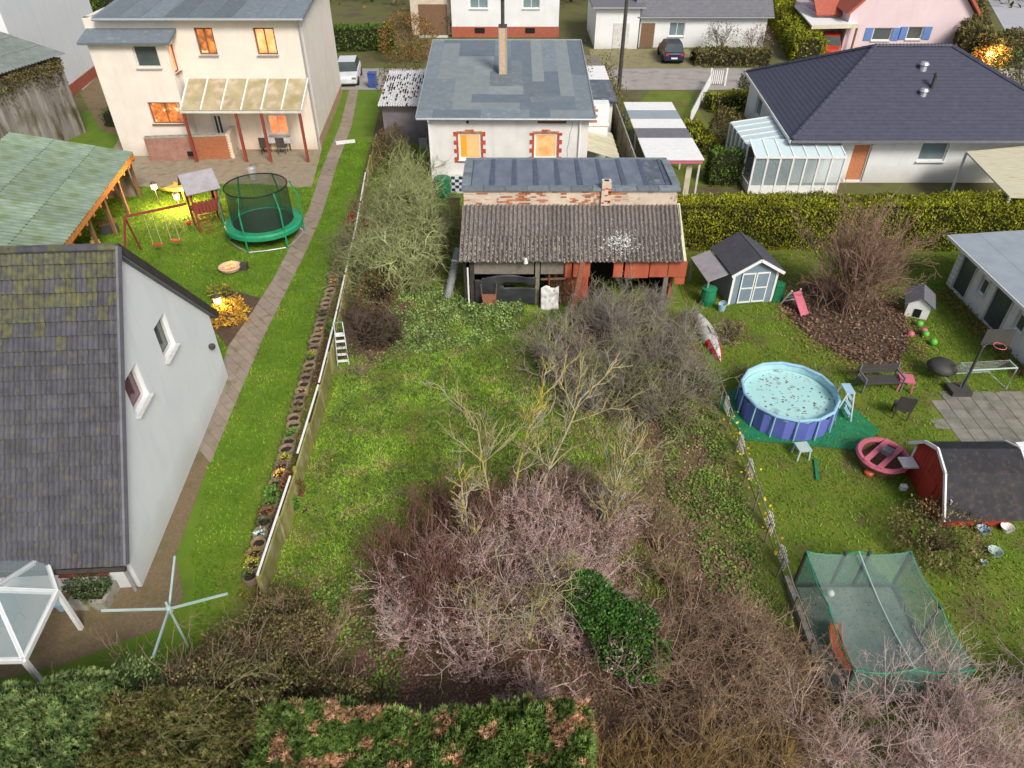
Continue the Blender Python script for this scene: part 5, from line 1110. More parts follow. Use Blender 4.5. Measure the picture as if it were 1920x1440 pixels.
# gable wall boards facing the camera side
b0, b1 = G(162,248), G(-30,330)
g0 = Vector((b0.x, b0.y, 0)); g1 = Vector((b1.x, b1.y, 0)); dg = (g1-g0); Lb = dg.length; dg.normalize(); ng = Vector((-dg.y,dg.x,0)); ng = ng if ng.y < 0 else -ng
hb = Z_ = 4.6
nb = 34
for i in range(nb):
    a = g0+dg*Lb*i/nb; b_ = g0+dg*Lb*(i+1)/nb-dg*.015; MB().slab([b_, a, a+Vector((0,0,hb+.25*sin(i))), b_+Vector((0,0,hb+.25*sin(i)))], .04).build('board', MAT['timber_wall'], tb)
q = g0-ng*9; MB().slab([g0, q, q+Vector((0,0,hb)), g0+Vector((0,0,hb))], .05).build('wall', MAT['timber_wall'], tb)
MB().slab([g0+dg*.05-ng*.05, g1-ng*.05, g1-ng*.05+Vector((0,0,hb)), g0+dg*.05-ng*.05+Vector((0,0,hb))], -.05).build('wall', MAT['wood_dark'], tb)
corr_roof(tb, g1+ng*.3+Vector((0,0,hb+.15))+dg*.2, g0+ng*.3+Vector((0,0,hb+.15))-dg*.3, g1-ng*5.5+Vector((0,0,hb+1.2))+dg*.2, 9, 3, MAT['corr_grey'], waves=4, amp=.03)
x = RNG.uniform(0,Lb,2600); P = np.array(g0)[None,:]+np.array(dg)[None,:]*x[:,None]+np.array(ng)[None,:]*(.05+RNG.uniform(0,.12,len(x)))[:,None]; P[:,2] = hb-np.abs(RNG.normal(0,.8,len(x)))*(.5+.5*np.sin(x*1.1)**2); P[:,2] = np.maximum(P[:,2], .2)
link('climber', leaf_mesh('climber', P, .14, leafmat('m_climb',[(.10,.075,.03),(.17,.14,.05),(.08,.09,.02),(.2,.12,.06)]), hang=.6), None, tb, kind='stuff')
wb2 = thing('apartment_block', 'tall plain white rendered building with red plinth at the top left corner', 'building')
c0, c1 = G(207,122), G(136,180); dd_ = Vector((c1.x-c0.x,c1.y-c0.y,0)); ld = dd_.length; dd_.normalize(); c1 = c0+dd_*14; nn_ = Vector((-dd_.y,dd_.x,0)); nn_ = nn_ if nn_.x > 0 else -nn_
fpoly = [c0, c1, c1-nn_*12, c0-nn_*12]
MB().prism([(p.x,p.y) for p in fpoly], .75, 9.5).build('wall', MAT['cool_render'], wb2)
fp2 = [c0+nn_*.05+dd_*-.05, c1+nn_*.05, c1-nn_*11.9, c0-nn_*11.9]; MB().prism([(p.x,p.y) for p in fp2], 0, .748).build('plinth', MAT['plinth_red'], wb2)
MB().prism([(p.x,p.y) for p in [c0+nn_*.4-dd_*.4, c1+nn_*.4, c1-nn_*12, c0-nn_*12-dd_*.4]], 9.5, 9.7).build('roof', MAT['slate_grey'], wb2)
# ---------------------------------------------------------------- cream house
CYF = 43.7; ch_ = thing('house', 'cream two storey house with grey roof, lit windows and glazed terrace canopy', 'house', (-18,43.7,0))
cX0, cX1 = -19.0, -11.9; EZc = W(563,33,CYF).z
def cw(px,py): p = W(px,py,CYF); return p.x-cX0, p.z
def rect(x0,y0,x1,y1): a = cw(x0,y0); b_ = cw(x1,y1); return (min(a[0],b_[0]), max(a[0],b_[0]), min(a[1],b_[1]), max(a[1],b_[1]))
hw = [rect(362,52,409,103), rect(473,52,522,103), rect(395,215,430,285), rect(500,222,545,262)]
hw[2] = (hw[2][0],hw[2][1],.05,2.1); hw[3] = (hw[3][0],hw[3][1],.9,2.1)
mb = MB(); wallh(mb, (cX0,CYF,0), (1,0,0), [(0,EZc),(cX1-cX0,EZc)], hw)
wallh(mb, (cX1,CYF,0), Vector((-.07,1,0)), [(0,EZc),(11.5,EZc)], []); wallh(mb, (cX0-5,55.2,0), (0,-1,0), [(0,EZc),(11.5,EZc)], []); wallh(mb, (cX1-.8,55.2,0), (-1,0,0), [(0,EZc),(11,EZc)], [])
wallh(mb, (cX0-5,CYF,0), (1,0,0), [(0,EZc),(5,EZc)], [])
mb.build('wall', MAT['cream_render'], ch_)
MB().box(cX1-.0,cX1+.03,CYF+.05,CYF+.3,0,.5).slab([(cX1+.02,CYF+.02,0),(cX1-.76,55,0),(cX1-.76,55,.7),(cX1+.02,CYF+.02,.7)], .03).build('plinth', mat('plinth_tan',(.45,.30,.19),(.36,.24,.15)), ch_)
for i, h in enumerate(hw):
    window(ch_, (cX0,CYF,0), (1,0,0), *h, MAT[('lit_dim','lit_bright','glass_dark','lit_orange')[i]], MAT['wood_brown'] if i < 2 else MAT['white_paint'], mull=1, rec=.14, fw=.09, sillm=MAT['zinc'])
roofc = MB().slab([(cX0-4.2,CYF-.45,EZc+.10),(cX1+.35,CYF-.45,EZc+.10),(cX1-.4,55.7,EZc+.9),(cX0-5,55.7,EZc+.9)], .16).build('roof', MAT['felt'], ch_)
for i in range(9): a = cX0-4+i*1.27; MB().slab([(a,CYF-.44,EZc+.115+.004*(i%2)),(a+1.2,CYF-.44,EZc+.115+.004*(i%2)),(a+.9,55.6,EZc+.915),(a-.2,55.6,EZc+.915)], .01).build('felt_sheet', MAT['felt'], roofc)
MB().tube([(cX0-4.2,CYF-.52,EZc),(cX1+.35,CYF-.52,EZc)], .08, 8).build('gutter', MAT['zinc'], ch_)
MB().tube([(cX1-.05,CYF-.5,EZc-.05),(cX1-.05,CYF-.06,EZc-.5),(cX1-.05,CYF-.06,.1)], .05, 8).build('downpipe', MAT['zinc'], ch_)
# bay
bx0, bx1, by = -23.6, -19.25, 42.6
def bw_(px,py): p = W(px,py,by); return p.x, p.z
bz = bw_(217,80)[1]; wq0, wq1 = bw_(243,78), bw_(303,127)
mb = MB(); hB_ = [(wq0[0]-bx0, wq1[0]-bx0, wq1[1], min(wq0[1],bz-.15)), (bw_(275,190)[0]-bx0, bw_(335,190)[0]-bx0, bw_(300,232)[1], bw_(300,192)[1])]
wallh(mb, (bx0,by,0), (1,0,0), [(0,bz),(bx1-bx0,bz)], hB_); wallh(mb, (bx1,by,0), (0,1,0), [(0,bz),(1.1,bz)], [(.25,.95,bz-1.7,bz-.25)]); wallh(mb, (bx0,CYF+.2,0), (0,-1,0), [(0,bz),(1.3,bz)], [])
mb.build('bay_wall', MAT['cream_render'], ch_)
window(ch_, (bx0,by,0), (1,0,0), *hB_[0], MAT['glass_dark'], MAT['dirty_white'], mull=0, rec=.14); window(ch_, (bx0,by,0), (1,0,0), *hB_[1], MAT['lit_dim'], MAT['wood_brown'], mull=1, rec=.14)
window(ch_, (bx1,by,0), (0,1,0), .25,.95,bz-1.7,bz-.25, MAT['lit_orange'], MAT['wood_brown'], mull=0, rec=.1)
MB().slab([(bx0-.35,by-.4,bz+.08),(bx1+.35,by-.4,bz+.08),(bx1+.35,CYF,bz+.5),(bx0-.35,CYF,bz+.5)], .14).build('bay_roof', MAT['felt'], ch_)
cn = thing('terrace_canopy', 'terrace canopy of six dirty yellowish panes with white bars on the cream house', 'canopy')
k0, k1 = W(352,145,CYF-.05), W(578,150,CYF-.05); k2, k3 = W(338,207,41.6), W(565,207,41.6); k2.z = k3.z = (k2.z+k3.z)/2; k0.z = k1.z = (k0.z+k1.z)/2
for i in range(6):
    a, b_ = i/6, (i+1)/6-.012; MB().slab([k2.lerp(k3,a),k2.lerp(k3,b_),k0.lerp(k1,b_),k0.lerp(k1,a)], .02).build('pane', MAT['poly'], cn)
for i in range(7): MB().bar(k2.lerp(k3,i/6)+Vector((0,0,.03)), k0.lerp(k1,i/6)+Vector((0,0,.03)), .07,.06).build('glazing_bar', MAT['white_paint'], cn)
MB().bar(k2-Vector((0,0,.09)),k3-Vector((0,0,.09)),.10,.12).build('beam', MAT['dirty_white'], cn)
for t in (.02,.45,.66,.98): p = k2.lerp(k3,t); MB().box(p.x-.07,p.x+.07,p.y-.07,p.y+.07,0,p.z-.16).build('post', MAT['wood_red'], cn)
bwl = thing('brick_wall', 'low orange and pink brick garden wall in front of the cream house', 'brick wall'); w0, w1 = G(283,303), G(432,297)
MB().slab([w0,w1,w1+Vector((0,0,1.35)),w0+Vector((0,0,1.35))], .28).build('core', MAT['brick'], bwl)
mbB = [MB(), MB()]; dB = (w1-w0); LB = dB.length; dB.normalize(); nB = Vector((dB.y,-dB.x,0)); z = .02; row = 0
while z < 1.3:
    s = (row%2)*.13
    while s < LB-.1: 
        a = w0+dB*s; mbB[1 if s > LB*.55 else 0].slab([a+nB*.02+Vector((0,0,z)), a+dB*.235+nB*.02+Vector((0,0,z)), a+dB*.235+nB*.02+Vector((0,0,z+.065)), a+nB*.02+Vector((0,0,z+.065))], .03); s += .25
    z += .078; row += 1
mbB[0].build('bricks', mat('brick_pink',(.42,.24,.19),(.30,.16,.12),scale=3,bump=.3), bwl, kind='stuff'); mbB[1].build('bricks', MAT['brick_orange'], bwl, kind='stuff')
MB().bar(w0+Vector((0,.14,1.4)), w1+Vector((0,.14,1.4)), .34,.08).build('coping', MAT['concrete'], bwl)
MB().slab([w1+dB*.02, w1+dB*.02+Vector((-.2,2.2,0)), w1+dB*.02+Vector((-.2,2.2,1.45)), w1+dB*.02+Vector((0,0,1.45))], -.25).build('return_wall', MAT['plaster_tan'], bwl)
MB().box(w0.x+2.35,w0.x+2.7,w0.y-.06,w0.y+.0,.35,.62).build('opening', MAT['black'], bwl)
tt = thing('table', 'garden table with white cloth under the terrace canopy', 'table', tuple(G(523,278))); MB().box(-.95,.95,-.5,.5,.70,.76).build('tabletop', MAT['white_paint'], tt, world=False); MB().box(-.96,.96,-.515,-.505,.5,.755).box(-.96,.96,.505,.515,.5,.755).build('cloth', MAT['cloth_white'], tt, world=False)
for sx in (-.85,.85):
    for sy in (-.42,.42): MB().box(sx-.03,sx+.03,sy-.03,sy+.03,0,.7).build('leg', MAT['pole_dark'], tt, world=False)
def chair(name, lb, loc, rz, m_, grp):
    t = thing(name, lb, 'chair', loc, rz, grp); MB().box(-.26,.26,-.26,.26,.42,.47).build('seat', m_, t, world=False); MB().obox((0,.27,.75), .52,.05,.6, rx=-.12).build('backrest', m_, t, world=False)
    for sx in (-.22,.22):
        for sy in (-.22,.22): MB().box(sx-.02,sx+.02,sy-.02,sy+.02,0,.42).build('leg', MAT['pole_dark'], t, world=False)
    return t
tq = G(523,278)
for dx, dy, r, lb in ((-.5,-.85,pi,'dark chair on the near side of the terrace table, left'),(.5,-.85,pi,'dark chair on the near side of the terrace table, right'),(0,.85,0,'dark chair against the wall behind the terrace table')): chair('garden_chair', lb, (tq.x+dx,tq.y+dy,0), r, MAT['pole_dark'], 'chairs around the terrace table')
# ================================================================ vehicles
def car(name, lb, loc, rz, body):
    t = thing(name, lb, 'car', loc, rz); Lc, Wc = 4.3, 1.78
    st = [(-2.15,.30,.62,.80),(-2.05,.25,.80,.92),(-1.2,.22,.92,1.0),(-.3,.22,.95,1.0),(1.0,.22,.96,1.0),(1.9,.24,.97,.97),(2.12,.30,.86,.90)]
    vs = []
    for x, zl, zh, wf in st:
        wv = Wc/2*wf; vs += [(x,-wv*.96,zl),(x,-wv,(zl+zh)*.55),(x,-wv*.93,zh),(x,wv*.93,zh),(x,wv,(zl+zh)*.55),(x,wv*.96,zl)]
    n = len(st); fs = [(i*6+k,i*6+(k+1)%6,(i+1)*6+(k+1)%6,(i+1)*6+k) for i in range(n-1) for k in range(6)]+[tuple(range(6))[::-1], tuple((n-1)*6+k for k in range(6))]
    MB().add(vs, [tuple(reversed(f)) for f in fs]).build('body', body, t, world=False, bevel=.05)
    cab = [(-1.15,.93,.80),(-.45,1.45,.66),(1.35,1.47,.66),(2.0,.95,.76)]
    vs = []
    for x, z, w_ in cab: vs += [(x,-w_,z),(x,w_,z)]
    MB().add(vs+[(-.45,-.78,.94),(1.35,-.78,.94),(-.45,.78,.94),(1.35,.78,.94)], [(0,2,3,1),(2,4,5,3),(4,6,7,5),(0,8,2),(8,9,4,2),(9,6,4),(1,3,10),(10,3,5,11),(11,5,7)]).build('window', MAT['glass_dark'], t, world=False)
    MB().slab([(-.42,-.655,1.475),(1.34,-.655,1.49),(1.34,.655,1.49),(-.42,.655,1.475)], .035).build('roof', body, t, world=False)
    for sx in (-1.38,1.32):
        for sy in (-1,1):
            wv = MB().lathe((0,0,0), [(.14,-.1),(.30,-.11),(.33,-.06),(.33,.06),(.30,.11),(.14,.1)], 18); M = Matrix.Translation((sx,sy*.80,.33)) @ Matrix.Rotation(pi/2,4,'X'); wv.v = [tuple(M @ Vector(v)) for v in wv.v]; wo = wv.build('wheel', MAT['rubber'], t, world=False)
    for sy in (-.62,.62): MB().obox((-2.12,sy,.68), .08,.32,.14).build('headlight', MAT['chrome'], t, world=False); MB().obox((2.11,sy,.78), .06,.26,.18).build('tail_light', MAT['plastic_red'], t, world=False)
    MB().box(2.13,2.145,-.26,.26,.45,.57).build('number_plate', MAT['white_paint'], t, world=False)
    return t
car('parked_car', 'white car parked beside the cream house', tuple(G(655,150)), radians(95), MAT['car_white'])
car('parked_car', 'dark blue car parked before the white house with grey roof', tuple(G(1262,118)+Vector((0,1.5,0))), radians(-92+180+180), MAT['car_blue'])
car('parked_car', 'orange red car under the white roofed carport', tuple(G(1552,100)), radians(70), MAT['car_red'])
bn = thing('waste_bin', 'dark blue wheeled bin beside the white car', 'bin', tuple(G(700,163))); MB().add([(-.26,-.3,0),(.26,-.3,0),(.26,.3,0),(-.26,.3,0),(-.3,-.36,1.0),(.3,-.36,1.0),(.3,.36,1.0),(-.3,.36,1.0)], [(0,3,2,1),(4,5,6,7),(0,1,5,4),(1,2,6,5),(2,3,7,6),(3,0,4,7)]).build('body', MAT['plastic_blue'], bn, world=False); MB().obox((0,0,1.04), .62,.76,.06, rx=-.05).build('lid', MAT['plastic_blue'], bn, world=False)
for s in (-.25,.25): MB().lathe((s,.3,.1), [(.1,-.02),(.1,.02)], 10).build('wheel', MAT['rubber'], bn, world=False)
MB().obox(tuple(G(648,268)+Vector((0,0,.06))), 1.2,.5,.06, rz=.3).build('board', MAT['white_paint'], None, label='white board lying across the path edge near the cream house', cat='board')
# ================================================================ RIGHT NEIGHBOUR
MAT['thuja_y'] = leafmat('thuja_y', [(.13,.17,.008),(.24,.26,.012),(.34,.32,.015),(.09,.13,.008)], nscale=.8, namt=.4)
MAT['thuja_g'] = leafmat('thuja_g', [(.03,.07,.008),(.06,.12,.012),(.11,.18,.02)], nscale=1)
MAT['olive'] = leafmat('olive', [(.07,.075,.02),(.13,.12,.035),(.18,.13,.04)], nscale=1)
hedge_block('clipped_hedge', 'long tall yellow green conifer hedge behind the bare bush in the right garden', 'hedge', [(7.6,31.3),(30,31.3)], 1.7, 2.1, MAT['thuja_y'], 420, .115, bumpy=.16)
hh = thing('house', 'white bungalow with wide dark hipped tile roof on the right', 'house', (16,38.5,0))
mb = MB(); hx = 15.6
hwn = [tuple(v) for v in [(W(1733,262,38.5).x-hx, W(1785,262,38.5).x-hx, W(1750,302,38.5).z, 2.35)]]
hwn.append((W(1605,262,38.5).x-hx, W(1640,262,38.5).x-hx, .05, 2.2))
wallh(mb, (hx,38.5,0), (1,0,0), [(0,2.6),(15.6,2.6)], hwn); wallh(mb, (hx+.5,50.2,0), (0,-1,0), [(0,2.6),(11.7,2.6)], [(2,3.2,.8,2.1),(6,7.2,.8,2.1)]); wallh(mb, (31.2,38.5,0), (0,1,0), [(0,2.6),(11.7,2.6)], []); wallh(mb, (31.2,50.2,0), (-1,0,0), [(0,2.6),(15,2.6)], [])
mb.build('wall', MAT['far_white'], hh)
window(hh, (hx,38.5,0), (1,0,0), *hwn[0], MAT['glass_sky'], mull=0); window(hh, (hx,38.5,0), (1,0,0), *hwn[1], MAT['brick_orange'], mull=0, sill=False)
for a in (2,6): window(hh, (hx+.5,50.2,0), (0,-1,0), a,a+1.2,.8,2.1, MAT['glass_sky'], mull=0)
fl_, fr_, bl_, br_ = Vector((14.9,37.7,2.7)), Vector((31.7,37.7,2.7)), Vector((15.9,50.8,2.7)), Vector((32,50.8,2.7)); r0_, r1_ = Vector((21.0,44.3,5.8)), Vector((25.4,44.3,5.8))
rfh = MB().add([fl_,fr_,br_,bl_,r0_,r1_], [(0,1,5,4),(1,2,5),(2,3,4,5),(3,0,4),(3,2,1,0)]).build('roof', MAT['tile_far'], hh)
# tile courses, each course stepped
crs = MB(); NC = 26
for (e0_,e1_,t0_,t1_) in ((fl_,fr_,r0_,r1_),(bl_,fl_,r0_,r0_),(fr_,br_,r1_,r1_)):
    nrm = (e1_-e0_).cross(t0_-e0_).normalized()
    for i in range(NC):
        a, b_ = i/NC, (i+1.05)/NC; b_ = min(b_,1)
        p = [e0_.lerp(t0_,a)+nrm*.024, e1_.lerp(t1_,a)+nrm*.024, e1_.lerp(t1_,b_)+nrm*.012, e0_.lerp(t0_,b_)+nrm*.012, e0_.lerp(t0_,a)+nrm*.001, e1_.lerp(t1_,a)+nrm*.001]
        crs.add(p, [(0,1,2,3),(4,5,1,0)])
crs.build('tile_courses', MAT['tile_far'], rfh, kind='stuff')
for a, b_ in ((fl_,r0_),(fr_,r1_),(r0_,r1_),(bl_,r0_)):
    n = 22
    for i in range(n): MB().tube([a.lerp(b_,i/n)+Vector((0,0,.04)), a.lerp(b_,(i+1.1)/n)+Vector((0,0,.03))], [.13,.11], 6).build('ridge_tile', MAT['tile_far'], rfh)
MB().bar(fl_-Vector((0,.03,.08)), fr_-Vector((0,.03,.08)), .1,.12).build('gutter', MAT['slate_grey'], hh); MB().bar(fl_-Vector((.05,0,.1)), bl_-Vector((.05,0,.1)), .06,.16).build('fascia', MAT['white_paint'], hh)
def on_roof(px,py):
    u=(px-960)/FPX; v=(720-py)/FPX; d=Vector((u, cos(PITCH)+v*sin(PITCH), -sin(PITCH)+v*cos(PITCH))); n=(fr_-fl_).cross(r0_-fl_); t=(fl_-Vector((0,0,CAM_H))).dot(n)/d.dot(n); return Vector((0,0,CAM_H))+d*t
for i,(px,py,c,r,h) in enumerate(((1730,130,'zinc',.22,.35),(1730,178,'zinc',.2,.3),(1747,165,'pole_dark',.12,.75))): p = on_roof(px,py); MB().lathe(p+Vector((0,0,-.1)), [(r,0),(r*.8,h),(r*1.3,h+.02),(r*.9,h+.14),(0,h+.18)], 10, cap=False).build('roof_vent', MAT[c], hh)
cs = thing('conservatory', 'pale glazed conservatory wrapped round the left corner of the hipped roof bungalow', 'conservatory')
def cons(x0,x1,y0,y1,ze,zr,nb,front=True):
    for i in range(nb+1):
        x = x0+(x1-x0)*i/nb; MB().box(x-.045,x+.045,y0-.045,y0+.045,0,ze).build('post', MAT['white_paint'], cs); MB().bar((x,y0,ze+.04),(x,y1,zr+.04),.06,.06).build('glazing_bar', MAT['white_paint'], cs)
        if i < nb:
            xb = x0+(x1-x0)*(i+1)/nb; MB().box(x+.05,xb-.05,y0-.01,y0+.01,.5,ze-.06).build('pane', MAT['cons_glass'], cs); MB().box(x+.05,xb-.05,y0-.02,y0+.02,0,.49).build('panel', MAT['white_paint'], cs)
            MB().slab([(x+.035,y0,ze+.03),(xb-.035,y0,ze+.03),(xb-.035,y1,zr+.03),(x+.035,y1,zr+.03)], .015).build('roof_pane', MAT['cons_roof'], cs)
    MB().bar((x0,y0-.03,ze),(x1,y0-.03,ze),.1,.1).build('eave_beam', MAT['white_paint'], cs)
cons(12.9,17.7,36.95,38.46,2.05,2.45,7)
ys_ = [38.5+i*.78 for i in range(6)]
for i, y0 in enumerate(ys_):
    MB().box(12.86,12.95,y0-.045,y0+.045,0,2.05).build('post', MAT['white_paint'], cs); MB().bar((12.9,y0,2.08),(15.5,y0,2.48),.06,.06).build('glazing_bar', MAT['white_paint'], cs)
    if i < 5: MB().box(12.895,12.915,y0+.05,y0+.73,.5,2.0).build('pane', MAT['cons_glass'], cs); MB().slab([(12.9,y0+.04,2.07),(15.5,y0+.04,2.47),(15.5,y0+.74,2.47),(12.9,y0+.74,2.07)], .015).build('roof_pane', MAT['cons_roof'], cs)
MB().box(12.88,12.93,37,42.4,0,.48).build('panel', MAT['white_paint'], cs)
MB().box(13,15.6,37.2,42.4,-.01,.03).build('floor', MAT['patio_grey'], cs)
aw = thing('awning', 'flat cream canopy roof at the right end of the hipped roof bungalow', 'canopy')
A4 = [G(1812,284,2.35),G(1893,368,2.35),G(2000,372,2.35),G(1960,270,2.35)]; MB().slab([Vector((p.x,p.y,2.35)) for p in A4], .08).build('roof', MAT['pale_green'] if 0 else MAT['wood_pale'], aw)
for p in A4[:3]: MB().box(p.x+.05,p.x+.15,p.y+.05,p.y+.15,0,2.27).build('post', MAT['white_paint'], aw)
wc = thing('carport', 'carport with alternating white and grey roof sheets right of the bungalow fence', 'carport')
for i in range(6):
    y0 = 36.0+i*1.6; MB().slab([(6.95,y0,2.3),(9.95,y0,2.3),(9.95,y0+1.57,2.3),(6.95,y0+1.57,2.3)], .06).build('roof_panel', MAT[('white_paint','white_paint','slate_grey','white_paint','cabin_roof','white_paint')[i]], wc)
for x_ in (7.05,9.8):
    for y_ in (36.2,40.5,45.2): MB().box(x_-.05,x_+.05,y_-.05,y_+.05,0,2.22).build('post', MAT['dirty_white'], wc)
MB().box(7.0,9.9,36.05,36.12,2.05,2.22).build('fascia', MAT['plastic_pink'], wc); MB().box(9.2,9.5,36.4,36.5,0,2.2).build('panel', MAT['wood_pale'], wc)
# hedges / topiary between
hedge_block('topiary_block', 'dark green clipped box shaped shrub left of the conservatory', 'shrub', [(G(1330,352).x,38.6),(G(1388,352).x,38.6)], 1.2, 1.75, MAT['thuja_g'], 150, .15)
shrub('topiary', 'rounded olive green topiary behind the white carport', 'shrub', G(1352,270), 1.0,1.15, MAT['olive'], 1300, .16, 22)
shrub('topiary', 'small dark green cone shrub by the street corner', 'shrub', G(1392,185), .5,.9, MAT['thuja_g'], 500, .16, 23)
hedge_block('low_hedge', 'low bright green hedge beside the white picket fence', 'hedge', [tuple(G(1325,205))[:2], tuple(G(1405,200))[:2]], 1.6,.9, MAT['thuja_y'], 90,.2)
hedge_block('low_hedge', 'second low green hedge strip nearer the carport', 'hedge', [tuple(G(1290,245))[:2], tuple(G(1330,290))[:2]], 1.2,.6, MAT['thuja_y'], 80,.2)
pf = thing('picket_fence', 'white picket fence running up to the street behind the carport', 'fence'); pa, pb_ = G(1292,236), G(1332,158)
n = 26; d = (pb_-pa)
for i in range(n): q = pa+d*i/n; MB().box(q.x-.02,q.x+.02,q.y-.08,q.y+.08,0.05,1.0).build('picket', MAT['white_paint'], pf)
for z in (.3,.75): MB().bar(pa+Vector((0,.04,z)), pb_+Vector((0,.04,z)), .05,.09).build('rail', MAT['white_paint'], pf)
pf2 = thing('garden_gate', 'small white picket garden gate at the street corner', 'gate'); q = G(1328,160)
for s in (0,1.2): MB().box(q.x+s,q.x+s+.12,q.y-.06,q.y+.06,0,1.25).build('post', MAT['white_paint'], pf2)
for i in range(6): MB().box(q.x+.2+i*.15,q.x+.27+i*.15,q.y-.015,q.y+.015,.1,1.1).build('picket', MAT['white_paint'], pf2)
# garden shed
gs = thing('garden_shed', 'small grey blue garden shed with double doors and side lean-to', 'shed', (10.05,25.7,0), radians(8))
MB().box(-.95,.95,0,2.1,0,1.55).build('wall', MAT['shed_blue'], gs, world=False)
for y_ in (-.002,2.1): MB().add([(-.95,y_,1.55),(.95,y_,1.55),(0,y_,2.12)], [(0,1,2)]).build('gable', MAT['shed_blue'], gs, world=False)
for s in (-1,1):
    MB().slab([(0,-.18,2.17),(0,2.25,2.17),(s*1.12,2.25,1.50),(s*1.12,-.18,1.50)][::s], .05).build('roof', MAT['shed_roof'], gs, world=False)
    MB().bar((0,-.20,2.13),(s*1.13,-.20,1.46),.03,.12).build('verge_board', MAT['white_paint'], gs, world=False)
    dr = MB().box(min(0,s*.62)+.01,max(0,s*.62)-.01,-.045,-.01,.08,1.5).build('door', MAT['shed_blue'], gs, world=False)
    MB().box(min(0,s*.62)+.02,min(0,s*.62)+.07,-.06,-.046,.08,1.5).box(max(0,s*.62)-.07,max(0,s*.62)-.02,-.06,-.046,.08,1.5).box(min(0,s*.62)+.071,max(0,s*.62)-.071,-.06,-.046,.08,.15).box(min(0,s*.62)+.071,max(0,s*.62)-.071,-.06,-.046,.75,.81).box(min(0,s*.62)+.071,max(0,s*.62)-.071,-.06,-.046,1.43,1.5).build('trim', MAT['white_paint'], dr, world=False)
    MB().box(s*.93-.05,s*.93+.05,-.03,-.003,0,1.5).build('corner_trim', MAT['white_paint'], gs, world=False)
MB().slab([(-1.15,.1,1.45),(-1.15,2.2,1.45),(-2.0,2.2,1.15),(-2.0,.1,1.15)], .04).build('lean_to_roof', MAT['lean_roof'], gs, world=False)
for y_ in (.15,2.1): MB().box(-1.97,-1.9,y_-.03,y_+.03,0,1.1).build('post', MAT['shed_blue'], gs, world=False)
gbn = thing('green_bin', 'green barrel under the lean-to of the small shed', 'barrel', tuple(G(1325,570))); MB().lathe((0,0,0), [(.26,0),(.32,.3),(.3,.75),(.32,.78),(.1,.84),(0,.84)], 14, cap=False).build('body', MAT['tarp_green'], gbn, world=False)
gbn = thing('green_bin', 'green composter to the right of the small shed', 'composter', tuple(G(1452,560))); MB().lathe((0,0,0), [(.38,0),(.3,.7),(.3,.74)], 6).build('body', MAT['green_plastic'], gbn, world=False); MB().lathe((0,0,.745), [(.33,0),(.1,.08)], 6).build('lid', MAT['green_plastic'], gbn, world=False)
lb_ = thing('bucket', 'pale blue bucket in front of the small shed', 'bucket', tuple(G(1352,582))); MB().lathe((0,0,0), [(.13,0),(.18,.32),(.16,.32),(.1,.05),(0,.05)], 12, cap=False).build('body', MAT['plastic_lblue'], lb_, world=False); MB().tube([(.17*cos(a),0,.32+.15*sin(a)) for a in np.linspace(0,pi,8)], .01, 4).build('handle', MAT['zinc'], lb_, world=False)
# boat
bt = thing('boat', 'upturned white and red canoe lying along the fence in the right garden', 'boat', (7.75,23.2,0), radians(4)); Lb_ = 3.4; vs = []
for i in range(13):
    t = i/12; wv = .34*sin(pi*t)**.7+.01; y_ = -Lb_/2+Lb_*t
    for a in np.linspace(0,pi,7): vs.append((wv*cos(a), y_, .03+.34*sin(a)*(sin(pi*t)**.5)))
fs = [(i*7+k,i*7+k+1,(i+1)*7+k+1,(i+1)*7+k) for i in range(12) for k in range(6)]
MB().add(vs, fs).build('hull', MAT['dirty_white'], bt, world=False, smooth=True)
MB().add([Vector(v)*1.0+Vector((0,0,.006)) for v in vs[:7*5]], [(i*7+k,i*7+k+1,(i+1)*7+k+1,(i+1)*7+k) for i in range(4) for k in range(6) if k in (0,1,4,5)]).build('red_stripe', MAT['plastic_red'], bt, world=False)
MB().tube([(0,-1.6,.12),(0,0,.40),(0,1.6,.12)], .02, 6).build('keel', MAT['wood_grey'], bt, world=False)
# pool
pc = Vector((9.42,18.72,0)); pr_ = 1.56; pool = thing('pool', 'round above ground frame pool with blue walls and pale turquoise water', 'pool', tuple(pc)); NSG = 14; PH = .88
for i in range(NSG):
    a0, a1 = 2*pi*i/NSG+.1, 2*pi*(i+1)/NSG+.1; am = (a0+a1)/2
    p = [(r*cos(a), r*sin(a), z) for (r,a,z) in ((pr_,a0+.015,.03),(pr_,a1-.015,.03),(pr_+.0,a1-.015,PH-.05),(pr_,a0+.015,PH-.05))]
    mid = [((pr_+.07)*cos(am), (pr_+.07)*sin(am), z) for z in (.06,PH-.08)]
    MB().add([p[0],mid[0],p[1],p[2],mid[1],p[3]], [(0,1,4,5),(1,2,3,4)]).build('wall_panel', MAT['pool_blue'], pool, world=False)
    MB().tube([((pr_+.02)*cos(a0),(pr_+.02)*sin(a0),PH),((pr_+.02)*cos(a1),(pr_+.02)*sin(a1),PH)], .055, 8).build('top_rail', MAT['pool_rim'], pool, world=False)
    MB().tube([((pr_+.04)*cos(a0),(pr_+.04)*sin(a0),PH),((pr_+.09)*cos(a0),(pr_+.09)*sin(a0),.02)], .03, 6).build('upright', MAT['pool_rim'], pool, world=False)
MB().lathe((0,0,0), [(pr_-.03,PH-.03),(pr_-.05,.05)], 42, cap=False).build('liner', MAT['pool_in'], pool, world=False)
MB().lathe((0,0,.62), [(pr_-.055,0),(0,.0)], 42, cap=False).build('water', MAT['water'], pool, world=False)
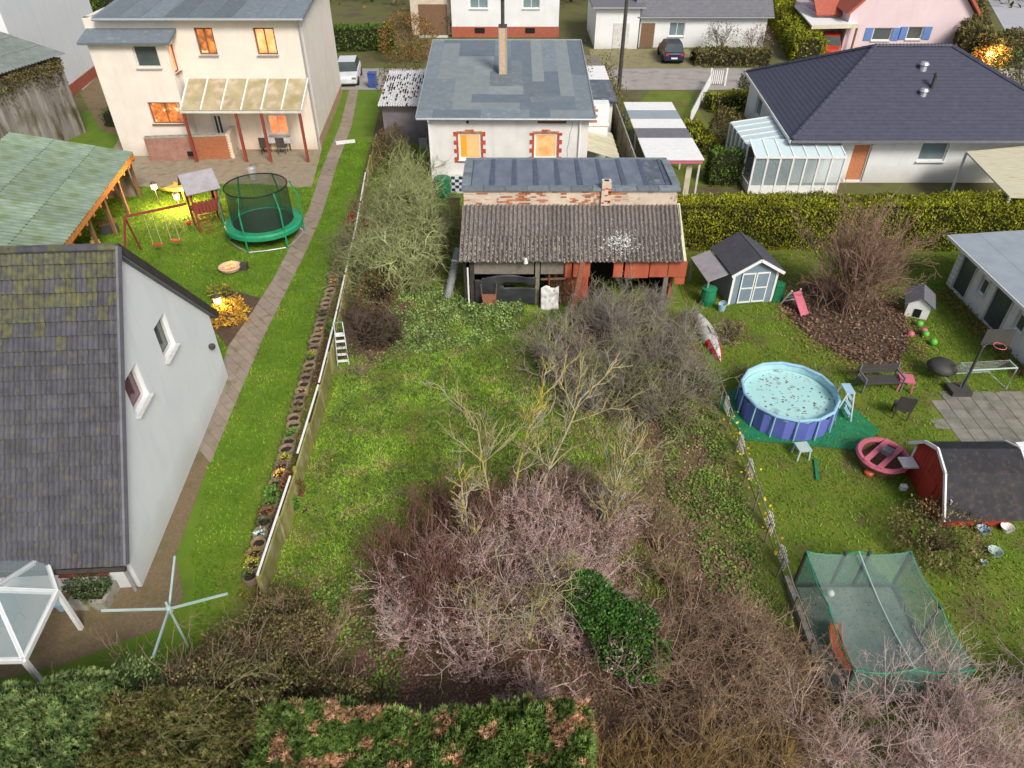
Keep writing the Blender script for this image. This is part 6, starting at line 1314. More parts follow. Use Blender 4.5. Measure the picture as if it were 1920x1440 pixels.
n = 130; a = RNG.uniform(0,2*pi,n); r = pr_*.9*RNG.random(n)**.5; link('floating_leaves', leaf_mesh('floating_leaves', np.stack([pc.x+r*np.cos(a), pc.y+r*np.sin(a), np.full(n,.632)],1), RNG.uniform(.04,.10,n), MAT['litter'], flat=6, asp=.8), None, pool, kind='stuff')
tpn = [pc+Vector(v) for v in ((-2.25,.55,0),(-.3,2.0,0),(1.6,2.25,0),(2.9,-1.1,0),(1.7,-2.0,0),(-1.7,-1.55,0))]; MB().add([(p.x,p.y,.03+.01*(i%2)) for i, p in enumerate(tpn)], [tuple(range(6))][:1]).build('ground_sheet', MAT['tarp_green'], None, label='green ground sheet spread under the round pool', cat='ground sheet')
bpy.data.objects['ground_sheet'].data.flip_normals()
pld = thing('pool_ladder', 'white A-frame ladder over the right edge of the round pool', 'ladder', (11.15,18.35,0), radians(90))
for s in (-.25,.25):
    for w_ in (-.35,.35): MB().tube([(s,w_,.02),(s,w_*.3,1.25)], .025, 6).build('rail', MAT['white_paint'], pld, world=False)
for i in range(3):
    for w_ in (-.3,): t = .2+i*.27; MB().obox((0,w_*(1-.7*t)-.02,1.2*t), .46,.12,.035).build('step', MAT['plastic_lblue'], pld, world=False)
MB().obox((0,0,1.26), .52,.3,.04).build('platform', MAT['plastic_lblue'], pld, world=False)
# bare multi-stem bush tree with litter handled in vegetation; dog house etc.
dh = thing('dog_kennel', 'small white wooden kennel with grey roof on the grass', 'kennel', tuple(G(1716,585)), radians(-25)); MB().box(-.42,.42,-.5,.6,0,.6).build('wall', MAT['white_paint'], dh, world=False)
for s in (-1,1): MB().slab([(0,-.6,.95),(0,.7,.95),(s*.55,.7,.58),(s*.55,-.6,.58)][::s], .04).build('roof', MAT['slate_grey'], dh, world=False)
[MB().add([(-.42,y_,.6),(.42,y_,.6),(0,y_,.9)], [(0,1,2)]).build('gable', MAT['white_paint'], dh, world=False) for y_ in (-.5,.6)]; MB().box(-.14,.14,-.52,-.501,.05,.42).build('opening', MAT['black'], dh, world=False)
es = thing('toy_slide', 'small pink and white toddler slide left of the bare bush', 'slide', tuple(G(1492,580)), radians(20)); MB().slab([(-.2,-.6,.05),(.2,-.6,.05),(.2,.2,.75),(-.2,.2,.75)], .04).build('chute', MAT['plastic_pink'], es, world=False)
for s in (-.22,.22): MB().bar((s,.25,.8),(s*1.3,.6,0),.05).build('leg', MAT['white_paint'], es, world=False)
for i in range(3): MB().box(-.2,.2,.34+.07*(2-i),.38+.07*(2-i),.15+.2*i,.19+.2*i).build('step', MAT['white_paint'], es, world=False)
for i,(px,py,m_,lb) in enumerate(((1722,613,'plastic_green','green ball farthest from the pool'),(1705,632,'plastic_pink','pink ball beside the leaf bed'),(1733,632,'plastic_green','green ball in the middle of the toys'),(1748,647,'plastic_green','nearest green ball on the right lawn'),(1730,626,'plastic_pink','small pink ball touching the green ball'))):
    MB().lathe(G(px,py), [(0,0),(.08,.02),(.13,.09),(.145,.15),(.12,.23),(.06,.27),(0,.28)], 12, cap=False).build('ball', MAT[m_], None, label=lb, cat='ball', smooth=True, group='toy balls on the right lawn')
bc = thing('bench', 'dark grey garden bench behind the pool', 'bench', tuple(G(1645,728)), radians(4)); 
for i in range(3): MB().box(-.75,.75,-.28+i*.17,-.14+i*.17,.40,.44).build('seat_slat', MAT['pole_dark'], bc, world=False)
for i in range(3): MB().obox((0,.30,.55+i*.13), 1.5,.03,.11).build('back_slat', MAT['pole_dark'], bc, world=False)
for s in (-.7,.7): MB().bar((s,-.25,0),(s,-.25,.6),.05).bar((s,.3,0),(s,.3,.9),.05).bar((s,-.27,.6),(s,.3,.6),.05).build('armrest', MAT['slate_grey'], bc, world=False)
def stool(nm, lb, ct, px, py, m_, s=.45, h=.42):
    t = thing(nm, lb, ct, tuple(G(px,py)), random.uniform(-.3,.3)); MB().obox((0,0,h), s,s,.05).build('top', MAT[m_], t, world=False)
    for a in (-1,1):
        for b_ in (-1,1): MB().bar((a*s*.4,b_*s*.4,h-.03),(a*s*.48,b_*s*.48,0),.05).build('leg', MAT[m_], t, world=False)
stool('stool','small pink table at the right end of the dark bench','table',1692,728,'plastic_pink',.5,.45); stool('stool','pale green plastic stool in front of the pool','stool',1500,855,'pale_green',.42,.4)
chair('garden_chair', 'dark folding chair standing alone between bench and red playhouse', tuple(G(1685,780)), 2.8, MAT['pole_dark'], None)
bq_ = thing('fire_pit', 'round black covered kettle grill on the right lawn', 'grill', tuple(G(1757,708))); MB().lathe((0,0,.0), [(.2,.28),(.42,.36),(.52,.5),(.40,.66),(.1,.74),(0,.75)], 16, cap=False).build('bowl', MAT['pole_dark'], bq_, world=False, smooth=True)
for i in range(3): a = i*2.1; MB().bar((.3*cos(a),.3*sin(a),.35),(.4*cos(a),.4*sin(a),0),.03).build('leg', MAT['pole_dark'], bq_, world=False)
bq_.name = 'kettle_grill'
bh_ = thing('basketball_hoop', 'portable basketball hoop with dark backboard beside the white cabin', 'basketball hoop', tuple(G(1800,735))); MB().tube([(0,0,0),(0,0,2.0),(.35,.1,2.3)], .05, 8).build('pole', MAT['pole_dark'], bh_, world=False); MB().obox((.4,.05,2.35), 1.0,.05,.6).build('backboard', MAT['pole_dark'], bh_, world=False); MB().tube([(.4+.2*cos(a),-.2+.2*sin(a),2.15) for a in np.linspace(0,2*pi,13)[:-1]], .015, 5, closed=True).build('hoop', MAT['plastic_pink'], bh_, world=False); MB().obox((-.1,0,.1), .7,.6,.2).build('base', MAT['pole_dark'], bh_, world=False)
go = thing('football_goal', 'small white framed football goal on the right lawn', 'goal', tuple(G(1832,722)), radians(5)); gw, gh, gd = 1.8,.95,.8
for s in (-gw/2,gw/2): MB().tube([(s,-.3,0),(s,-.3,gh),(s,.15,gh),(s,gd-.1,0),(s,-.3,0)], .03, 6).build('post', MAT['pale_green'], go, world=False)
MB().tube([(-gw/2,-.3,gh),(gw/2,-.3,gh)], .03, 6).build('crossbar', MAT['pale_green'], go, world=False); MB().tube([(-gw/2,gd-.1,.02),(gw/2,gd-.1,.02)], .025, 6).build('ground_bar', MAT['pale_green'], go, world=False)
S = []
for i in range(19): x = -gw/2+gw*i/18; S += [(x,.15,gh,x,gd-.1,0,.006,.006,0),(x,-.3,gh,x,.15,gh,.006,.006,0)]
for i in range(8): t = i/8; S.append((-gw/2,.15+(gd-.25)*t,gh*(1-t),gw/2,.15+(gd-.25)*t,gh*(1-t),.006,.006,0))
link('net', seg_mesh('net', np.array(S), MAT['dirty_white']), None, go, False)
# white cabin
cbn = thing('cabin', 'long white timber cabin with grey roof and dark doors at the right edge', 'cabin', (19.1,27,0)); cy0, cy1 = 27.3, 19.6
hs_ = [(.45,1.5,.12,1.95),(2.0,2.55,.85,1.55),(3.0,4.15,.12,1.95),(4.65,5.25,.85,1.55)]
mb = MB(); wallh(mb, (19.15,cy0,0), (0,-1,0), [(0,2.15),(cy0-cy1,2.15)], hs_, .15); wallh(mb, (19.15,cy1,0), (1,0,0), [(0,2.15),(5,2.5)], [], .15); wallh(mb, (24.15,cy0,0), (-1,0,0), [(0,2.5),(5,2.15)], [], .15); mb.build('wall', MAT['white_paint'], cbn)
for i, h in enumerate(hs_):
    if i in (0,2): MB().box(19.19,19.22,cy0-h[1],cy0-h[0],h[2],h[3]).build('door', MAT['glass_dark'], cbn)
    else: window(cbn, (19.15,cy0,0), (0,-1,0), *h, MAT['glass_dark'], mull=0, rec=.05)
    [MB().bar((19.12,cy0-q_,h[2]),(19.12,cy0-q_,h[3]+.05),.04,.06).build('frame', MAT['dirty_white'], cbn) for q_ in h[:2]]
for i in range(9): MB().bar((19.13,cy0-.02,.2+i*.22),(19.13,cy0-.42,.2+i*.22),.03,.02).build('board', MAT['dirty_white'], cbn)
for i in range(5): a = 18.6+i*1.2; MB().slab([(a,cy1-.3,2.2+.07*i*1.2+.004*(i%2)),(a+1.22,cy1-.3,2.2+.07*(i+1)*1.2),(a+1.22,cy0+.35,2.2+.07*(i+1)*1.2),(a,cy0+.35,2.2+.07*i*1.2+.004*(i%2))], .06).build('roof_panel', MAT['cabin_roof'], cbn)
MB().bar((18.58,cy1-.3,2.13),(18.58,cy0+.35,2.13),.05,.12).build('fascia', MAT['white_paint'], cbn)
x, y = scatter([(18.3,20.5),(19.0,20.5),(19.0,26.5),(18.2,26.5)], 160); link('leaf_litter', leaf_mesh('leaf_litter', np.stack([x,y,RNG.uniform(.03,.3,len(x))],1), .12, leafmat('m_rust',[(.25,.07,.03),(.18,.12,.04),(.12,.13,.03)])), None, kind='stuff', label='rusty low plants along the foot of the white cabin', cat='plants')
# red playhouse
ph = thing('playhouse', 'red wooden playhouse with white trim and dark gambrel roof', 'playhouse'); x0, x1, y0, y1 = 12.32, 14.35, 13.55, 15.75
for i in range(12):
    ya = y0+(y1-y0)*i/12; yb = ya+(y1-y0)/12-.01; zt = lambda y: float(np.interp(y, [13.25,14.05,14.72,15.3,15.9], [.58,1.68,1.98,1.72,1.12]))-.05
    MB().add([(x0,ya,0),(x0,yb,0),(x0,yb,zt(yb)),(x0,ya,zt(ya)),(x0+.03,ya,0),(x0+.03,yb,0),(x0+.03,yb,zt(yb)),(x0+.03,ya,zt(ya))], [(3,2,1,0),(4,5,6,7),(0,4,7,3),(1,2,6,5),(3,7,6,2)]).build('board', MAT['play_red'], ph)
MB().box(x0+.04,x1,y0,y0+.04,0,.85).box(x0+.04,x1,y1-.04,y1,0,1.05).box(x1-.04,x1,y0+.05,y1-.05,0,.8).build('wall', MAT['play_red'], ph)
pts = [(y0-.30,.58),(14.05,1.68),(14.72,1.98),(15.3,1.72),(y1+.15,1.12)]
for i,((ya,za),(yb,zb)) in enumerate(zip(pts[:-1], pts[1:])):
    MB().slab([(x0-.14,ya,za),(x1+.12,ya,za),(x1+.12,yb,zb),(x0-.14,yb,zb)], .04).build('roof_panel', MAT['play_roof'], ph)
    for x_ in (x0-.17,x1+.15): MB().bar((x_,ya,za-.01),(x_,yb,zb-.01),.05,.10).build('verge_board', MAT['white_paint'], ph)
for y_ in (y0,y1): MB().box(x0-.02,x0-.001,y_-.04,y_+.04,0,1.1).build('corner_trim', MAT['white_paint'], ph)
MB().box(x0-.5,x0-.05,y1-.55,y1-.1,.7,.75).build('shelf', MAT['white_paint'], ph); MB().box(x0-.02,x0-.002,14.3,14.9,.0,.95).build('door', MAT['play_red'], ph)
rt_ = thing('picnic_table', 'round red picnic table with crossed boards left of the red playhouse', 'picnic table', tuple(G(1648,872)), .7)
MB().tube([(.72*cos(a),.72*sin(a),.42) for a in np.linspace(0,2*pi,25)[:-1]], .09, 6, closed=True).build('bench_ring', MAT['plastic_pink'], rt_, world=False)
MB().lathe((0,0,0), [(.62,.05),(.70,.35),(.66,.36),(.6,.12),(0,.12)], 18, cap=False).build('tub', MAT['wood_brown'], rt_, world=False)
for s in (-.22,.22): MB().bar((-.72,s,.5),(.72,s,.5),.16,.04).build('board', MAT['plastic_pink'], rt_, world=False)
MB().obox((.05,-.05,.62), .3,.28,.16).build('box', MAT['slate_grey'], rt_, world=False)
MB().obox(G(1530,882)+Vector((0,0,.04)), .10,.9,.06, rz=-.25).build('plank', MAT['tarp_green'], None, label='narrow green plank lying on the right lawn', cat='plank')
MB().obox(G(1692,918)+Vector((0,0,.1)), .2,.16,.2).build('box', MAT['white_paint'], None, label='small white box on the grass left of the red playhouse', cat='box', bevel=.02)
MB().lathe(G(1628,890), [(.07,0),(.14,.03),(.15,.12),(.1,.16),(0,.17)], 10).build('bucket', MAT['plastic_orange'], None, label='orange sand bucket at the foot of the round red table', cat='bucket')
wt = thing('garden_table', 'white garden table on the paved yard at the right edge', 'table', tuple(G(1945,880)), .1); MB().box(-.75,.75,-.5,.5,.72,.77).build('tabletop', MAT['white_paint'], wt, world=False)
for s in (-1,1):
    MB().bar((s*.6,-.4,.7),(s*.75,.0,0),.06).bar((s*.6,.4,.7),(s*.75,.0,.05),.06).build('leg', MAT['white_paint'], wt, world=False)
for i,(px,py,m_,lb,r) in enumerate(((1738,962,'plastic_red','red toy tub under the left eave of the playhouse',.14),(1765,975,'plastic_red','larger red toy car shell before the playhouse',.17),(1808,955,'dirty_white','dirty white plastic basin before the playhouse',.24),(1845,968,'plastic_blue','blue plastic tub before the playhouse',.16),(1840,998,'plastic_lblue','pale blue plastic bowl on the soil heap',.17),(1885,995,'white_paint','white plastic bowl at the right of the soil heap',.17),(1862,1040,'pale_green','pale green toy dish on the soil',.18),(1842,1058,'pale_green','small pale green toy jug nearest the netted enclosure',.09))):
    MB().lathe(G(px,py)+Vector((0,0,.0)), [(r*.6,0),(r,.5*r+.08),(r*1.1,.5*r+.09),(r*.9,.5*r+.06),(r*.5,.03),(0,.03)], 12, cap=False).build('plastic_tub', MAT[m_], None, label=lb, cat='toy', group='plastic toys around the playhouse')
# netted enclosure
ne = thing('netted_enclosure', 'green netted enclosure with dark posts at the lower right', 'enclosure'); ex0, ex1, ey0, ey1, ezt = 7.5, 10.15, 8.3, 11.5, 1.45
for a, b_ in (((ex0,ey0),(ex1,ey0)),((ex1,ey0),(ex1,ey1)),((ex1,ey1),(ex0,ey1)),((ex0,ey1),(ex0,ey0))):
    P4 = []
    n = 10; vs = []
    for i in range(n+1):
        t = i/n; sag = .16*sin(pi*((t*2)%1))*1.0; x_ = a[0]+(b_[0]-a[0])*t; y_ = a[1]+(b_[1]-a[1])*t; vs += [(x_,y_,.02),(x_,y_,ezt-sag)]
    MB().add(vs, [(2*i,2*i+2,2*i+3,2*i+1) for i in range(n)]).build('net', MAT['net_green'], ne)
    MB().tube([vs[2*i+1] for i in range(n+1)], .018, 5).build('net_rope', MAT['tramp_green'], ne)
vs = []; nn2 = 12
for j in range(nn2+1):
    for i in range(nn2+1):
        u, v = i/nn2, j/nn2; vs.append((ex0+(ex1-ex0)*u, ey0+(ey1-ey0)*v, ezt-.02-.28*sin(pi*((u*2)%1))*sin(pi*v)-.12*sin(pi*u)))
MB().add(vs, [(j*(nn2+1)+i,j*(nn2+1)+i+1,(j+1)*(nn2+1)+i+1,(j+1)*(nn2+1)+i) for j in range(nn2) for i in range(nn2)]).build('net', netmat('net_roof',(.30,.42,.38),.26), ne)
MB().tube([((ex0+ex1)/2,ey0+(ey1-ey0)*t,ezt-.0-.15*sin(pi*t)) for t in np.linspace(0,1,8)], .022, 6).build('net_rope', MAT['pale_green'], ne)
for x_, y_ in ((ex0,ey0),(ex0+1.0,ey1),(ex0+1.6,ey1),(ex1,ey0+.1),(ex1,ey1),(ex0,ey1),(ex1,9.9)): MB().tube([(x_,y_,0),(x_,y_,ezt)], .05, 7).build('post', MAT['pole_dark'], ne)
for a, b_ in (((ex0,ey0),(ex1,ey0)),((ex1,ey0),(ex1,ey1)),((ex1,ey1),(ex0,ey1)),((ex0,ey1),(ex0,ey0))): MB().bar((*a,.06),(*b_,.06),.08,.12).build('base_board', MAT['pole_dark'], ne)
MB().box(ex0+.06,ex1-.06,ey0+.06,ey1-.06,.0,.035).build('floor', mat('floor_teal',(.13,.17,.16),(.19,.20,.18),scale=1.5,bump=.2), ne)
os_ = thing('toy_slide', 'orange curved slide lying inside the netted enclosure', 'slide'); a = G(1560,1185); b_ = G(1590,1262); vs = []; n = 9; d = b_-a; sdv = Vector((-d.y,d.x,0)).normalized()
for i in range(n+1):
    t = i/n; c = a+d*t+sdv*(-.15*sin(pi*t)); 
    for o, h in ((-.16,.2),(-.12,.08),(.12,.08),(.16,.2)): vs.append(c+sdv*o+Vector((0,0,h+.25*(1-t))))
o = MB().add(vs, [(i*4+k,i*4+k+1,(i+1)*4+k+1,(i+1)*4+k) for i in range(n) for k in range(3)]).build('chute', MAT['plastic_orange'], os_); o.modifiers.new('s','SOLIDIFY').thickness = .02
MB().box(a.x-.12,a.x+.12,a.y,a.y+.06,0.03,.3).build('leg', MAT['plastic_orange'], os_)
MB().lathe(G(1555,1118)+Vector((0,0,.03)), [(0,0),(.07,.03),(.10,.10),(.07,.17),(0,.2)], 12, cap=False).build('ball', MAT['white_paint'], None, label='white ball inside the netted enclosure', cat='ball', smooth=True)
# ================================================================ FAR HOUSES
def house(lb, x0, x1, y, d, h, wm, rm, wins, roofh=2.5, plinth=None, pitch=True, hol=None, over=.4):
    t = thing('house', lb, 'house', (x0,y,0)); mb = MB()
    wallh(mb, (x0,y,0), (1,0,0), [(0,h),(x1-x0,h)], wins); wallh(mb, (x1,y,0), (0,1,0), [(0,h),(d/2,h+(roofh if pitch else 0)),(d,h)], []); wallh(mb, (x1,y+d,0), (-1,0,0), [(0,h),(x1-x0,h)], []); wallh(mb, (x0,y+d,0), (0,-1,0), [(0,h),(d/2,h+(roofh if pitch else 0)),(d,h)], [])
    mb.build('wall', wm, t)
    for w_ in wins: window(t, (x0,y,0), (1,0,0), *w_, MAT['glass_sky'], mull=1 if w_[1]-w_[0] > .9 else 0)
    if plinth: MB().box(x0-.03,x1+.03,y-.04,y-.002,0,plinth).build('plinth', MAT['plinth_red'], t)
    r = MB(); s = roofh/(d/2) if pitch else 0
    if pitch:
        r.slab([(x0-over,y-over,h-over*s+.15),(x1+over,y-over,h-over*s+.15),(x1+over,y+d/2,h+roofh+.15),(x0-over,y+d/2,h+roofh+.15)], .15); r.slab([(x1+over,y+d+over,h-over*s+.15),(x0-over,y+d+over,h-over*s+.15),(x0-over,y+d/2,h+roofh+.15),(x1+over,y+d/2,h+roofh+.15)], .15)
    else: r.slab([(x0-over,y-over,h+.15),(x1+over,y-over,h+.15),(x1+over,y+d+over,h+.3),(x0-over,y+d+over,h+.3)], .15)
    ro = r.build('roof', rm, t)
    if pitch:
        c = MB(); n = 22
        for i in range(n):
            a, b_ = i/n, min((i+1.05)/n,1); y_0, z_0 = y-over, h-over*s+.15; y_1, z_1 = y+d/2, h+roofh+.15
            f = lambda q, o: (y_0+(y_1-y_0)*q, z_0+(z_1-z_0)*q+o)
            ya, za = f(a,.035); yb, zb = f(b_,.012); c.add([(x0-over,ya,za),(x1+over,ya,za),(x1+over,yb,zb),(x0-over,yb,zb),(x0-over,ya,za-.034),(x1+over,ya,za-.034)], [(0,1,2,3),(4,5,1,0)])
        c.build('tile_courses', rm, ro, kind='stuff')
    MB().bar((x0-over,y-over-.05,h-over*s+.08),(x1+over,y-over-.05,h-over*s+.08),.1,.1).build('gutter', MAT['zinc'], t); return t
def ww(x0h, y, a, b_, top, bot): p = W(a,top,y); q = W(b_,bot,y); return (p.x-x0h, q.x-x0h, q.z, p.z)
y_ = 73; X0 = W(848,60,y_).x; X1 = W(1047,60,y_).x
t = house('tall white house with red plinth behind the roof of the middle bungalow', X0, X1, y_, 9, 7.5, MAT['far_white'], MAT['tile_red'], [ww(X0,y_,880,915,-6,16), ww(X0,y_,980,1012,-6,16), (1.2,2.3,5,6.3),(5.5,6.6,5,6.3)], plinth=None)
pz = W(900,50,y_).z; MB().box(X0-.04,X1+.04,y_-.05,y_-.002,0,pz).build('plinth', MAT['plinth_red'], t)
for a, b_ in ((890,909),(985,1003)): p = W(a,52,y_); q = W(b_,62,y_); MB().box(p.x,q.x,y_-.08,y_-.051,q.z,p.z).build('cellar_window', MAT['black'], t)
gt_ = thing('garage', 'low garage with dark brown door left of the tall white house', 'garage'); y2 = 74; p, q = W(772,50,y2), W(846,2,y2)
MB().box(p.x,q.x,y2,y2+6,0,q.z+.5).build('wall', MAT['plaster_tan'], gt_); MB().box(p.x-.2,q.x+.2,y2-.2,y2+6,q.z+.52,q.z+.7).build('roof', MAT['slate_grey'], gt_)
p, q = W(787,50,y2), W(838,8,y2); MB().box(p.x,q.x,y2-.05,y2-.003,0.05,q.z).build('door', MAT['wood_brown'], gt_); MB().box(p.x,p.x+1.2,y2-1.2,y2-.9,0,.15).box(p.x+1.4,q.x,y2-1.2,y2-.9,0,.15).build('kerb', MAT['dirty_white'], gt_)
y_ = 68.6; X0 = W(1114,90,y_).x; X1 = W(1196,90,y_).x
t = house('narrow white garage building left of the white house with grey roof', X0, X1-.1, y_, 8, 3.3, MAT['far_white'], MAT['slate_grey'], [], pitch=False)
MB().box(X0+1.6,X0+3.0,y_-.05,y_-.003,.05,2.1).build('door', MAT['dirty_white'], t)
X0 = W(1198,92,y_).x; X1 = W(1432,92,y_).x
t = house('white house with wide grey pitched roof behind the dark blue car', X0, X1, y_+.5, 11, 2.75, MAT['far_white'], MAT['slate_grey'], [ww(X0,y_+.5,1256,1282,42,68)], roofh=4)
MB().box(X0+.1,X0+1.3,y_+.45,y_+.497,.05,2.0).build('door', MAT['wood_brown'], t)
y_ = 67.5; X0 = W(1575,100,y_).x; X1 = W(1812,60,y_).x; wz = [ww(X0,y_,1640,1668,52,76), ww(X0,y_,1705,1726,50,74), (2.2,3.2,4.9,6.0), (6.3,7.3,4.9,6.0)]
t = thing('house', 'pale pink gabled house with blue window shutters at the upper right', 'house', (X0,y_,0)); mb = MB(); wallh(mb, (X0,y_,0), (1,0,0), [(0,3.2),((X1-X0)/2,8.6),(X1-X0,3.2)], wz[:2]+[wz[2]]); wallh(mb, (X1,y_,0), (0,1,0), [(0,3.2),(10,3.2)], []); wallh(mb, (X0,y_+10,0), (0,-1,0), [(0,3.2),(10,3.2)], []); mb.build('wall', MAT['pink_render'], t)
for h in wz[:3]: window(t, (X0,y_,0), (1,0,0), *h, MAT['glass_dark'], mull=0)
for h in wz[:2]:
    for a in (h[0]-.72, h[1]+.04): MB().box(X0+a,X0+a+.66,y_-.06,y_-.004,h[2],h[3]).build('shutter', MAT['shutter_blue'], t)
for s in (0,1):
    e = (X0-.3, 3.05) if s == 0 else (X1+.3, 3.05); m_ = ((X0+X1)/2, 8.8); MB().slab([(e[0],y_-.5,e[1]),(m_[0],y_-.5,m_[1]),(m_[0],y_+10.4,m_[1]),(e[0],y_+10.4,e[1])][::(1 if s else -1)], -.2 if 0 else .2).build('roof', MAT['tile_red'], t)
lw = thing('house', 'red tiled low wing left of the pink house', 'house wing'); p = W(1625,40,70)
MB().box(p.x-4.6,p.x-.9,69.5,76,0,2.6).build('wall', MAT['pink_render'], lw); MB().slab([(p.x-5,69.0,2.7),(p.x-.8,69.0,2.7),(p.x-.8,73,5.2),(p.x-5,73,5.2)], .15).build('roof', MAT['tile_red'], lw)
cpt = thing('carport', 'white roofed timber carport sheltering the orange red car', 'carport'); A4 = [G(1522,47,2.4),G(1610,45,2.4),G(1568,8,2.4),G(1490,10,2.4)]; MB().slab(A4, .12).build('roof', MAT['white_paint'], cpt); MB().bar(A4[0]-Vector((0,.05,.15)),A4[1]-Vector((0,.05,.15)),.1,.3).build('fascia', MAT['wood_pale'], cpt)
for p in A4: MB().box(p.x-.07,p.x+.07,p.y-.07+.1,p.y+.17,0,2.28).build('post', MAT['wood_brown'], cpt)
lp2 = thing('utility_pole', 'dark slender wooden utility pole beside the street', 'pole', tuple(G(1160,170))); MB().tube([(0,0,0),(0,0,9.5)], [.16,.10], 10).build('shaft', MAT['pole_dark'], lp2, world=False); MB().bar((-.7,0,8.8),(.7,0,8.8),.09).build('crossarm', MAT['pole_dark'], lp2, world=False)
# far hedges, shrubs and trees
hb_ = lambda nm, lb, a, b_, w_, h, lm, dn=60, sz=.24: hedge_block(nm, lb, 'hedge', [tuple(a)[:2], tuple(b_)[:2]], w_, h, lm, dn, sz)
hb_('clipped_hedge', 'bright green clipped hedge before the white roofed carport', G(1512,118), G(1462,40), 2.4, 1.9, MAT['thuja_y'], 60)
hb_('clipped_hedge', 'dark green hedge across the street from the white car', G(628,92), G(738,90), 2.2, 1.7, MAT['thuja_g'])
hb_('clipped_hedge', 'tall olive hedge at the right side of the pink house', G(1812,118), G(1800,50), 2.2, 2.6, MAT['olive'])
hb_('clipped_hedge', 'olive hedge bending along the light road at the upper right', G(1838,125), G(1900,110), 2.0, 2.2, MAT['olive'])
hb_('clipped_hedge', 'low dark hedge between the timber barn and the cream house', G(212,238), G(255,195), 1.0, .9, MAT['thuja_g'], 80, .16)
hb_('clipped_hedge', 'dark hedge beside the bay of the cream house', G(180,22), G(215,40), 2.5, 2.0, MAT['thuja_g'])
hb_('clipped_hedge', 'low green hedge in front of the white house with grey roof', G(1300,118), G(1435,118), 2.2, .9, MAT['olive'])
shrub('shrub', 'orange brown autumn shrub behind the left corner of the bungalow roof', 'shrub', G(768,112), 2.4,1.9, leafmat('m_aut',[(.22,.10,.02),(.32,.17,.03),(.14,.08,.03),(.2,.16,.04)]), 3600, .15, 31)
shrub('shrub', 'olive shrub growing over the back of the speckled lean-to roof', 'shrub', (-7.4,51.2), 1.9,1.9, MAT['olive'], 2600, .13, 32)
shrub('shrub', 'squared dark shrub at the corner of the tall white house', 'shrub', G(852,62), 1.1,1.2, MAT['olive'], 800, .2, 33)
MAT['glow'] = leafmat('glowl', [(.5,.2,.03),(.6,.32,.06),(.25,.14,.03)])
shrub('shrub', 'bright orange shrub in front of the olive hedge at the upper right', 'shrub', G(1850,128), 1.3,.9, MAT['glow'], 900, .2, 34)
shrub('shrub', 'dark green yellow shrub at the right frame edge behind the hipped roof', 'shrub', G(1915,165), 2.4,1.3, MAT['thuja_g'], 1200, .2, 36)
shrub('shrub', 'greyish bare shrub against the wall of the white house with grey roof', 'shrub', G(1350,100), 1.6,1.3, MAT['olive'], 500, .14, 37, tm=MAT['twig_brown'])
shrub('shrub', 'brown twiggy shrub at the right end of the white house with grey roof', 'shrub', G(1415,102), 1.3,1.2, MAT['litter'], 600, .14, 38)
x = RNG.uniform(3.0,7.3,2600); P = np.stack([RNG.normal(6.95,.35,2600), RNG.uniform(46,58,2600), np.abs(RNG.normal(.9,.7,2600))],1)
link('bramble', leaf_mesh('bramble', P, .15, MAT['olive'], hang=.3), None, kind='stuff', label='dark scrambling growth along the right side of the annex', cat='bramble')
P = np.stack([RNG.uniform(-5,5.5,3000), RNG.normal(50.8,.5,3000), np.abs(RNG.normal(2.2,1.0,3000))],1); link('bramble', leaf_mesh('bramble', P, .15, leafmat('m_bb',[(.12,.10,.03),(.2,.12,.05),(.09,.10,.03)])), None, kind='stuff', label='brown and green scrub behind the ridge of the bungalow', cat='scrub')
P = np.stack([RNG.uniform(-60,80,9000), RNG.uniform(86,110,9000), RNG.uniform(0,7,9000)],1)
link('distant_trees', leaf_mesh('distant_trees', P, .9, MAT['olive']), None, kind='stuff', label='dark garden trees behind the farthest houses', cat='trees')
# ================================================================ VEGETATION OF THE MIDDLE GARDEN
D('tw_pink', (.64,.48,.43), (.42,.28,.25), scale=2.2, c3=(.66,.56,.50), c3t=(.52,.68), c3s=1.6)
D('tw_red', (.27,.14,.10), (.17,.085,.065), scale=2)
D('tw_grey', (.33,.285,.25), (.22,.185,.16), scale=1.6, c3=(.36,.35,.20), c3t=(.50,.62), c3s=.9)
D('tw_brown', (.40,.28,.185), (.24,.16,.105), scale=1.6)
D('tw_gold', (.40,.27,.10), (.24,.16,.07), scale=2)
D('tw_pale', (.46,.40,.32), (.33,.28,.2), scale=3, c3=(.50,.42,.08), c3t=(.46,.58), c3s=1.8)
D('tw_yellow', (.46,.40,.15), (.34,.29,.16), scale=4, c3=(.40,.40,.30), c3t=(.5,.62), c3s=2.5)
D('tw_lichen', (.37,.41,.16), (.23,.26,.11), scale=2.5, c3=(.44,.46,.24), c3t=(.5,.7), c3s=2)
bush = [grow(100+i, L0=1.5, r0=.034, levels=4, nch=(5,4,3,0), decay=.55, ang=.75, up=.05, wob=.22, trunks=7, lean=.9, ksegs=3, tstart=.25, rmin=.0065) for i in range(4)]
wand = [grow(200+i, L0=1.9, r0=.022, levels=3, nch=(5,3,0), decay=.34, ang=.55, up=.06, wob=.08, trunks=12, lean=.75, ksegs=4, tstart=.3, rmin=.0065) for i in range(3)]
arch = [grow(300+i, L0=1.6, r0=.028, levels=4, nch=(4,4,2,0), decay=.6, ang=.8, up=-.16, wob=.22, trunks=7, lean=1.1, ksegs=4, tstart=.2, rmin=.0065) for i in range(3)]
print('bush segs', [len(b) for b in bush+wand+arch])
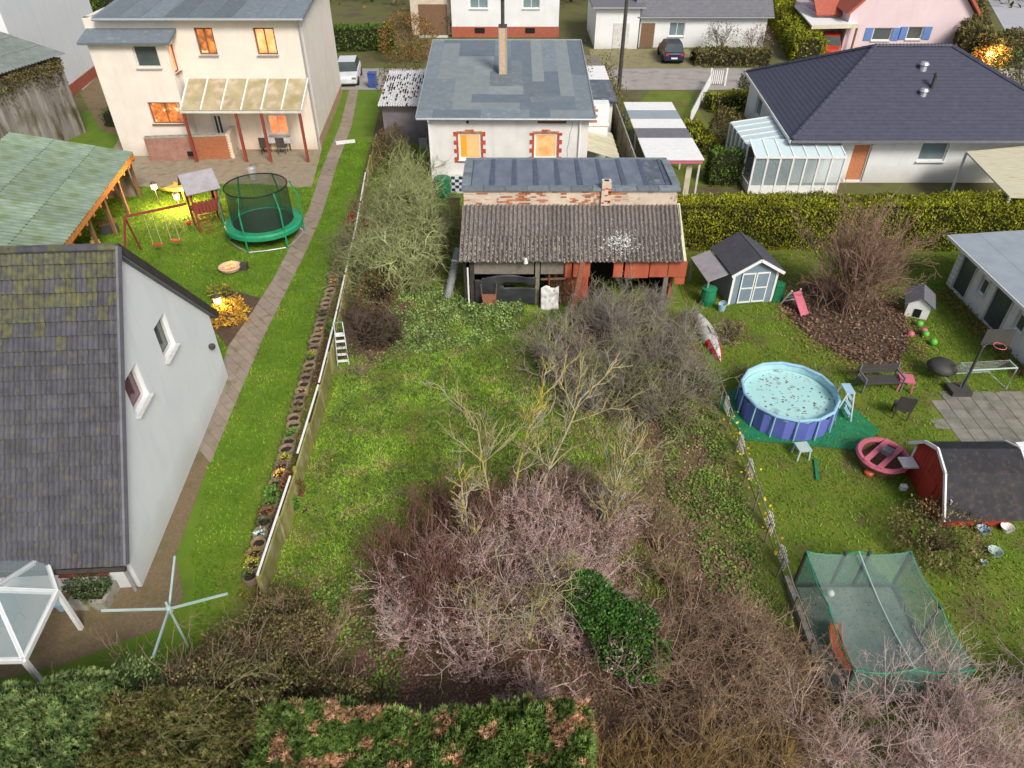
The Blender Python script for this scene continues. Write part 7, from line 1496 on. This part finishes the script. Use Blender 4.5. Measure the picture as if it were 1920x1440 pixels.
def thicket(name, label, m, protos, spots, rs=1.0):
    rg = random.Random(hash(label) % 1000 if 0 else len(label)); L_ = []
    for (x, y, s) in spots:
        L_.append(xf(rg.choice(protos), (x,y,0), s*rg.uniform(.85,1.15), rg.uniform(0,6.28), (rg.gauss(0,.12),rg.gauss(0,.12)), rs))
    S = np.concatenate(L_); o = link(name, seg_mesh(name, S, m), None, kind='stuff', label=label, cat='thicket'); print(name, len(S)*6); return S
def spots(n, f): 
    rg = random.Random(n*7); return [f(rg) for _ in range(n)]
def ell(cx, cy, rx, ry, s0, s1):
    def f(rg):
        while True:
            a, b_ = rg.uniform(-1,1), rg.uniform(-1,1)
            if a*a+b_*b_ < 1: return (cx+a*rx, cy+b_*ry, rg.uniform(s0,s1)*(1-.25*(a*a+b_*b_)))
    return f
S1 = thicket('thicket', 'pinkish grey mass of bare twigs in the centre foreground of the middle garden', MAT['tw_pink'], bush, spots(40, ell(.25,10.9,3.0,2.8,.6,1.1))+spots(17, ell(1.2,12.9,2.0,1.3,.75,1.0)), .8)
thicket('thicket', 'dark red brown wands of bare shrubs on the left flank of the pink thicket', MAT['tw_red'], wand, spots(34, ell(-1.7,12.1,1.7,2.3,.7,1.05)))
thicket('thicket', 'tan brown twigs in the middle of the garden around the tall lichen stems', MAT['tw_brown'], bush, spots(20, ell(.9,13.6,2.6,1.3,.7,1.0)))
thicket('thicket', 'grey bare thicket in front of the red boards of the barn', MAT['tw_grey'], bush, spots(22, ell(4.6,22.6,2.4,2.2,.85,1.15))+spots(15, ell(3.7,20.4,3.1,2.5,.7,1.0)), .9)
thicket('thicket', 'olive tinged arching twigs in the middle of the grey thicket', MAT['twig_olive'], arch, spots(13, ell(4.2,19.2,2.2,1.7,.8,1.1)), 1.0)
S2 = thicket('thicket', 'brown bare brushwood in the right foreground beside the wire fence', MAT['tw_brown'], arch+bush[:1], spots(30, ell(4.6,8.4,2.0,1.7,.9,1.2)), .72)
thicket('thicket', 'golden brown dry stalks at the bottom right of the conifer hedge', MAT['tw_gold'], wand, spots(24, ell(3.6,6.4,2.6,.8,.6,.85)), .75)
thicket('thicket', 'pink brown bare twigs at the bottom right corner below the netted enclosure', MAT['tw_pink'], bush, spots(34, ell(10.2,7.3,3.6,1.4,.85,1.25)), .72)
thicket('thicket', 'low reddish brown scrub between the pink thicket and the wire fence', MAT['tw_brown'], bush, spots(5, ell(3.6,12.3,1.2,1.8,.45,.7)))
thicket('thicket', 'brown twigs over the left fence beside the step ladder', MAT['twig_brown'], arch, spots(9, ell(-5.7,23.6,.8,1.7,.7,1.0)))
thicket('thicket', 'brownish green brush along the far half of the left concrete fence', MAT['twig_olive'], arch, spots(26, ell(-6.5,31,1.0,6.0,.8,1.15)))
thicket('thicket', 'thin grey brown twigs reaching over the lawn from the grey thicket', MAT['tw_grey'], bush[:2], spots(5, ell(1.3,20.4,1.3,1.9,.6,.9)))
# dry leaves and buds hanging in the pink thicket
for nm, Sx, n, m_, lb, sz in (('dry_leaves', S1, 42000, leafmat('m_dry',[(.40,.24,.20),(.55,.38,.34),(.28,.15,.12),(.64,.50,.45)],nscale=2), 'dry pinkish leaves and buds in the central thicket', .045), ('dry_leaves', S2, 9000, leafmat('m_dry2',[(.26,.15,.07),(.38,.26,.14),(.16,.12,.04),(.2,.2,.06)],nscale=2), 'dry brown leaves caught in the right foreground brushwood', .045)):
    k = RNG.choice(len(Sx), n, p=(lambda w_: w_/w_.sum())(np.where(Sx[:,8] >= 2, 1., .05))); t_ = RNG.random((n,1)); P = Sx[k,0:3]*(1-t_)+Sx[k,3:6]*t_; link(nm, leaf_mesh(nm, P, RNG.uniform(.5,1.3,n)*sz, m_, hang=.3), None, kind='stuff', label=lb, cat='leaves')
def tree(name, label, loc, S, m, extra=None, group=None, k=5, split=0):
    t = thing(name, label, 'tree', (loc[0],loc[1],0), 0, group); S = xf(S, (loc[0],loc[1],0))
    lo = S[S[:,8] <= split]; hi = S[S[:,8] > split]
    link('trunk', seg_mesh('trunk', lo, extra or m, 7), None, t)
    link('branch', seg_mesh('branch', hi, m, 3), None, t); return t, S
# tall lichen stems rising from the thicket
tall = [((-.45,13.5),5.4,'tall pale lichen stem on the left, leaning left above the lawn',-.10,1,'tw_yellow'), ((.05,14.2),5.9,'tallest lichen covered tree in the middle of the garden',.04,2,'tw_pale'), ((.55,14.0),5.3,'slender lichen tree just right of the tallest one',.14,3,'tw_yellow'),
        ((2.3,12.9),5.0,'fan shaped yellow lichen tree at the right of the garden thicket',.16,4,'tw_yellow'), ((-1.1,12.3),3.9,'short pale forked sapling at the left of the lichen trees',-.12,5,'tw_pale'), ((1.35,10.9),3.4,'pale forked trunk above the evergreen ivy mound',.12,6,'tw_pale')]
for (x_,y_), h, lb, ln_, sd_, m_ in tall:
    S = grow(400+sd_, L0=h*.72, r0=.052, levels=4, nch=(13,7,4,0), decay=.36, ang=.72, up=.09, wob=.15, wob0=.035, trunks=1 if sd_ not in (4,) else 3, lean=.04 if sd_ != 4 else .35, ksegs=7, tstart=.32, rmin=.0085)
    S = xf(S, (0,0,0), 1, sd_*1.3, (-.03, ln_)); tree('bare_tree', lb, (x_,y_), S, MAT[m_], group='lichen covered bare trees in the middle garden')
# spreading central tree
S = grow(431, L0=1.6, r0=.10, levels=5, nch=(8,5,4,3,0), decay=.82, ang=1.25, up=.02, wob=.20, trunks=1, lean=.05, ksegs=5, tstart=.6, rmin=.009)
S[:,6:8] = np.clip(S[:,6:8], 0, .09); tree('fruit_tree', 'spreading bare fruit tree with yellow lichen branches at the centre of the pink thicket', (.35,9.9), xf(S,(0,0,0),1.0,0,(0,0),.7,1.2), MAT['tw_yellow'], split=0)
S = grow(440, L0=1.3, r0=.07, levels=4, nch=(6,5,4,0), decay=.8, ang=1.0, up=.0, wob=.2, trunks=2, lean=.4, ksegs=5, tstart=.5, rmin=.009)
tree('fruit_tree', 'small bare tree with pale silvery twigs at the left edge of the pink thicket', (-.95,10.4), xf(S,(0,0,0),.75), MAT['tw_pale'])
# lichen green tree by the bungalow
for i,((x_,y_),s,lb) in enumerate((((-4.6,27.2),1.0,'old fruit tree thick with grey green lichen left of the barn'),((-5.3,31.8),1.05,'farther lichen green fruit tree beside the left corner of the bungalow'),((-3.5,31.2),.7,'smaller lichen green tree leaning toward the green water butt'),((-6.0,28.8),.75,'lichen green tree overhanging the left fence'),((-5.9,34.5),.95,'lichen green tree nearest the lean-to shed'),((-4.3,29.6),.8,'lichen green tree standing between the garden pillar and the barn'))):
    S = grow(500+i, L0=1.9, r0=.13, levels=5, nch=(8,6,5,3,0), decay=.66, ang=.95, up=-.03, wob=.26, trunks=1, lean=.1, ksegs=4, tstart=.5, rmin=.012); S = xf(S,(0,0,0),s,i*2.1,(0,0),1.15)
    tree('fruit_tree', lb, (x_,y_), S, MAT['tw_lichen'], MAT['bark'], group='lichen covered fruit trees beside the bungalow'); print('lich', len(S)*6)
thicket('thicket', 'tangle of lichen green twigs filling the space between the fence and the old fruit trees', MAT['tw_lichen'], arch+bush[:1], spots(20, ell(-5.2,30.0,1.3,4.6,1.1,1.6))+spots(11, ell(-5.7,37.0,.9,3.2,1.0,1.4)), 1.2)
a_ = RNG.uniform(0,2*pi,1500); r_ = RNG.normal(1,.16,1500); link('leaf_litter', leaf_mesh('leaf_litter', np.stack([cb.x+2.4*r_*np.cos(a_), cb.y+3.1*r_*np.sin(a_), np.full(1500,.07)],1), .12, leafmat('m_bed2',[(.24,.11,.07),(.32,.17,.10),(.14,.08,.045)]), flat=1.2), None, kind='stuff', label='rusty leaves scattered around the edge of the leaf bed in the right garden', cat='leaves')
# brown shrubs along upper left fence
MAT['lf_bramble'] = leafmat('lf_bramble', [(.09,.05,.025),(.16,.09,.05),(.06,.07,.02),(.3,.22,.06)], nscale=2)
shrub('shrub', 'dark brown rose bush with yellow flecks below the lean-to', 'shrub', (-7.2,41.5), .95,1.0, MAT['lf_bramble'], 3600, .09, 41, ry=2.6)
shrub('shrub', 'dense dark brown shrub under the old lichen tree by the left fence', 'shrub', (-5.6,25.6), .9,.8, MAT['lf_bramble'], 3600, .075, 42, ry=1.5, tm=MAT['core_brown'])
shrub('shrub', 'very dark low shrub right of the step ladder', 'shrub', (-5.15,23.0), .85,.5, leafmat('m_vd',[(.04,.025,.015),(.08,.045,.03),(.03,.035,.015)]), 3400, .07, 43, ry=1.0, tm=MAT['core_brown'])
shrub('shrub', 'bright green clump at the left wall of the bungalow', 'shrub', (-4.9,40.5), .5,.45, MAT['thuja_g'], 600, .1, 44, ry=1.2)
P = np.stack([RNG.uniform(-6.2,6.8,2600), RNG.uniform(8,25,2600), np.full(2600,.09)],1)
link('leaf_litter', leaf_mesh('leaf_litter', P, RNG.uniform(.04,.09,2600), MAT['litter'], flat=1.2, asp=.7), None, kind='stuff', label='single brown leaves lying scattered over the middle lawn', cat='leaves')
# evergreen ivy mound
MAT['ivy'] = leafmat('ivy', [(.025,.075,.012),(.05,.13,.02),(.09,.20,.035),(.035,.10,.02)], nscale=2.2, namt=.4, rough=.4)
iv = thing('ivy_mound', 'glossy dark green ivy mound on the right of the pink thicket', 'ivy', (2.5,9.2,0)); Ps = []; Vs = []
for cx_, cy_, cz_, r_, rz_, n in ((1.75,10.0,1.75,.55,.45,2600),(2.2,9.6,1.6,.62,.5,3400),(2.75,9.3,1.45,.62,.6,3600),(2.95,8.9,1.0,.6,.75,3600),(2.4,9.2,1.0,.6,.6,2200)):
    P, v = ball_foliage((cx_,cy_,cz_), r_, r_, rz_, n, int(cx_*10), .25, .75); Ps.append(P); Vs.append(v)
link('foliage', leaf_mesh('foliage', np.concatenate(Ps), RNG.uniform(.05,.085,sum(map(len,Ps))), MAT['ivy'], D_=np.concatenate(Vs), asp=.85, hang=.4), None, iv)
S = grow(77, L0=1.5, r0=.06, levels=3, nch=(6,5,0), trunks=4, lean=.5, ang=.8); link('stem', seg_mesh('stem', xf(S,(2.5,9.3,0)), MAT['bark']), None, iv)
# ---------------------------------------------------------------- conifer hedge, bottom
MAT['conifer'] = leafmat('conifer', [(.05,.10,.02),(.095,.17,.03),(.16,.225,.05),(.08,.13,.04)], nscale=1.6, namt=.45, patch=[(.50,.27,.15),(.62,.37,.22),(.32,.16,.09),(.15,.17,.045)], pscale=1.9, pt=(.545,.60))
MAT['conifer_pale'] = leafmat('conifer_pale', [(.06,.12,.035),(.12,.20,.055),(.24,.30,.10),(.09,.13,.05)], nscale=1.8, namt=.45)
MAT['conifer_mid'] = leafmat('conifer_mid', [(.06,.085,.02),(.12,.14,.035),(.19,.16,.06),(.12,.085,.04)], nscale=1.8, namt=.45)
def sprays(n, P, N_, size, m, name, par):
    """flat scale-leaf sprays: a short rachis with side blades"""
    rg = RNG; D0 = N_+rg.normal(size=(n,3))*.5; D0[:,2] += .1; D0 /= np.linalg.norm(D0,axis=1,keepdims=True); nr = rg.normal(size=(n,3)); nr -= (nr*D0).sum(1,keepdims=True)*D0; nr /= np.linalg.norm(nr,axis=1,keepdims=True); s_ = np.cross(nr,D0); L_ = size*rg.uniform(.6,1.3,n)[:,None]
    V = []; 
    for k, (f, side) in enumerate(((.0,-1),(.0,1),(.35,-1),(.35,1),(.6,0))):
        b = P+D0*L_*f; tip = b+(D0*.75+s_*side*.65)*L_*.55; w_ = (s_ if side == 0 else D0)*L_*.11
        V += [b-w_, b+w_, tip]
    V = np.stack(V,1); base = (np.arange(n)*15)[:,None]
    # share the first vertex so that a spray is one island
    F = np.concatenate([base+np.array([[0,1,2]]), base+np.array([[0,4,5]]), base+np.array([[0,7,8]]), base+np.array([[0,10,11]]), base+np.array([[0,13,14]])],0)
    F2 = F.copy(); me = np_mesh(name, V.reshape(-1,3), F2, m); link(name, me, None, par)
def big_hedge(label, x0, x1, y0, y1, h, m, n, size, seed, nm='conifer_hedge'):
    t = thing(nm, label, 'hedge', ((x0+x1)/2,(y0+y1)/2,0)); X = RNG.uniform(x0,x1,n); Y = RNG.uniform(y0,y1,n)
    zt = h+.34*noise2(X,Y,1.1,seed)+.20*noise2(X,Y,3.3,seed+1); side = RNG.random(n); ed = side < .34
    Zp = np.where(ed, zt*RNG.random(n), zt-np.abs(RNG.normal(0,.10,n))); N_ = np.tile(np.array([[0,0,1.]]),(n,1))
    w1 = ed&(side < .20); w2 = ed&(side >= .20)&(side < .29); w3 = ed&(side >= .29)
    Y[w1] = y1+.28*noise2(X[w1],Zp[w1]*.6,1.6,seed); N_[w1] = (0,1,.2); X[w2] = x1+.10*noise2(Y[w2],Zp[w2],2.5,seed); N_[w2] = (1,0,.2); Y[w3] = y0; N_[w3] = (0,-1,.2)
    sprays(n, np.stack([X,Y,Zp],1), N_, size, m, 'foliage', t)
    nx_, ny_ = 40, 12; gx, gy = np.meshgrid(np.linspace(x0+.12,x1-.12,nx_), np.linspace(y0+.12,y1-.12,ny_)); xx, yy = gx.ravel(), gy.ravel(); zz = h-.34+.34*noise2(xx,yy,1.1,seed)+.2*noise2(xx,yy,3.3,seed+1)
    V = np.concatenate([np.stack([xx,yy,zz],1), np.stack([xx,yy,np.zeros_like(xx)],1)]); F = []
    for j in range(ny_-1):
        for i in range(nx_-1): F.append((j*nx_+i,j*nx_+i+1,(j+1)*nx_+i+1,(j+1)*nx_+i))
    K = nx_*ny_
    for i in range(nx_-1): F.append((i+1,i,K+i,K+i+1)); b0 = (ny_-1)*nx_; F.append((b0+i,b0+i+1,K+b0+i+1,K+b0+i))
    for j in range(ny_-1): F.append((j*nx_,(j+1)*nx_,K+(j+1)*nx_,K+j*nx_)); F.append(((j+1)*nx_+nx_-1,j*nx_+nx_-1,K+j*nx_+nx_-1,K+(j+1)*nx_+nx_-1))
    link('hedge_core', np_mesh('hedge_core', V, F, MAT['hedge_core']), None, t); return t
big_hedge('dark green conifer hedge with dead orange brown patches along the bottom of the middle garden', -4.9,1.45,4.9,7.05,2.2, MAT['conifer'], 42000, .14, 3)
big_hedge('paler blue green conifer hedge section at the bottom left corner', -12.5,-8.0,5.2,7.55,2.2, MAT['conifer_pale'], 20000, .14, 7)
big_hedge('mixed brown and green hedge section between the pale and the dark conifer hedge', -8.1,-4.8,5.0,7.35,2.15, MAT['conifer_mid'], 19000, .13, 9)
MAT['lf_scrub'] = leafmat('lf_scrub', [(.11,.105,.035),(.19,.17,.055),(.22,.15,.07),(.08,.07,.035)], nscale=2.2, namt=.45)
for i,(x_,y_,rx_,rz_,lb) in enumerate(((-5.6,10.1,.85,.6,'dark brown bushy shrub at the near end of the concrete fence'),(-5.9,8.8,1.15,.75,'wide olive brown shrub above the middle hedge section'),(-7.3,8.1,1.0,.6,'dull green shrub tapering toward the rotary clothes dryer'),(-4.6,8.3,.8,.75,'nearly black evergreen shrub beside the lawn foot'))):
    shrub('shrub', lb, 'shrub', (x_,y_), rx_, rz_, MAT['lf_scrub'] if i < 3 else MAT['olive'], 4600 if i < 3 else 2600, .065, 70+i, tm=MAT['tw_brown'], bump=.4)
for i,(x_,y_,rx_,rz_,mm,lb) in enumerate(((-5.1,9.4,.7,.9,'lf_scrub','brown leafed bush leaning on the end post of the concrete fence'),(-6.7,9.0,.8,.55,'lf_scrub','low olive bush between the dryer and the fence end'),(-5.0,7.6,1.0,1.25,'conifer_mid','tall ragged evergreen rising behind the middle hedge section'),(-6.5,7.5,1.0,1.3,'lf_scrub','brownish bush spilling over the middle hedge section'),(-8.2,7.6,.9,1.25,'conifer_pale','loose pale evergreen at the joint of the two left hedge sections'),(-3.5,7.5,.7,.95,'lf_scrub','dull brown green bush behind the left end of the dark conifer hedge'))):
    shrub('shrub', lb, 'shrub', (x_,y_), rx_, rz_, MAT[mm], 4200, .07, 90+i, tm=MAT['tw_brown'], bump=.5)
thicket('thicket', 'brown arching twigs growing through the shrubs at the lower left', MAT['tw_brown'], arch, spots(12, ell(-6.0,8.0,1.7,1.1,.8,1.05)), .6)
thicket('thicket', 'mossy yellow green twigs crossing the mixed hedge section at the bottom left', MAT['twig_olive'], arch, spots(7, ell(-6.5,6.5,1.6,.6,1.4,1.7)), .7)
# right garden bush
S = np.concatenate([xf(grow(600+i, L0=2.2, r0=.03, levels=4, nch=(5,5,3,0), decay=.5, ang=.5, up=.05, wob=.12, trunks=8, lean=.7, ksegs=4, tstart=.25, rmin=.011), (0,0,0), 1.3, i) for i in range(6)])
S = np.concatenate([S, xf(grow(640, L0=2.0, r0=.03, levels=4, nch=(5,5,3,0), decay=.5, ang=.6, up=.03, wob=.12, trunks=10, lean=1.1, ksegs=4, tstart=.25, rmin=.011), (-.9,.5,0), 1.1), xf(grow(641, L0=2.0, r0=.03, levels=4, nch=(5,5,3,0), decay=.5, ang=.6, up=.03, wob=.12, trunks=10, lean=1.1, ksegs=4, tstart=.25, rmin=.011), (1.0,.6,0), 1.1)])
t = thing('bare_bush', 'large bare brown multi stemmed bush over the leaf bed in the right garden', 'bush', tuple(G(1590,585))); link('branch', seg_mesh('branch', xf(S, tuple(G(1590,585))), mat('tw_rb',(.38,.24,.17),(.24,.15,.11),scale=1.5)), None, t)
bx_, by_ = scatter([(p[0],p[1]) for p in bed], 90); link('leaf_litter', leaf_mesh('leaf_litter', np.stack([bx_,by_,RNG.uniform(.03,.12,len(bx_))],1), .13, leafmat('m_bed',[(.17,.09,.06),(.25,.15,.10),(.11,.065,.045)]), flat=1), None, kind='stuff', label='reddish brown leaf litter under the bare bush in the right garden', cat='leaves')
shrub('shrub', 'small bare brown shrub beside the upturned canoe', 'shrub', G(1365,640), .7,.45, MAT['litter'], 500, .08, 81)
shrub('shrub', 'dark untidy shrub between the red playhouse and the netted enclosure', 'shrub', G(1745,1030), 1.3,.6, MAT['lf_scrub'], 2600, .09, 82)
for o in [o for o in bpy.data.objects if o.type == 'MESH' and not o.data.materials]: o.data.materials.append(MAT['concrete'])
tt_ = sum(len(o.data.polygons) for o in bpy.data.objects if o.type == 'MESH'); print('polys', tt_, 'objects', len(bpy.data.objects))
